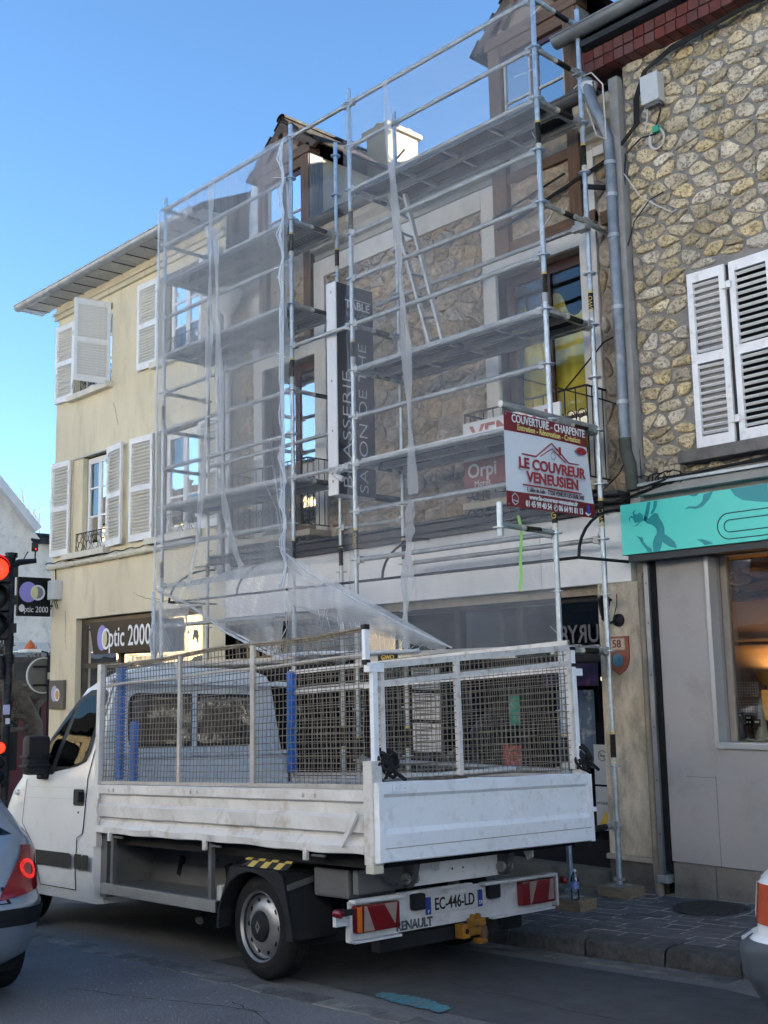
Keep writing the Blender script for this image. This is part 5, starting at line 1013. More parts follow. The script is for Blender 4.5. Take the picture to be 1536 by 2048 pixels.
ledger((XC-.3, YBk-.06, lv(-2)-.06), (XD-.03, YBk-.06, lv(-2)-.05)); ledger((XC, YBk, lv(-8)), (XD, YBk, lv(-8)))
for i in (2, 1, 0, -2, -4, -6, -10, -13): ledger((XD, YFr, lv(i)), (XD, YBk, lv(i)), 'transom', GALV2, True)
for i in (2, 1, 0, -2, -3, -4, -5, -6, -10, -13): ledger((XA, YFr, lv(i)), (XA, YBk, lv(i)), 'transom', GALV2, i in (-4, 2))
for i in (0, -2, -4, -6, -10): ledger((XB, YFr, lv(i)), (XB, YBk, lv(i)), 'transom', GALV2, True)
for i in (0, -3, -4, -6, -10): ledger((XC, YFr, lv(i)), (XC, YBk, lv(i)), 'transom', GALV2, True)
# stub tube through the right end and the sign bracket tubes
put('stub_tube', MB().tube([(XD+.045, YBk-.25, lv(-2)-.02), (XD+.045, YBk+.26, lv(-2)-.05)], .0242, 10), GALV2, SC, smooth=True); put('coupler', MB().box((XD-.06, YBk-.12, lv(-2)-.10), (XD+.06, YBk-.02, lv(-2)+.02)), GALV2, SC, bevel=.012)
put('banner_tube', MB().tube([(XD+.0, -1.36, 4.105), (XD+.0, -.03, 4.085)], .03, 12), GALV2, SC, smooth=True)
bt2 = put('bracket_tube', MB().tube([(XD, -1.40, 3.085), (XD, -.72, 3.07)], .0242, 10), GALV2, SC, smooth=True)
inst('sticker', stb, bt2, (XD, -1.1, 3.078), (-PI/2, 0, 0)); inst('sticker', stw, bt2, (XD, -1.16, 3.079), (-PI/2, 0, 0))
sb = put('bracket_spigot', MB().tube([(XD, -1.415, 2.99), (XD, -1.415, 3.27)], .027, 10), GALV, SC, smooth=True); inst('rosette', ROS, sb, (XD, -1.415, 3.06))
ALU = mat('deck_aluminium', (.42, .43, .44), .4, .7, var=.15, vs=10, dirt=((.25, .24, .22), 10, .5)); PLY = mat('deck_plywood', (.035, .03, .027), .8, var=.25, vs=6)
def deck(x0, x1, z, dark=True):
    for k, (a, b) in enumerate(((YFr+.045, YFr+.335), (YFr+.355, YBk-.045))):
        pl_ = put('deck_plank', MB().box((x0+.06, a+.02, z+.028), (x1-.06, b-.02, z+.04)), PLY if dark else mat('steel_deck', (.22, .225, .235), .55, .5, var=.2, vs=12, dirt=((.12, .12, .12), 30, .6)), SC)
        for yy in (a, b-.022): put('deck_rail', MB().box((x0+.05, yy, z-.03), (x1-.05, yy+.022, z+.045)), ALU, pl_)
        for q in range(5):
            x = x0+.06+(x1-x0-.14)*q/4; put('deck_crossbar', MB().box((x, a+.023, z-.012), (x+.03, b-.023, z+.0275)), ALU, pl_)
        for x in (x0+.05, x1-.09): put('deck_hook', MB().box((x-.03, a+.05, z+.0), (x+.07, a+.09, z+.03)), GALV2, pl_)
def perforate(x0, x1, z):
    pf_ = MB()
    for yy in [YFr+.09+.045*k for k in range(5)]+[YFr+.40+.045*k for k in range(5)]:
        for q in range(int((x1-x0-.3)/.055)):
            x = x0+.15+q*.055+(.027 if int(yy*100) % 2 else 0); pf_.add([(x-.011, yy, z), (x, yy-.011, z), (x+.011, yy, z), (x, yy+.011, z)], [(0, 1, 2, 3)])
    put('perforation', pf_, mat('sky_lit_hole', (.5, .52, .55), .9), SC, stuff=True)  # opaque pale quads: skylight through the deck holes put into the colour
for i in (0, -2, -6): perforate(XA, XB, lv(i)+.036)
for i in (0, -2, -6): deck(XA, XB, lv(i)+.01, False)
for i in (0, -4, -6): deck(XC, XD, lv(i)+.01, True)
deck(XC, XD, lv(-10)+.01, False); deck(XA, XB, lv(-10)+.01, False)
# toe beam with maker's sticker at the lowest deck
tb_ = put('front_beam', MB().box((XC+.03, YFr-.05, lv(-10)-.05), (XD-.45, YFr-.027, lv(-10)+.045)), ALU, SC); put('sticker', MB().box((-2.2, YFr-.052, lv(-10)-.035), (-1.92, YFr-.0502, lv(-10)+.03)), STK, tb_); put('sticker', MB().box((-1.91, YFr-.052, lv(-10)-.035), (-1.74, YFr-.0502, lv(-10)+.03)), STKW, tb_); text('sticker_lettering', 'GWO', GOLD, tb_, (-2.06, YFr-.053, lv(-10)-.002), EX, EZ, .07, bold=.002)
for (x, y, i) in ((XC, YFr, -7.4), (XD, YBk, -7.4), (XD, YBk, -3.4), (XD, YFr, -7.4)): text('sticker_lettering', 'GWO', GOLD, SC, (x+.012, y-.0252, lv(i)-.1), EZ, (-1, -.5, 0), .06)
# ladder between the two upper decks
la = thing('ladder', 'narrow pale aluminium ladder leaning between the two upper decks', 'ladder', (-2, -.3, lv(-4)))
b0, t0 = V(-1.74, -.32, lv(-4)+.06), V(-2.36, -.32, 7.2); b1, t1 = V(-1.53, -.36, lv(-4)+.06), V(-2.05, -.36, 6.95)
b1.z = b0.z; LADM = mat('ladder_aluminium', (.55, .53, .49), .45, .5, var=.2, vs=12)
for p, q in ((b0, t0), (b1, t1)): put('stile', MB().bar(p, q, .028, .055, up=(0, 1, 0)), LADM, la)
for i in range(8):
    t_ = (i+.6)/8; put('rung', MB().tube([b0.lerp(t0, t_), b1.lerp(t1, t_)], .014, 8), mat('dark_rung', (.1, .11, .13), .5, .4), la)
# loose cloth, ties and strap
st = MB(); st.grid(lambda a, b: V(-.33+.012*math.sin(b*9)+a*.035, -.80+.03*math.sin(b*4)-.004*a, 3.25-b*.66), 2, 24); solo('webbing_strap', st, mat('lime_strap', (.22, .5, .12), .7, var=.15), 'lime green webbing strap hanging below the roofer banner', 'strap', smooth=True)
cl = MB()
for q in range(20):
    a = random.uniform(-2.95, -2.62); p = V(a, YFr-.0, lv(-6)-.02); cl.tube([p+V(random.uniform(-.05, .05), random.uniform(-.04, .04), random.uniform(-.03, .04)) for _ in range(4)], .018, 5)
cl.tube([(-2.78, -.72, 4.06), (-2.8, -.74, 3.98), (-2.74, -.73, 3.95), (-2.7, -.72, 3.93)], .03, 6)
solo('cloth_bundle', cl, mat('grey_cloth', (.5, .5, .5), .9, var=.3), 'grey cloth bundle tied round the tube beside the vertical sign', 'cloth', smooth=True)
TIE = mat('white_cable_tie', (.75, .77, .78), .5)
tmesh = rawmesh('cable_tie', MB().tube([(0, 0, 0), (.06, -.02, .012), (.17, -.05, .03)], .0028, 4), TIE)
tie_spots = [(XB, 1, 'second front post at the middle guard rail'), (XB, -1.1, 'second front post just under the top deck'), (XB, -1.6, 'second front post above the second left deck'), (XB, -3.3, 'second front post below the second left deck'), (XB, -6.4, 'second front post under the cloth bundle, longer one'), (XB, -7.6, 'second front post where the white swag starts'),
             (XD, .55, 'right front post between the two upper guard rails'), (XD, 1.6, 'right front post near the very top'), (XD, -.8, 'right front post just under the top deck'), (XD, -1.6, 'right front post level with the oak beam'), (XD, -2.6, 'right front post above the brown window'), (XD, -6.9, 'right front post behind the roofer banner'), (XD, -9.0, 'right front post level with the white fascia'), (XD, -9.7, 'right front post at the bottom edge of the netting'), (-1.7, -7.1, 'seam of the right netting at the bent middle')]
for x, i, ds_ in tie_spots:
    o = bpy.data.objects.new('cable_tie', tmesh); COL.objects.link(o); o.location = (x, YFr-.04, lv(i)); o.rotation_euler = (random.uniform(-.5, .5), random.uniform(-.6, .4), random.uniform(-2.9, .3)); ORG[o.name] = V(0, 0, 0)
    meta(o, 'white cable tie on the '+ds_, 'cable tie', 'cable ties on the scaffold')
# ------------------------------------------------------------------ netting
NETL = netmat('net_left', .38, (.62, .65, .69), .14); NETR = netmat('net_right', .25, (.55, .58, .63), .15); NETF = netmat('net_fold', .6, (.8, .84, .88), .25); NETD = netmat('net_dense', .46, (.74, .77, .81), .2)
def wob(x, z, s=1.): return s*(.018*math.sin(x*5.1+z*1.3)+.012*math.sin(z*6.3+x*2.2)+.008*math.sin(x*13+z*3))
yn = YFr-.05
def pin(z): return .03*abs(math.sin((z-L0)/.5*PI))   # nips in at every ring
def sheet(fx, nu, nv): return MB().grid(fx, nu, nv)
sn = sheet(lambda a, b: V(XA-.05+.015*math.sin(b*40)+a*(XB+.03-XA+.05), yn-.012-pin(3.0+b*5.1)*.6*(1-abs(2*a-1))+wob(a*2.6, b*5, .5), 3.02+b*(8.075-3.02)), 30, 90)
N1 = solo('debris_netting', sn, NETL, 'white debris netting covering the left scaffold bay, seamed and creased', 'netting', smooth=True)
sn = sheet(lambda a, b: V(XC-.02+a*(XD+.03-XC+.02), yn-.012-pin(2.05+b*6.0)*.5+wob(a*2.5+3, b*6, .5), 2.08+b*(8.075-2.08)), 30, 90)
N2 = solo('debris_netting', sn, NETR, 'thin sheer debris netting over the right scaffold bay behind the roofer banner', 'netting', smooth=True)
sn = sheet(lambda a, b: V(XB+.02+a*(XC-XB-.04), yn-.005+wob(a+1, b*6, .4), 2.2+b*(7.3-2.2)), 10, 60)
N3 = solo('debris_netting', sn, netmat('net_mid', .09, (.55, .58, .63)), 'sheer strip of netting over the narrow gap holding the vertical sign', 'netting', smooth=True)
def ribbon(parent, pts, wd, m=None, name='fold'):
    pts = [V(*p) for p in pts]; mbx = MB(); k = len(pts)-1; steps = 24
    def f(a, b):
        t = b*k; i = min(int(t), k-1); p = pts[i].lerp(pts[i+1], t-i); d = (pts[i+1]-pts[i]).normalized(); s = d.cross(EY).normalized()
        return p+s*((a-.5)*wd*(1+.35*math.sin(b*23+p.x)))+V(0, -.006+.012*math.sin(a*9+b*17), 0)
    mbx.grid(f, 3, steps); return put(name, mbx, m or NETF, parent, smooth=True)
for p, wd in ((((-5.03, yn-.03, 8.0), (-5.05, yn-.03, 6.2), (-5.13, yn-.03, 4.64), (-5.3, yn-.03, 3.5), (-5.5, yn-.03, 3.0)), .10), (((-4.93, yn-.03, 7.4), (-4.85, yn-.03, 5.6), (-4.75, yn-.03, 3.98), (-4.6, yn-.03, 3.5), (-4.4, yn-.03, 3.15)), .11)): ribbon(N1, p, wd, NETD, 'seam')
ribbon(N2, ((-1.9, yn-.03, 8.03), (-1.79, yn-.03, 6.7), (-1.67, yn-.03, 5.08), (-1.62, yn-.03, 3.62)), .10, NETD, 'seam'); ribbon(N2, ((-1.66, yn-.03, 3.55), (-1.69, yn-.03, 3.2), (-1.80, yn-.03, 2.15)), .12, NETD, 'seam')
def rope(parent, pts, r, m=None, name='fold', n=40):
    pts = [V(*p) for p in pts]; k = len(pts)-1; q = []
    for i in range(n+1):
        t = i/n*k; j = min(int(t), k-1); q.append(pts[j].lerp(pts[j+1], t-j))
    rs = [r*(.7+.6*random.random()) for _ in q]; return put(name, MB().tube(q, r, 6, rs=rs), m or NETF, parent, smooth=True)
# gathered edge of the left net along the second front post
for q in range(6):
    pts = []
    for i in range(23):
        z = 8.03-i*.235; nip = abs(math.sin((z-L0)/.5*PI)); pts.append((XB-.035-.055*nip*(q % 2)-.03*nip*random.random()+.012*q, yn-.035-.02*q*nip, z))
    rope(N1, pts, .0065, NETF)
for q in range(3): rope(N1, [(XA-.045-.03*abs(math.sin(i*.5*PI*1.06))*q/2, yn-.02, 8.05-i*.25) for i in range(25)], .009, NETF)
for q in range(9):
    a = random.uniform(-.4, .02); rope(N1, [(XB-.02, yn-.04, 3.25+random.uniform(-.2, .2)), (XB-.08+a*.3, yn-.03, 3.75), (XB+a-.1, yn-.02, 4.3+random.uniform(-.2, .4))], .0022, NETF)
# lower swags
def tri(A, B, C_, D_, sag, nu=26, nv=14): # A..B along the top, D..C along the bottom
    A, B, C_, D_ = V(*A), V(*B), V(*C_), V(*D_)
    return MB().grid(lambda a, b: (A.lerp(B, a)).lerp(D_.lerp(C_, a), b)+V(0, -sag*math.sin(PI*b)*(.3+math.sin(PI*a))+.02*math.sin(a*31+b*5)*b, -.05*math.sin(PI*a)*b), nu, nv)
N4 = solo('debris_netting', tri((XA, yn-.02, 3.03), (XB, yn-.02, 3.2), (-3.45, -.95, 2.12), (XA+.1, yn-.03, 2.98), .06), NETL, 'loose lower end of the left netting sweeping down onto the truck cage', 'netting', smooth=True)
rope(N4, [(XA+.05, yn-.03, 3.0), (-5.45, -.80, 2.80), (-4.55, -.88, 2.42), (-3.72, -.97, 2.17), (-3.35, -1.0, 2.08)], .014, NETF)
rope(N4, [(-5.5, -.80, 2.82), (-4.55, -.86, 2.45), (-3.6, -.95, 2.16)], .010, NETF)
for q in range(16):
    t = q/15; rope(N4, [(-5.3+1.7*t, yn-.05, 2.98+.1*t), (-3.9+.35*t+random.uniform(-.2, .2), -.88, 2.42), (-3.6+random.uniform(-.1, .15), -.95, 2.16)], .0022, NETF)
N5 = solo('debris_netting', tri((XB, yn-.03, 3.22), (-1.2, yn-.06, 2.16), (-1.25, yn-.04, 2.10), (XB+.02, yn-.03, 2.68), .05), NETD, 'white netting swag fanning from the second post down to the right beam', 'netting', smooth=True)
N6 = solo('debris_netting', tri((XB+.02, yn-.02, 2.68), (-1.9, yn-.03, 2.38), (-1.95, yn-.03, 2.11), (-3.6, yn-.06, 2.12), .04), NETL, 'crumpled netting lying on the beam below the white swag', 'netting', smooth=True)
rope(N5, [(XB, yn-.05, 3.22), (-3.2, yn-.07, 2.98), (-2.35, yn-.09, 2.62), (-1.75, yn-.08, 2.36), (-1.15, yn-.06, 2.13)], .010, NETF)
rope(N5, [(XB, yn-.05, 3.1), (-3.1, yn-.07, 2.86), (-2.3, yn-.08, 2.56), (-1.8, yn-.07, 2.34)], .006, NETF)
for q in range(20):
    t = q/19; top = V(-2.9+1.6*t, yn-.07, 2.80-.68*t+.04); rope(N6, [top, V(-3.1+1.5*t+random.uniform(-.1, .1), yn-.08, 2.13+.2*(1-t))*.5+top*.5, V(-3.0+1.55*t+random.uniform(-.15, .1), yn-.06, 2.125)], .0022, NETF)
rope(N6, [(-3.6, -.95, 2.13), (-3.0, -.9, 2.14), (-2.4, -.8, 2.125), (-1.6, -.78, 2.12)], .02, NETF)
N7 = solo('debris_netting', sheet(lambda a, b: V(-6.3+a*.75, yn-.02+.03*math.sin(a*14)+.02*math.sin(b*9+a*5), 1.95+b*(.95-.12*a)), 16, 12), NETD, 'bunched netting hanging at the foot of the left corner post', 'netting', smooth=True)
for q in range(7): rope(N7, [(-6.28+q*.03, yn-.05, 2.5+q*.03), (-6.1+q*.06, yn-.06, 2.25), (-6.2+q*.1, yn-.05, 2.0)], .0028, NETF)
rope(N7, [(-6.26, yn-.04, 3.0), (-6.24, yn-.05, 2.6), (-6.3, yn-.05, 2.42), (-6.22, yn-.05, 2.1)], .018, NETF)
# ------------------------------------------------------------------ roofer banner
ba = thing('roofer_banner', 'white and burgundy roofing company banner tied to the scaffold end', 'banner', (.05, -.8, 3.23))
BO = V(.055, -1.395, 3.232); BU = V(.0, 1, -.0).normalized(); 
def bp_(a, b, d=0.): # a 0..1 across, b 0..1 up, d proud of the sheet
    a2 = a*(1.125+.10*(1-b)); return V(.055+.012*math.sin(a*4.2)*math.sin(b*3)+d, -1.39+a2+.02*(b-.5)*0, 3.232+b*.795+.005*math.sin(a*3))
put('sheet', MB().grid(lambda a, b: bp_(a, b), 16, 12), mat('banner_white', (.70, .72, .76), .45, var=.02), ba, smooth=True)
BRD = mat('banner_burgundy', (.20, .014, .022), .45, var=.03); BRD2 = mat('banner_red', (.35, .022, .03), .45, var=0); CREAMY = mat('banner_yellow', (.75, .6, .2), .5, var=0); BLUEP = mat('banner_blue', (.03, .06, .4), .5, var=0)
put('band', MB().grid(lambda a, b: bp_(a, .80+b*.2, .0015), 16, 4), BRD, ba); put('band', MB().grid(lambda a, b: bp_(a, b*.165, .0015), 16, 4), BRD, ba)
def bt(s, a, b, sz, m, sx=1., bold=0., shear=0., al='CENTER', d=.022): return text('lettering', s, m, ba, (.075+ .0, -1.39+a*1.165, 3.232+b*.795), EY, EZ, sz, sx=sx, bold=bold, shear=shear, align=al)
bt('COUVERTURE - CHARPENTE', .5, .935, .098, WHITEINK, .80, .001); bt('Entretien - Rénovation - Création', .5, .85, .072, CREAMY, .88, .0012)
for dd, mm_, bo_, ox, oz in ((0, PALEG, .009, .006, -.007), (.004, BRD2, .004, 0, 0)):
    for q, zz in (('LE COUVREUR', .475), ('VENEUSIEN', .335)): text('lettering', q, mm_, ba, (.073+dd, -1.39+.52*1.165+ox, 3.232+zz*.795+oz), EY, EZ, .125, sx=1.12, bold=bo_)
bt('1, allée du Lido - 77250 VENEUX-LES-SABLONS', .55, .205, .055, mat('banner_dark', (.08, .02, .02), .5, var=0), .72, .0005)
bt('www.le-couvreur-veneusien.fr', .52, .125, .055, WHITEINK, .98, .0015); bt('01 45 99 40 54', .34, .05, .072, WHITEINK, .78, .0015); bt('06 64 91 81 13', .72, .05, .072, WHITEINK, .78, .0015)
def bl(pts, m, th=.011):
    mbx = MB()
    for p, q in zip(pts[:-1], pts[1:]): mbx.bar((.0745, -1.39+p[0]*1.165, 3.232+p[1]*.795), (.0745, -1.39+q[0]*1.165, 3.232+q[1]*.795), .003, th, up=(0, 0, 1) if abs(q[0]-p[0]) > .01 else (0, 1, 0))
    return put('line_print', mbx, m, ba)
bl([(.17, .575), (.33, .575), (.52, .755), (.72, .57), (.84, .575)], BRD2); bl([(.38, .585), (.52, .695), (.68, .57)], BRD2, .008); bl([(.17, .25), (.86, .25)], BRD2, .012); bl([(.615, .64), (.615, .73)], BRD2, .028)
put('ring_print', disc((.0745, -1.39+.53*1.165, 3.232+.615*.795), EY, EZ, .033, .036, r_in=.82), mat('banner_grey', (.25, .25, .28), .5, var=0), ba)
put('stamp', disc((.0745, -1.39+.88*1.165, 3.232+.735*.795), EY, EZ, .075, .033), BRD2, ba); bt('Devis et déplacement', .88, .745, .02, WHITEINK, .7); bt('gratuits', .88, .72, .02, WHITEINK, .7)
put('phone_ring', disc((.0745, -1.39+.535*1.165, 3.232+.05*.795), EY, EZ, .026, .03, r_in=.8), WHITEINK, ba); bl([(.526, .035), (.53, .055), (.545, .068)], WHITEINK, .008)
hx_ = (-1.39+.075*1.165, 3.232+.08*.795)
put('badge', MB().prism([(-.04, -.025), (0, -.05), (.04, -.025), (.04, .025), (0, .055), (-.04, .025)], (.0745, hx_[0], hx_[1]), EY, EZ, 0, .002), PALEG, ba); put('badge', MB().prism([(-.034, -.02), (0, -.042), (.034, -.02), (.034, .021), (0, .046), (-.034, .021)], (.0745, hx_[0], hx_[1]), EY, EZ, .001, .003), BRD, ba); text('lettering', '10 ans', PALEG, ba, (.0785, hx_[0], hx_[1]-.012), EY, EZ, .026)
hx2 = (-1.39+.93*1.165, 3.232+.085*.795); put('badge', MB().prism([(-.045, -.035), (.0, -.058), (.045, -.035), (0, -.015)], (.0745, hx2[0], hx2[1]), EY, EZ, 0, .002), WHITEINK, ba); put('badge', MB().prism([(-.02, -.035), (.024, -.04), (.02, .03), (.0, .045), (-.02, .03)], (.0745, hx2[0], hx2[1]), EY, EZ, .002, .004), BLUEP, ba)
for a, b in ((.02, .975), (.98, .975), (.02, .03), (.98, .03), (.5, .985)): put('eyelet', disc(bp_(a, b, .003), EY, EZ, .008, .008, r_in=.4), GALV, ba)
# water bottle on the sole block
wb = thing('water_bottle', 'clear plastic water bottle with a blue label standing on the timber block', 'bottle', (.20, -.75, .085)); bz = walkz(0)+.094; bo = (.10, -.765, bz)
put('body', MB().lathe([(.028, 0), (.034, .008), (.034, .05), (.031, .058), (.034, .066), (.034, .165), (.026, .19), (.013, .212), (.013, .225)], bo, EZ, 18), glass('clear_plastic', (.93, .95, .97), .2, .08), wb, smooth=True)
put('label', MB().lathe([(.0345, .09), (.0345, .145)], bo, EZ, 18, caps=False), mat('bottle_label', (.25, .3, .55), .5, var=.5, vs=50), wb, smooth=True); put('cap', MB().lathe([(.016, .222), (.016, .24), (.0, .241)], bo, EZ, 14), WHITEINK, wb)

# ------------------------------------------------------------------ vehicles: local axes u forward, v to the kerb, w up
def vehicle_matrix(O, yawv):
    n = V(-.045, .035, 1).normalized(); F = V(*yawv); F = (F-n*F.dot(n)).normalized(); Vv = F.cross(n)
    if Vv.y < 0: Vv = -Vv
    m = Matrix((F, -Vv, n)).transposed().to_4x4(); m.translation = Vector(O); return m
class TB(MB):   # mesh builder fed with (u, v, w)
    def add(s, vs, fs): return MB.add(s, [Vector((p[0], -p[1], p[2])) for p in vs], [tuple(reversed(f)) for f in fs])
def vroot(name, label, cat, mtx):
    o = bpy.data.objects.new(name, None); COL.objects.link(o); o.matrix_world = mtx; ORG[o.name] = V(0, 0, 0); return meta(o, label, cat)
TM = vehicle_matrix((-.25, -3.64, -.08), (-1, .04, 0))
TR = vroot('tipper_truck', 'white crew tipper truck with mesh cage sides and dropside bed parked by the kerb', 'truck', TM)
TW = mat('truck_white', (.59, .61, .62), .4, var=.05, vs=2, coat=.25, dirt=((.40, .40, .385), 3.5, .5)); BEDW = mat('bed_white_paint', (.58, .57, .55), .5, var=.06, vs=3, bump=.08, bs=12, dirt=((.33, .27, .21), 9, .75)); TAILW = mat('tailgate_white', (.76, .79, .82), .5, var=.05, vs=3, bump=.08, bs=14, dirt=((.42, .38, .34), 12, .5))
TBL = mat('truck_black_plastic', (.018, .019, .021), .55, var=.15); TGR = mat('chassis_grey', (.10, .105, .11), .6, .1, var=.2, dirt=((.1, .1, .1), 6, .6)); TDK = mat('underside_black', (.012, .012, .013), .8)
RUBB = mat('tyre_rubber', (.016, .016, .017), .8, var=.2, vs=30, bump=.2, bs=90); RIM = mat('steel_rim', (.33, .33, .33), .42, .7, var=.12, dirt=((.12, .11, .1), 9, .5))
CGL = glass('cab_glass', (.10, .15, .145), .03, .01, .12, .22)
HWP = [(.2, .90), (.32, .945), (.5, .965), (1.28, .965), (1.45, .935), (2.08, .80), (2.16, .74), (2.2, .6)]
UFP = [(.2, 4.48), (.32, 4.58), (.5, 4.66), (.8, 4.65), (.98, 4.57), (1.15, 4.44), (1.27, 4.28), (1.38, 3.98), (1.45, 3.86), (1.53, 3.78), (2.05, 3.13), (2.12, 2.96), (2.17, 2.78), (2.2, 2.6)]
def lerp(T, w_):
    if w_ <= T[0][0]: return T[0][1]
    for a, b in zip(T[:-1], T[1:]):
        if w_ <= b[0]: return a[1]+(b[1]-a[1])*(w_-a[0])/(b[0]-a[0])
    return T[-1][1]
VC = .95; UR = 2.36
def cabside(u, w_, off=0.):
    hw = lerp(HWP, w_); uf = lerp(UFP, w_); r_ = .55 if w_ < 1.3 else .30
    d = max(0, (u-(uf-r_))/r_); ins = hw*.42*(1-math.sqrt(max(0, 1-min(d, 1)**2))) if d > 0 else 0
    return V(u, VC-hw+ins-off, w_)
cb_ = TB(); lev = [.28, .36, .5, .7, .85, .98, 1.08, 1.15, 1.22, 1.28, 1.33, 1.38, 1.45, 1.6, 1.75, 1.9, 2.05, 2.12, 2.16, 2.2]
rings = []
for w_ in lev:
    uf = lerp(UFP, w_); hw = lerp(HWP, w_); us = [UR+(uf-UR)*t for t in (0, .02, .15, .3, .45, .6, .72, .8, .86, .9, .94, .97, .99, 1.0)]
    L_ = [cabside(u, w_) for u in us]; L_[0] = V(UR, VC-hw+.05, w_)
    fr_ = [V(uf+.06*math.sin(PI*t)*(1), VC+(L_[-1].y-VC)*(1-2*t), w_) for t in (.12, .25, .4, .5, .6, .75, .88)]
    rings.append(L_+fr_+[V(p.x, 2*VC-p.y, p.z) for p in reversed(L_)])
n = len(rings[0]); vs = [p for r_ in rings for p in r_]; fs = [(i*n+j, i*n+(j+1) % n, (i+1)*n+(j+1) % n, (i+1)*n+j) for i in range(len(lev)-1) for j in range(n)]
vs.append(V(2.43, VC, 2.215)); top = (len(lev)-1)*n; fs += [(top+j, top+(j+1) % n, len(vs)-1) for j in range(n)]
cb_.add(vs, fs); body = put('cab_body', cb_, TW, TR, smooth=True)
def strip(rows, off, m, name, parent=TR, both=False, th=.0):
    tb = TB()
    for s_ in ((1,) if not both else (1, -1)):
        k = 10; g = []
        for (w_, ua, ub) in rows: g.append([cabside(ua+(ub-ua)*i/k, w_, off) for i in range(k+1)])
        vs = [V(p.x, p.y if s_ > 0 else 2*VC-p.y, p.z) for r_ in g for p in r_]
        tb.add(vs, [(i*(k+1)+j, i*(k+1)+j+1, (i+1)*(k+1)+j+1, (i+1)*(k+1)+j) for i in range(len(rows)-1) for j in range(k)])
    return put(name, tb, m, parent, smooth=True)
def outline(pts, off, r_, m, name, parent):
    q = []
    for a, b in zip(pts, pts[1:]):
        for i in range(5): t = i/5; q.append(cabside(a[0]+(b[0]-a[0])*t, a[1]+(b[1]-a[1])*t, off))
    q.append(cabside(*pts[-1], off)); tb = TB(); tb.tube(q, r_, 6); return put(name, tb, m, parent, smooth=True)
door = strip([(.37, 2.72, 3.40), (.5, 2.71, 3.44), (.66, 2.70, 3.50), (.77, 2.71, 3.66), (.82, 2.60, 3.78), (.9, 2.585, 3.80), (1.08, 2.56, 3.77), (1.28, 2.53, 3.73), (1.36, 2.52, 3.66), (1.45, 2.51, 3.57), (1.7, 2.465, 3.36), (1.9, 2.44, 3.17), (2.05, 2.42, 2.95)], .006, TW, 'door')
outline([(2.42, 2.06), (2.465, 1.7), (2.53, 1.28), (2.585, .9), (2.60, .83), (2.70, .79), (2.71, .55), (2.72, .37), (3.40, .37)], .006, .0032, TDK, 'door_seam', door); outline([(3.40, .37), (3.50, .66), (3.80, .88), (3.77, 1.08), (3.73, 1.27)], .006, .0032, TDK, 'door_seam', door)
wr = [(1.335, 3.20, 3.34), (1.38, 2.78, 3.41), (1.42, 2.63, 3.43), (1.5, 2.585, 3.44), (1.64, 2.56, 3.365), (1.8, 2.53, 3.20), (1.92, 2.50, 3.06), (1.975, 2.49, 2.975), (2.005, 2.52, 2.84)]
strip([(w_, a-.03, b+.025) for w_, a, b in [(1.31, 3.24, 3.33)]+wr+[(2.03, 2.58, 2.78)]], .011, TBL, 'window_seal', door)
pn = strip([(w_, a, min(b, 3.22-.45*(w_-1.335))) for w_, a, b in wr if a < 3.15 or w_ > 1.4][1:] if False else [(1.38, 2.86, 3.15), (1.42, 2.68, 3.145), (1.5, 2.62, 3.12), (1.64, 2.595, 3.06), (1.8, 2.565, 3.0), (1.92, 2.535, 2.94), (1.96, 2.53, 2.90), (1.98, 2.55, 2.82)], .016, CGL, 'pane', door)
strip([(1.39, 3.24, 3.36), (1.5, 3.21, 3.40), (1.64, 3.15, 3.325), (1.8, 3.08, 3.165), (1.87, 3.05, 3.085)], .016, CGL, 'pane', door)
strip([(.545, 2.78, 3.46), (.56, 2.75, 3.47), (.645, 2.75, 3.48), (.665, 2.78, 3.47)], .028, TBL, 'rubbing_strip', door); strip([(.545, 2.44, 2.53), (.56, 2.43, 2.555), (.65, 2.43, 2.555), (.665, 2.44, 2.53)], .03, TBL, 'rubbing_strip'); strip([(.545, 2.57, 2.69), (.56, 2.565, 2.70), (.65, 2.565, 2.70), (.665, 2.57, 2.69)], .026, TBL, 'rubbing_strip')
hb = strip([(1.055, 2.585, 2.76), (1.07, 2.575, 2.775), (1.175, 2.575, 2.775), (1.19, 2.585, 2.765)], .012, TBL, 'handle', door); tb = TB(); tb.bar((2.60, VC-.965-.035, 1.085), (2.60, VC-.965-.035, 1.17), .05, .02, up=(1, 0, 0)); put('handle_grip', tb, TBL, door, bevel=.006)
tb = TB(); tb.tube([(2.68, VC-.971, 1.0), (2.68, VC-.978, 1.0)], .009, 8); put('lock', tb, TGR, door)
strip([(1.105, 2.60, 3.72), (1.112, 2.60, 3.72)], .0085, mat('crease_grey', (.5, .52, .54), .5), 'crease', door); strip([(1.20, 2.56, 3.7), (1.206, 2.56, 3.7)], .0085, MATS['crease_grey'], 'crease', door)
tb = TB(); tb.lathe([(.03, 0), (.028, .02), (0, .03)], cabside(3.93, 1.15), (0, -1, 0), 14); put('side_indicator', tb, mat('clear_lens', (.6, .6, .6), .15, var=.2), TR, smooth=True)
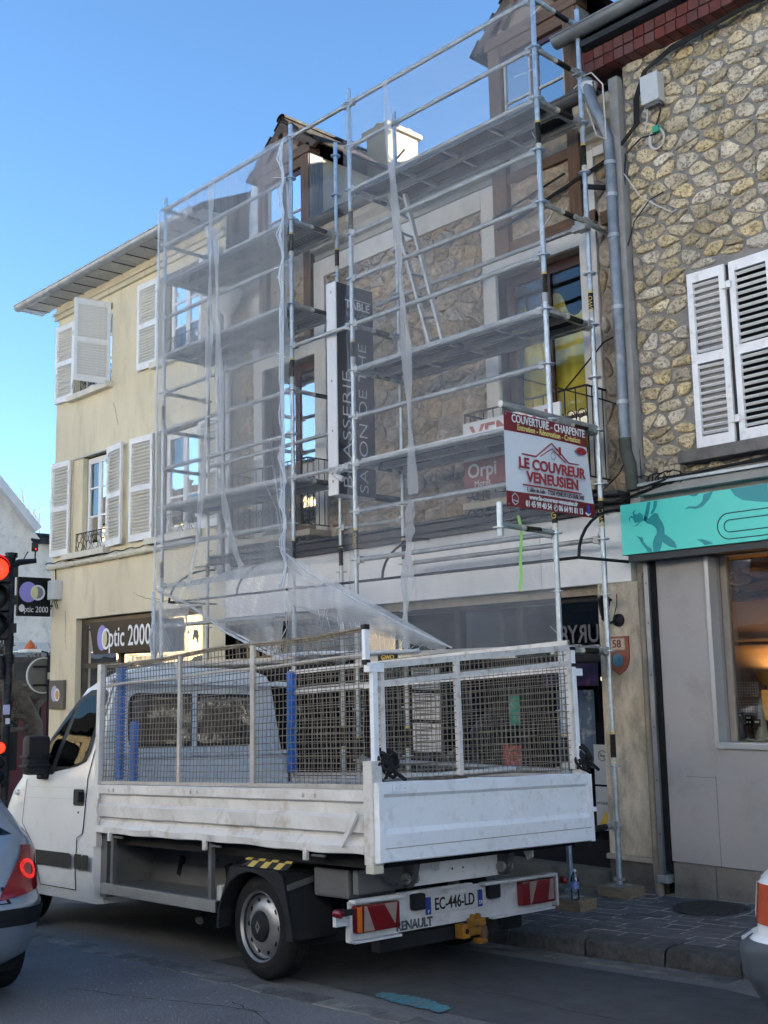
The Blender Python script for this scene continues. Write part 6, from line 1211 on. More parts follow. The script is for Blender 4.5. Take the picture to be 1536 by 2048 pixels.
# front wheel arch and mirror
tb = TB(); c0 = V(3.92, 0, .36); tb.prism([(.47*math.cos(t), .47*math.sin(t)) for t in [PI*i/16-.25 for i in range(17)]]+[(.5, -.3), (-.4, -.3)], (3.92, -.035, .36), (1, 0, 0), (0, 0, 1), -.02, .02); put('wheel_arch', tb, TDK, TR)
tb = TB(); tb.tube([(3.92+.48*math.cos(t), -.045, .36+.48*math.sin(t)) for t in [PI*i/16-.1 for i in range(18)]], .022, 8); put('arch_trim', tb, TBL, TR, smooth=True)
mi = put('mirror', TB().box((3.27, -.225, 1.31), (3.42, -.01, 1.655)), TBL, TR, smooth=True, bevel=.045)
for zz in (1.455, 1.375): put('mirror_rib', TB().box((3.26, -.24, zz), (3.43, .0, zz+.025)), TBL, mi, bevel=.011)
put('mirror_arm', TB().box((3.28, -.08, 1.27), (3.42, .04, 1.34)), TBL, mi, bevel=.02); put('mirror_glass', TB().box((3.264, -.21, 1.49), (3.272, -.03, 1.63)), mat('mirror_silver', (.03, .03, .035), .1, .3, var=0), mi)
# windscreen
tb = TB(); rows = []
for w_ in (1.47, 1.7, 1.95, 2.04):
    uf = lerp(UFP, w_); rows.append([V(uf+.064*math.sin(PI*t)+.010, VC+(.72-.1*(w_-1.4))*(2*t-1), w_) for t in [i/8 for i in range(9)]])
tb.add([p for r_ in rows for p in r_], [(i*9+j, i*9+j+1, (i+1)*9+j+1, (i+1)*9+j) for i in range(3) for j in range(8)]); put('windscreen', tb, CGL, TR, smooth=True)
put('bumper', TB().box((4.5, .05, .28), (4.73, 1.85, .56)), TBL, TR, bevel=.05)
for vv in (.2, 1.7): put('headlight', TB().box((4.45, vv-.14, .72), (4.66, vv+.14, .92)), MATS['clear_lens'], TR, bevel=.05)
# rear window
def rrect(v0, v1, w0, w1, r_, n=5):
    P = []
    for cx, cz, a in ((v1-r_, w1-r_, 0), (v0+r_, w1-r_, PI/2), (v0+r_, w0+r_, PI), (v1-r_, w0+r_, 3*PI/2)):
        P += [(cx+r_*math.cos(a+PI/2*i/n), cz+r_*math.sin(a+PI/2*i/n)) for i in range(n+1)]
    return P
rwf = put('rear_window', TB().add([(UR-.012, a, b) for a, b in rrect(.25, 1.55, 1.52, 1.985, .09)]+[(UR+.0, a, b) for a, b in rrect(.25, 1.55, 1.52, 1.985, .09)], [tuple(range(24))]+[(i, (i+1) % 24, 24+(i+1) % 24, 24+i) for i in range(24)]), TBL, TR)
for a, b in ((.28, .86), (.93, 1.52)): put('pane', TB().add([(UR-.017, p, q) for p, q in rrect(a, b, 1.55, 1.955, .06)], [tuple(range(24))]), glass('rear_glass', (.1, .13, .13), .22, .02, .6), rwf)
put('divider', TB().box((UR-.025, .875, 1.5), (UR-.012, .915, 2.06)), mat('chipped_white', (.6, .62, .64), .6, var=.1, dirt=((.06, .05, .04), 22, .95)), rwf)
CHP = MATS['chipped_white']
put('rear_rail', TB().box((UR-.10, .05, 2.06), (UR-.03, 1.9, 2.10)), CHP, TR); put('rear_rail', TB().box((UR-.08, .12, 1.44), (UR-.02, 1.93, 1.475)), CHP, TR); put('rear_panel', TB().box((UR-.06, .05, .9), (UR-.02, 1.9, 1.43)), TW, TR, bevel=.01); put('roof_rib', TB().box((2.42, .5, 2.20), (2.9, 1.4, 2.222)), TW, TR, bevel=.01)
# ---- bed
put('bed_floor', TB().box((-1.12, .0, .87), (2.27, 1.9, .95)), mat('bed_floor_grey', (.2, .2, .2), .7, .2, var=.3, dirt=((.13, .08, .05), 6, .7)), TR); put('bed_underside', TB().box((-1.1, .02, .77), (2.26, 1.88, .868)), TDK, TR)
prof = [(-.045, 1.232), (-.055, 1.225), (-.055, 1.165), (-.03, 1.150), (-.03, 1.088), (-.062, 1.068), (-.062, .985), (-.03, .970), (-.03, .955), (-.075, .905), (-.075, .862), (-.055, .855), (-.02, .862), (-.015, 1.225)]
def dropside(v_of, name, u0, u1):
    tb = TB(); N_ = 44; k = len(prof)
    rows = []
    for i in range(N_+1):
        u = u0+(u1-u0)*i/N_
        rows += [(u, v_of(p[0])+(.006*math.sin(u*5.3+p[1]*9)+.004*math.sin(u*13+p[1]*31)+.003*math.sin(u*29+p[1]*7) if p[0] < -.02 else 0), p[1]+(.004*math.sin(u*3.1)+.003*math.sin(u*11) if p[1] < .92 else 0)) for p in prof]
    tb.add(rows, [tuple(range(k)), tuple(range(N_*k+k-1, N_*k-1, -1))]+[(i*k+j, i*k+(j+1) % k, (i+1)*k+(j+1) % k, (i+1)*k+j) for i in range(N_) for j in range(k)])
    return put(name, tb, BEDW, TR)
ds = dropside(lambda v: v, 'dropside', -1.105, 2.27); dropside(lambda v: 1.9-v, 'dropside', -1.105, 2.27)
for u in (2.02, .62, -.55):
    put('hinge', TB().box((u-.02, -.085, .80), (u+.02, -.06, .87)), BEDW, ds, bevel=.006); put('hinge_pin', TB().box((u-.17, -.06, .825), (u-.04, -.045, .838)), TGR, ds)
for u in (2.1, 2.02, .85, .76, -.62, -.5): put('bolt', TB().lathe([(.014, 0), (.012, .01), (0, .012)], (u, -.055, 1.195), (0, -1, 0), 10), BEDW, ds, smooth=True)
put('latch', TB().bar((-1.06, -.075, 1.10), (-.96, -.085, .95), .035, .02, up=(0, 1, 0)), BEDW, ds); put('latch', TB().bar((-.96, -.085, .95), (-.93, -.09, .90), .02, .015, up=(0, 1, 0)), BEDW, ds); put('latch', TB().tube([(2.24, -.07, 1.16), (2.2, -.085, 1.12), (2.23, -.085, 1.03), (2.2, -.08, .92)], .011, 6), BEDW, ds)
put('end_stile', TB().box((2.275, -.06, .74), (2.335, -.005, 2.215)), BEDW, TR, bevel=.006)
put('rear_post', TB().box((-1.19, -.065, .80), (-1.108, .02, 1.40)), BEDW, TR, bevel=.006); put('rear_post', TB().box((-1.195, -.07, .755), (-1.125, .01, .80)), mat('yellowed_white', (.55, .52, .42), .6, var=.15), TR, bevel=.004)
put('rear_post', TB().box((-1.19, 1.885, .86), (-1.108, 1.955, 1.32)), BEDW, TR, bevel=.006)
# tailgate
tprof = [(-1.215, 1.275), (-1.23, 1.268), (-1.23, 1.205), (-1.208, 1.185), (-1.206, 1.005), (-1.236, .975), (-1.236, .822), (-1.225, .815), (-1.18, .815), (-1.18, 1.275)]
tb = TB(); N_ = 30; k = len(tprof); rows = []
for i in range(N_+1):
    v = -.05+1.985*i/N_; rows += [(p[0]+(.003*math.sin(v*6+p[1]*11)), v, p[1]-.013*i/N_+(.0025*math.sin(v*9) if p[1] > 1.26 else 0)) for p in tprof]
tb.add(rows, [tuple(range(k)), tuple(range(N_*k+k-1, N_*k-1, -1))]+[(i*k+j, i*k+(j+1) % k, (i+1)*k+(j+1) % k, (i+1)*k+j) for i in range(N_) for j in range(k)]); tg = put('tailgate', tb, TAILW, TR)
for v in (.06, 1.78):
    put('corner_plate', TB().box((-1.236, v, 1.215), (-1.2305, v+.13, 1.262)), TAILW, tg, bevel=.002)
    for q in (.03, .1): put('rivet', TB().lathe([(.009, 0), (0, .006)], (-1.236, v+q, 1.24), (-1, 0, 0), 8), TAILW, tg)
put('end_frame', TB().box((-1.238, -.052, .82), (-1.205, -.012, 1.27)), TAILW, tg); put('end_frame', TB().box((-1.238, 1.9, .80), (-1.205, 1.937, 1.255)), TAILW, tg); put('seam', TB().box((-1.2385, -.01, .893), (-1.2365, 1.9, .897)), mat('paint_crack', (.2, .17, .15), .8), tg)
for v in (.0, 1.9): put('side_hook', TB().box((-1.25, v-.03 if v < 1 else v, 1.0), (-1.2, v if v < 1 else v+.055, 1.03)), TAILW, tg)
# cage panels
CAGE = mat('cage_white_rusty', (.6, .58, .55), .6, var=.12, vs=6, dirt=((.24, .12, .07), 13, .75)); WIRE = mat('cage_wire', (.20, .18, .145), .6, .35, var=.3, vs=10, dirt=((.16, .1, .06), 14, .7)); CAGEG = mat('cage_grey_bar', (.4, .38, .35), .6, var=.2, dirt=((.2, .14, .1), 9, .7))
def wiremesh(P, n_u, n_w, r_=.003):
    tb = TB(); ph = [random.uniform(-.003, .003) for _ in range(80)]
    for i in range(n_u+1):
        a = i/n_u; tb.tube([P(a, b, r_*(1 if q % 2 else -1)+ph[i % 80]*.5) for q, b in enumerate([j/6 for j in range(7)])], r_, 4, caps=False)
    for j in range(n_w+1):
        b = j/n_w; tb.tube([P(a, b, -r_+ph[j % 80]*.6) for a in [i/14 for i in range(15)]], r_, 4, caps=False)
    return tb
def side_cage(v, name):
    pc = put(name, TB().box((-1.11, v-.012, 1.238), (2.25, v+.012, 1.262)), CAGEG, TR)
    z_t = lambda u: 2.20+.012*math.sin(u*3)
    for u, wd in ((1.03, .035), (.07, .045)): put('upright', TB().box((u-wd/2, v-.018, 1.26), (u+wd/2, v+.006, 2.19)), CAGEG, pc)
    for zz in (2.035,): 
        tb = TB(); tb.tube([(-1.1+3.34*i/16, v+.01, zz+.004*math.sin(i)) for i in range(17)], .011, 6); put('rail', tb, CAGEG, pc)
    tb = TB(); tb.tube([(-1.1+3.34*i/30, v+.006*(i % 2), z_t(-1.1+3.34*i/30)) for i in range(31)], .010, 6); tb.tube([(-1.1+3.34*i/30, v+.012-.008*(i % 2), z_t(-1.1+3.34*i/30)-.016) for i in range(31)], .007, 6); put('rail', tb, mat('twisted_wire', (.22, .19, .14), .7, .2, var=.4, vs=40), pc)
    put('wire_mesh', wiremesh(lambda a, b, o: (-1.10+3.33*a+.006*math.sin(b*5+a*3), v+o, 1.25+.945*b+.005*math.sin(a*9)), 72, 21), WIRE, pc, stuff=True); return pc
sc1 = side_cage(-.035, 'cage_panel')
put('end_tube', TB().box((-1.145, -.055, 1.98), (-1.115, -.02, 2.215)), TAILW, sc1)
for zz in (2.19, 1.975): put('rubber_cap', TB().box((-1.148, -.058, zz), (-1.112, -.017, zz+.03)), TBL, sc1)
sc2 = side_cage(1.94, 'cage_panel')
for zz in (2.0, 2.19): put('white_rail', TB().box((-1.1, 1.915, zz-.018), (2.3, 1.93, zz+.018)), CAGE, sc2)
rc = TB(); rk = .0985
def RP(v, w_, o=0.): return (-1.14+o, v, w_+rk*v)
def rbar(a, b, wd=.036): 
    tb = TB(); tb.bar(RP(*a), RP(*b), .03, wd, up=(1, 0, 0) if abs(a[0]-b[0]) < .1 else (0, 0, 1)); return tb
rear = put('rear_cage', rbar((.02, 1.965), (1.88, 1.965), .04), CAGE, TR)
for a, b, wd in (((.02, 1.855), (1.88, 1.855), .034),): put('rail', rbar(a, b, wd), CAGE, rear)
for v, wd in ((.07, .034), (.73, .038), (1.87, .045)): put('upright', rbar((v, 1.29-rk*v), (v, 1.95), wd), CAGE, rear)
put('end_tube', TB().box((-1.165, -.015, 1.32), (-1.13, .022, 1.985)), TAILW, rear); put('corner_bracket', TB().box((-1.17, -.045, 1.93), (-1.115, .075, 1.985)), TAILW, rear, bevel=.004)
for v in (1.905,): 
    put('end_tube', TB().box((-1.17, v-.02, 1.29), (-1.13, v+.014, 2.16)), TAILW, rear); put('stub', TB().box((-1.16, v+.01, 1.95), (-1.135, v+.10, 2.0)), TAILW, rear)
    for zz in (2.13, 2.01): put('rubber_cap', TB().box((-1.174, v-.024, zz), (-1.128, v+.018, zz+.025)), TBL, rear)
tb = TB(); pf = lambda a, b, o: (-1.135+o, .03+1.84*a, 1.29+(1.965-1.29+rk*(.03+1.84*a))*b); 
put('wire_mesh', wiremesh(pf, 40, 17, .0028), WIRE, rear, stuff=True)
BLU = mat('blue_plastic', (.015, .14, .46), .45, var=.2, vs=12)
def bluestrip(u, v, w0, w1, wd):
    b_ = put('blue_strip', TB().box((u-wd/2, v-.02, w0), (u+wd/2, v+.02, w1)), BLU, TR, bevel=.006); rb = TB(); z = w0+.02
    while z < w1-.02: rb.box((u-wd/2-.003, v-.025, z), (u+wd/2+.003, v+.025, z+.012)); z += .026
    put('ribbing', rb, BLU, b_, stuff=True)
bluestrip(2.08, .03, 1.27, 2.2, .075); bluestrip(1.90, .06, 1.26, 1.73, .07)
b_ = put('blue_strip', TB().box((2.22, 1.86, 1.26), (2.27, 1.93, 2.2)), BLU, TR, bevel=.01); rb = TB(); z = 1.28
while z < 2.18: rb.box((2.215, 1.855, z), (2.275, 1.935, z+.012)); z += .026
put('ribbing', rb, BLU, b_, stuff=True)
put('headboard_post', TB().box((2.28, 1.94, .9), (2.33, 1.975, 2.22)), BEDW, TR)
# ---- running gear
def wheel(u, v0, sgn):
    t_ = TB(); ax = (0, sgn, 0)
    t_.lathe([(.20, .03), (.225, .005), (.27, .0), (.315, .018), (.335, .045), (.338, .11), (.335, .175), (.315, .205), (.225, .21)], (u, v0, .338), ax, 40, caps=False); ty = put('wheel', t_, RUBB, TR, smooth=True)
    g_ = TB()
    for gv in (.075, .11, .145): g_.lathe([(.3395, gv-.004), (.3395, gv+.004)], (u, v0, .338), ax, 40, caps=False)
    put('tread_groove', g_, TDK, ty)
    r_ = TB(); r_.lathe([(.228, .008), (.222, .0), (.212, .012), (.205, .06), (.195, .065), (.15, .028), (.12, .012), (.10, .012), (.10, .03)], (u, v0, .338), ax, 40, caps=False); put('rim', r_, RIM, ty, smooth=True)
    h_ = TB()
    for q in range(10): 
        a = q*PI/5; h_.lathe([(.017, .0), (.0, .001)], (u+.166*math.cos(a), v0+sgn*.036, .338+.166*math.sin(a)), (.0, -sgn, 0), 10)
    put('rim_hole', h_, TDK, ty, stuff=True)
    c_ = TB(); c_.lathe([(.098, .012), (.09, -.004), (.05, -.012), (.0, -.014)], (u, v0, .338), ax, 24); cp = put('hub_cap', c_, TBL, ty, smooth=True)
    dm = TB(); dm.add([(u, v0-sgn*.016, .338+.042), (u+.026, v0-sgn*.014, .338), (u, v0-sgn*.016, .338-.042), (u-.026, v0-sgn*.014, .338), (u, v0-sgn*.016, .338+.022), (u+.012, v0-sgn*.016, .338), (u, v0-sgn*.016, .338-.022), (u-.012, v0-sgn*.016, .338)], [(0, 1, 5, 4), (1, 2, 6, 5), (2, 3, 7, 6), (3, 0, 4, 7)]); put('emblem', dm, mat('emblem_grey', (.3, .3, .31), .4, .6, var=0), ty)
    return ty
wheel(.055, -.005, 1); wheel(.055, 1.9, -1); wheel(3.92, .01, 1); wheel(3.92, 1.89, -1)
g_ = TB(); out = [(.47, .30), (.455, .42), (.30, .715), (-.24, .715), (-.30, .68), (-.40, .34), (-.40, .30), (-.335, .30)]
inn_ = [(.055+.385*math.cos(t), .36+.36*math.sin(t)) for t in [PI*i/14 for i in range(14, -1, -1)]]
g_.prism(out+[(-.33, .36)]+inn_[0:0]+[(.055+.385*math.cos(PI-PI*i/14), .36+.33*math.sin(PI*i/14)) for i in range(15)]+[(.44, .30)], (0, -.06, 0), (1, 0, 0), (0, 0, 1), -.01, .012)
mg = put('mudguard', g_, TBL, TR)
g_ = TB(); g_.add([(a[0], v, a[1]) for v in (-.06, .28) for a in out], [(i, i+1, 9+i, 8+i) for i in range(7)]); put('mudguard_cover', g_, TBL, mg)
put('mud_flap', TB().add([(-.405, -.05, .30), (-.34, .42, .33), (-.24, .42, .70), (-.30, -.05, .70), (-.395, -.05, .30), (-.33, .42, .33), (-.23, .42, .70), (-.29, -.05, .70)], [(0, 1, 2, 3), (4, 5, 6, 7), (0, 1, 5, 4)]), TBL, mg)
put('grey_strip', TB().bar((-.34, -.062, .615), (-.30, .45, .70), .012, .035), TGR, mg)
ye = mat('hazard_yellow', (.55, .42, .12), .6, var=.1); hk = mat('hazard_black', (.03, .03, .03), .6, var=.1)
for r_ in range(2):
    for q in range(7):
        u0 = .245-q*.075+(.0 if r_ else -.02); v0 = -.058+.0; z0 = .718+r_*.036
        put('hazard_square', TB().add([(u0, v0+.02+.05*r_, z0), (u0-.072, v0+.02+.05*r_, z0), (u0-.072-(0 if q < 6 else .0), v0+.07+.05*r_, z0+.034), (u0-(.03 if q == 0 else 0), v0+.07+.05*r_, z0+.034)], [(0, 1, 2, 3)]), ye if (q+r_) % 2 else hk, mg)
sill = put('side_rail', TB().box((.52, -.05, .388), (2.2, -.005, .466)), mat('side_rail_grey', (.27, .27, .255), .5, .2, var=.1), TR, bevel=.004)
put('rail_end', TB().box((.5, -.048, .392), (.52, -.007, .462)), TDK, sill)
for u in (2.06, .62): put('upright', TB().box((u-.02, -.03, .466), (u+.02, .0, .86)), TGR, TR)
put('shelf', TB().box((.6, -.0, .44), (2.2, .4, .455)), TGR, TR); put('locker_panel', TB().box((.62, .40, .44), (2.2, .42, .60)), TGR, TR); put('chassis_rail', TB().box((-.85, .42, .60), (2.3, .52, .78)), TGR, TR); put('chassis_rail', TB().box((-.85, 1.38, .60), (2.3, 1.48, .78)), TGR, TR); put('locker_end', TB().box((2.2, .0, .35), (2.3, .45, .86)), TGR, TR); put('fuel_tank', TB().box((.55, .02, .40), (.62, .42, .56)), BEDW, TR, bevel=.02); put('side_bracket', TB().bar((1.75, .40, .52), (1.7, .41, .66), .05, .02, up=(0, 1, 0)), TDK, TR); put('side_bracket', TB().bar((1.0, .40, .46), (1.05, .41, .64), .06, .03, up=(0, 1, 0)), TDK, TR)
put('exhaust', TB().tube([(1.1, .25, .32), (1.02, .14, .27)], .032, 12), TGR, TR, smooth=True); put('rear_axle', TB().tube([(.055, .2, .34), (.055, 1.7, .34)], .06, 10), TDK, TR); put('underbody', TB().box((-.3, .5, .45), (3.4, 1.4, .62)), TDK, TR)
for u in (2.0, 1.6, 1.2, .9): 
    for w_ in (.66, .72): put('bolt', TB().lathe([(.008, 0), (0, .004)], (u+random.uniform(-.1, .1), .42, w_), (0, -1, 0), 6), TDK, TR)
# rear bumper beam
BMW = mat('bumper_shaded_dirty_white', (.52, .53, .54), .5, var=.12, vs=5, bump=.1, bs=14, dirt=((.22, .19, .16), 7, .7))  # white lowered to paint in the shade on the bar, plus brown grime
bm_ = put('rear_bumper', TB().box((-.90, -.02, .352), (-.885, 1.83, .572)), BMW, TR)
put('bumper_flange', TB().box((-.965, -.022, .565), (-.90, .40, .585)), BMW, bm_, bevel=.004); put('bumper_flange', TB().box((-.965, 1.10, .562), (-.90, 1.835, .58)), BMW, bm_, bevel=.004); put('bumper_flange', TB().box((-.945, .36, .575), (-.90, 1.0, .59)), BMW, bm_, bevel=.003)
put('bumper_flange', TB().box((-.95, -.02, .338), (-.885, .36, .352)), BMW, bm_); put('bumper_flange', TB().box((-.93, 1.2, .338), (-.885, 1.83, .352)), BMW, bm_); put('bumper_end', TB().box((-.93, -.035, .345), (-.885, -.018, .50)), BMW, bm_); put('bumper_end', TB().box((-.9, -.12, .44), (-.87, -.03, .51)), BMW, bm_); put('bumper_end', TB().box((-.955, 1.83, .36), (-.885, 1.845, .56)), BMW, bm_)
RL = mat('red_lens', (.15, .006, .009), .18, var=.06, coat=.5); OL = mat('orange_lens', (.5, .13, .02), .2, var=.1); WL = mat('pale_lens', (.26, .20, .18), .2, var=.1)
for v0, fl in ((.0, 1), (1.47, -1)):
    v1 = v0+.345; l_ = put('tail_lamp', TB().box((-.955, v0, .392), (-.90, v1, .55)), RL, TR, bevel=.012)
    ou = (v0 if fl > 0 else v1); 
    if fl > 0: put('indicator', TB().box((-.958, v0+.003, .398), (-.9, v0+.035, .545)), OL, l_)
    tris = (((v0+.055, .545), (v0+.075, .545), (v0+.135, .40), (v0+.05, .40)), ((v0+.215, .545), (v0+.32, .545), (v0+.30, .42)),) if fl > 0 else (((v0+.075, .545), (v0+.155, .545), (v0+.09, .40), (v0+.075, .40)), ((v1-.055, .545), (v1-.02, .545), (v1-.02, .41), (v1-.085, .41)))
    for t3 in tris: put('reflector', TB().add([(-.9575, a, b) for a, b in t3], [tuple(range(len(t3)))]), WL, l_)
    put('side_marker', TB().lathe([(.025, 0), (.025, .05), (.015, .06)], (-.91, (-.13 if fl > 0 else 1.93), .52), (-1, 0, 0), 12), RL, TR, smooth=True); put('marker_arm', TB().box((-.93, (-.11 if fl > 0 else 1.84), .50), (-.90, (.0 if fl > 0 else 1.93), .535)), TBL, TR)
pl_ = put('number_plate', TB().box((-.912, .60, .428), (-.901, 1.12, .538)), mat('plate_white', (.46, .47, .46), .5, var=.03), TR, bevel=.003)
for a, b in ((.60, .648), (1.075, 1.12)): put('plate_band', TB().box((-.9145, a+.001, .430), (-.912, b-.001, .536)), mat('plate_blue', (.01, .04, .22), .5, var=0), pl_)
def ttext(name, s, m, parent, u, v, w_, size, **k): return text(name, s, m, parent, (u, -v, w_), (0, -1, 0), (0, 0, 1), size, **k)
ttext('plate_lettering', 'EC-446-LD', mat('plate_ink', (.015, .015, .018), .5, var=0), pl_, -.9135, .862, .483, .105, sx=.76, bold=.0015)
ttext('plate_lettering', 'F', WHITEINK, pl_, -.9155, .624, .447, .028); ttext('plate_lettering', '59', WHITEINK, pl_, -.9155, 1.098, .455, .034)
ttext('maker_lettering', 'RENAULT', mat('worn_black_lettering', (.05, .055, .055), .6, var=.3, dirt=((.55, .56, .57), 30, .6)), TR, -.9025, .51, .385, .075, sx=.95, bold=.003)
for v in (.52, 1.21): put('plate_lamp', TB().box((-.955, v-.05, .47), (-.90, v+.05, .57)), TBL, TR, bevel=.015)
put('underrun_bar', TB().box((-.86, .25, .24), (-.78, 1.55, .33)), TBL, TR, bevel=.01); put('underrun_end', TB().box((-.87, 1.32, .25), (-.74, 1.55, .36)), TBL, TR, bevel=.015)
hi = put('tow_hitch', TB().box((-.99, .93, .27), (-.90, 1.03, .33)), mat('hitch_yellow', (.26, .12, .012), .6, var=.25, vs=14, bump=.3, dirt=((.08, .05, .025), 16, .7)), TR, bevel=.012); HY = MATS['hitch_yellow']
for bx_ in (((-.97, .87, .255), (-.89, .94, .345)), ((-1.01, .94, .325), (-.93, 1.05, .375)), ((-1.01, .99, .215), (-.93, 1.06, .25)), ((-.98, .96, .37), (-.94, .98, .40)), ((-.98, 1.01, .37), (-.94, 1.035, .40))): put('hitch_jaw', TB().box(*bx_), HY, hi, bevel=.012)
put('hitch_pin', TB().lathe([(.025, 0), (.03, .03), (.02, .07)], (-.99, 1.04, .25), (0, 0, 1), 12), mat('rust_pin', (.12, .06, .03), .8), hi); put('hitch_hole', TB().lathe([(.018, 0), (.0, .001)], (-.972, .905, .30), (-1, 0, 0), 10), TDK, hi)
# rear frame, hinge brackets, chains
put('rear_crossmember', TB().box((-.84, .42, .60), (-.80, 1.48, .75)), TAILW, TR, bevel=.006); put('rear_crossmember', TB().box((-1.06, .10, .775), (-.98, 1.85, .84)), TDK, TR)
for v in (.5, 1.38):
    put('hinge_bracket', TB().prism([(-.98, .84), (-.80, .84), (-.80, .62), (-.88, .60), (-.93, .66)], (0, v, 0), (1, 0, 0), (0, 0, 1), -.025, .025), TGR, TR); put('hinge_bracket', TB().prism([(-1.05, .84), (-.92, .84), (-1.0, .70), (-1.05, .72)], (0, v+.11, 0), (1, 0, 0), (0, 0, 1), -.006, .006), TAILW, TR); put('pivot', TB().tube([(-.885, v-.05, .66), (-.885, v+.05, .66)], .035, 14), GALV2, TR, smooth=True)
put('crossmember_box', TB().box((-.85, .1, .60), (-.8, .42, .74)), TGR, TR); put('gearbox', TB().box((-.75, .1, .56), (-.4, .5, .74)), TGR, TR, bevel=.02)
for q in range(2): put('hole', TB().lathe([(.008, 0), (0, .001)], (-.841, .92+.1*q, .68), (-1, 0, 0), 8), TDK, TR)
chn = TB()
for q in range(9): 
    a = q/8; c_ = V(-.92, .25+.25*a, .70-.06*math.sin(a*PI)); chn.tube([c_+V(.0, .02*math.cos(t), .012*math.sin(t)) if q % 2 else c_+V(.012*math.sin(t), .02*math.cos(t), 0) for t in [PI/4*i for i in range(9)]], .004, 5, caps=False)
put('chain', chn, TGR, TR, stuff=True)
# things carried by the truck (their own objects, laid with the truck's slope)
def tsolo(name, tb, m, label, cat, group=None, **k):
    o = bpy.data.objects.new(name, _mesh(name, tb, m, V(0, 0, 0), k.get('smooth', False), k.get('bevel', 0))); COL.objects.link(o); c = sum((p for p in tb.v), V(0, 0, 0))/len(tb.v)
    for vv in o.data.vertices: vv.co -= c
    o.matrix_world = TM @ Matrix.Translation(c); return meta(o, label, cat, group)
tsolo('scaffold_plank', TB().box((-.95, .55, 1.18), (1.0, .85, 1.235)), ALU, 'grey scaffold plank lying on the truck bed against the left cage', 'plank', 'planks in the truck bed', bevel=.004); tsolo('scaffold_plank', TB().box((-.9, .95, 1.05), (1.2, 1.25, 1.10)), ALU, 'second scaffold plank lower in the bed behind the first', 'plank', 'planks in the truck bed', bevel=.004); tsolo('scaffold_plank', TB().box((-1.0, .25, 1.10), (.6, .5, 1.16)), MATS['steel_deck'], 'dark perforated plank nearest the left dropside in the bed', 'plank', 'planks in the truck bed', bevel=.004)
tsolo('rubble_heap', TB().grid(lambda a, b: (-1.1+.75*a, .1+1.7*b, .96+.30*math.sin(a*PI*.9+.35)*math.sin(b*PI)**.6+random.uniform(-.03, .03)), 24, 40), mat('rubble_dust', (.18, .11, .075), .95, var=.4, vs=25, bump=.8, bs=60), 'heap of brown rubble just above the tailgate', 'rubble', smooth=True)
tsolo('steel_tube', TB().tube([(-.9, 1.55, 1.30), (1.9, 1.5, 1.15)], .024, 10), GALV2, 'loose scaffold tube lying along the right side of the bed', 'tube', smooth=True)
for (v, lb) in ((.05, 'black rope knotted round the left rear post of the truck bed'), (1.92, 'black rope knotted round the right rear post of the truck bed')):
    rp = TB()
    for q in range(9):
        c_ = V(-1.17, v+random.uniform(-.02, .06)*(1 if v < 1 else 1), 1.36+random.uniform(-.05, .05)); a0 = random.uniform(0, 6); R_ = random.uniform(.03, .06)
        rp.tube([c_+V(R_*.6*math.cos(a0+t*.8), R_*math.sin(a0+t*.8), R_*1.1*math.cos(t*.8+q)) for t in range(9)], .011, 6)
    rp.tube([(-1.19, v+.02, 1.36), (-1.2, v+.10, 1.31), (-1.2, v+.15, 1.28)], .012, 6); tsolo('rope', rp, CABLE, lb, 'rope', smooth=True)

# ---- cars: shell lofted over height levels
def carshell(levels, K=1):
    """levels: (w, u_rear, u_front, half_width, corner radius rear, corner radius front, bulge)"""
    def P(t, lv_):
        w_, ur, uf, hw, rr, rf, bu = lv_
        # t 0..1 along half outline from rear centre round to front centre (right side, v positive)
        segs = [hw-rr, rr*PI/2, (uf-ur)-rr-rf, rf*PI/2, hw-rf]; tot = sum(segs); s = t*tot
        if s < segs[0]: return V(ur-bu*(1-(s/hw)**2), s, w_)
        s -= segs[0]
        if s < segs[1]: a = s/rr; return V(ur+rr-rr*math.cos(a)-bu*(1-((hw-rr)/hw)**2)*math.cos(a), hw-rr+rr*math.sin(a), w_)
        s -= segs[1]
        if s < segs[2]: return V(ur+rr+s, hw, w_)
        s -= segs[2]
        if s < segs[3]: a = s/rf; return V(uf-rf+rf*math.sin(a), hw-rf+rf*math.cos(a), w_)
        s -= segs[3]; return V(uf+bu*(1-((hw-rf-s)/hw)**2), hw-rf-s, w_)
    def S(t, w_, off=0., flip=False):
        i = 0
        while i < len(levels)-2 and w_ > levels[i+1][0]: i += 1
        a, b = levels[i], levels[i+1]; q = min(1, max(0, (w_-a[0])/(b[0]-a[0]))); lv_ = tuple(x+(y-x)*q for x, y in zip(a, b)); p = P(t, lv_)
        if off:
            d = (P(min(1, t+.004), lv_)-P(max(0, t-.004), lv_)); nn = V(-d.y, d.x, 0).normalized(); p = p+nn*(-off) if (nn.dot(p-V((a[1]+a[2])/2, 0, w_)) < 0) else p+nn*off
        if flip: p = V(p.x, -p.y, p.z)
        return p
    return P, S
def carbody(root, levels, vc, m, ws, N_=70):
    P, S = carshell(levels); tb = TB(); ts_ = [i/N_ for i in range(N_+1)]; rows = []
    for w_ in ws: rows.append([S(t, w_) for t in ts_]+[V(p.x, -p.y, p.z) for p in reversed([S(t, w_) for t in ts_[1:-1]])])
    n = len(rows[0]); vs = [(p.x, p.y+vc, p.z) for r_ in rows for p in r_]; fs = [(i*n+j, i*n+(j+1) % n, (i+1)*n+(j+1) % n, (i+1)*n+j) for i in range(len(ws)-1) for j in range(n)]
    fs.append(tuple(range((len(ws)-1)*n, len(ws)*n))); tb.add(vs, fs); put('body', tb, m, root, smooth=True); return S
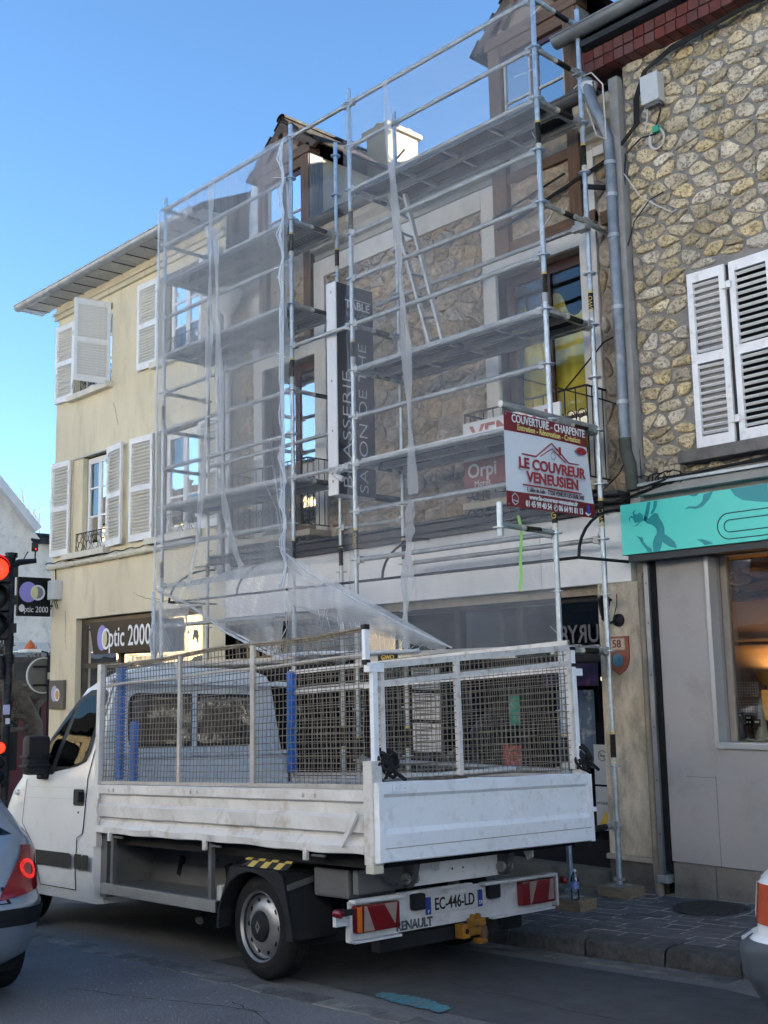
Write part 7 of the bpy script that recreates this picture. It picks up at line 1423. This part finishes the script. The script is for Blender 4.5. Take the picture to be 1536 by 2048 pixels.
def carpatch(root, S, vc, t0, t1, w0, w1, off, m, name, parent=None, flip=False, fn=None, nt=12, nw=8):
    tb = TB()
    def f(a, b):
        t, w_ = (t0+(t1-t0)*a, w0+(w1-w0)*b) if fn is None else fn(a, b)
        p = S(t, w_, off, flip); return V(p.x, p.y+vc, p.z)
    tb.grid(f, nt, nw); return put(name, tb, m, parent or root, smooth=True)
SM = vehicle_matrix((-.25, -3.64, -.08), (-1, .035, 0))
SCAR = vroot('silver_hatchback', 'silver hatchback with a glowing red tail lamp in the lane at the left edge', 'car', SM)
SIL = mat('silver_paint', (.36, .42, .5), .32, .75, var=.03, coat=.6)
lvS = [(.20, .80, 4.45, .74, .30, .3, .06), (.28, .66, 4.6, .82, .32, .4, .08), (.40, .60, 4.7, .845, .30, .45, .09), (.56, .565, 4.72, .86, .30, .45, .09), (.60, .57, 4.72, .86, .30, .45, .09), (.66, .63, 4.6, .86, .30, .45, .08), (.90, .70, 4.2, .855, .28, .5, .08), (.97, .74, 3.9, .83, .26, .5, .07), (1.02, .80, 3.5, .80, .24, .4, .06), (1.25, 1.0, 2.95, .70, .24, .4, .06), (1.42, 1.22, 2.5, .62, .26, .4, .06), (1.48, 1.5, 2.3, .5, .3, .4, .03)]
vcS = -2.06; Sf = carbody(SCAR, lvS, vcS, SIL, [.20, .24, .28, .34, .40, .48, .56, .60, .63, .66, .74, .82, .90, .94, .97, 1.0, 1.02, 1.1, 1.25, 1.35, 1.42, 1.46, 1.48])
lampm = mat('car_red_lens', (.22, .004, .010), .15, var=.05, coat=.6)
lf = lambda a, b: ((.088+.055*b)+(.205-.088-.055*b)*a, .625+.31*b+.07*a*(1-b)-.03*a*b)
tl2 = carpatch(SCAR, Sf, vcS, 0, 0, 0, 0, .006, lampm, 'tail_lamp', fn=lf, nt=14, nw=10)
ringm = mat('lit_brake_ring', (.6, .02, .02), .3, emit=((1, .03, .015), .07), var=.6, vs=40)
def rg(a, b):
    th = 2*PI*a; rr = .6+.4*b; return (.140+.014*rr*math.cos(th), .79+.062*rr*math.sin(th))
carpatch(SCAR, Sf, vcS, 0, 0, 0, 0, .012, ringm, 'lamp_ring', parent=tl2, fn=rg, nt=28, nw=3)
carpatch(SCAR, Sf, vcS, .075, .215, .47, .575, .012, TBL, 'bumper_strip'); carpatch(SCAR, Sf, vcS, .0, .06, .47, .575, .012, TBL, 'bumper_strip')
carpatch(SCAR, Sf, vcS, .0, .115, 1.01, 1.36, .006, glass('car_glass', (.03, .035, .035), .05, .02, 0, .4), 'rear_window', fn=lambda a, b: ((.150-.045*b)*a, 1.0+.37*b)); carpatch(SCAR, Sf, vcS, .0, .11, .985, 1.02, .005, TBL, 'window_seal')
carpatch(SCAR, Sf, vcS, .0, .10, .605, .612, .004, TDK, 'shut_line'); carpatch(SCAR, Sf, vcS, .096, .10, .612, .70, .004, TDK, 'shut_line'); carpatch(SCAR, Sf, vcS, .26, .62, 1.02, 1.38, .005, MATS['car_glass'], 'side_window'); carpatch(SCAR, Sf, vcS, .12, .135, .32, .36, .005, mat('silver_flap', (.3, .35, .42), .4, .6), 'tow_cover')
def carwheel(root, u, v, sgn, r_=.31, wd=.2):
    t_ = TB(); t_.lathe([(.17, .02), (.2, 0), (r_*.95, .02), (r_, .05), (r_, wd-.05), (r_*.95, wd-.02), (.2, wd)], (u, v, r_), (0, sgn, 0), 32); o = put('wheel', t_, RUBB, root, smooth=True); g2 = TB()
    for q in range(44):
        a = 2*PI*q/44
        for g0, g1 in ((.04, .085), (.115, .16)): 
            c_ = lambda x, aa: (u+(r_+.002)*math.cos(aa), v+sgn*x, r_+(r_+.002)*math.sin(aa)); g2.add([c_(g0, a), c_(g1, a+.03), c_(g1, a+.065), c_(g0, a+.035)], [(0, 1, 2, 3)])
    put('tread_block', g2, TDK, o, stuff=True); put('rim', TB().lathe([(.19, .01), (.17, .03), (.05, .02), (0, .015)], (u, v, r_), (0, sgn, 0), 24), RIM, o, smooth=True)
for u in (1.22, 3.85):
    carwheel(SCAR, u, vcS+.86, -1); carwheel(SCAR, u, vcS-.86, 1)
put('underbody', TB().box((.8, vcS-.7, .17), (4.3, vcS+.7, .3)), TDK, SCAR)
WCAR = vroot('white_car', 'front corner of a white car with an orange indicator and grey bumper behind the truck', 'car', SM)
lvW = [(.18, -7.2, -3.43, .76, .3, .3, .05), (.32, -7.3, -3.37, .82, .3, .30, .08), (.44, -7.3, -3.31, .85, .3, .28, .10), (.56, -7.3, -3.30, .85, .3, .28, .10), (.60, -7.3, -3.36, .85, .3, .28, .10), (.615, -7.25, -3.385, .83, .3, .26, .09), (.84, -7.25, -3.415, .83, .3, .26, .09), (.90, -7.2, -3.47, .80, .3, .3, .08), (.97, -7.2, -3.75, .80, .3, .3, .06), (1.02, -7.1, -4.4, .80, .3, .3, .05), (1.45, -6.9, -5.1, .66, .3, .3, .05), (1.5, -6.6, -5.4, .5, .3, .3, .03)]
vcW = 1.0; WP = mat('white_car_paint', (.74, .76, .78), .3, var=.02, coat=.5); Sw = carbody(WCAR, lvW, vcW, WP, [.18, .25, .32, .38, .44, .5, .56, .60, .615, .65, .70, .76, .84, .87, .90, .94, .97, 1.02, 1.25, 1.45, 1.5])
GB = mat('grey_plastic_bumper', (.05, .058, .07), .5, var=.08)
carpatch(WCAR, Sw, vcW, .55, 1, .19, .595, .008, GB, 'bumper', flip=True, nt=50, nw=16); carpatch(WCAR, Sw, vcW, .55, 1, .19, .595, .008, GB, 'bumper', nt=50, nw=16)
for fl in (True, False): carpatch(WCAR, Sw, vcW, .79, .868, .665, .84, .006, mat('orange_indicator', (.42, .06, .015), .2, var=.15, coat=.4), 'indicator', flip=fl); carpatch(WCAR, Sw, vcW, .87, .94, .665, .82, .006, MATS['clear_lens'], 'headlight', flip=fl)
carpatch(WCAR, Sw, vcW, .2, .6, 1.06, 1.4, .005, MATS['car_glass'], 'side_window', flip=True); carpatch(WCAR, Sw, vcW, .90, 1, 1.05, 1.42, .006, MATS['car_glass'], 'windscreen'); carpatch(WCAR, Sw, vcW, .90, 1, 1.05, 1.42, .006, MATS['car_glass'], 'windscreen', flip=True)
for u in (-4.2, -6.6): carwheel(WCAR, u, vcW-.84, 1, .29, .18); carwheel(WCAR, u, vcW+.84, -1, .29, .18)
put('underbody', TB().box((-7, vcW-.7, .15), (-3.7, vcW+.7, .3)), TDK, WCAR)
# plain names for anything that shares its mesh keep Blender's own suffixes
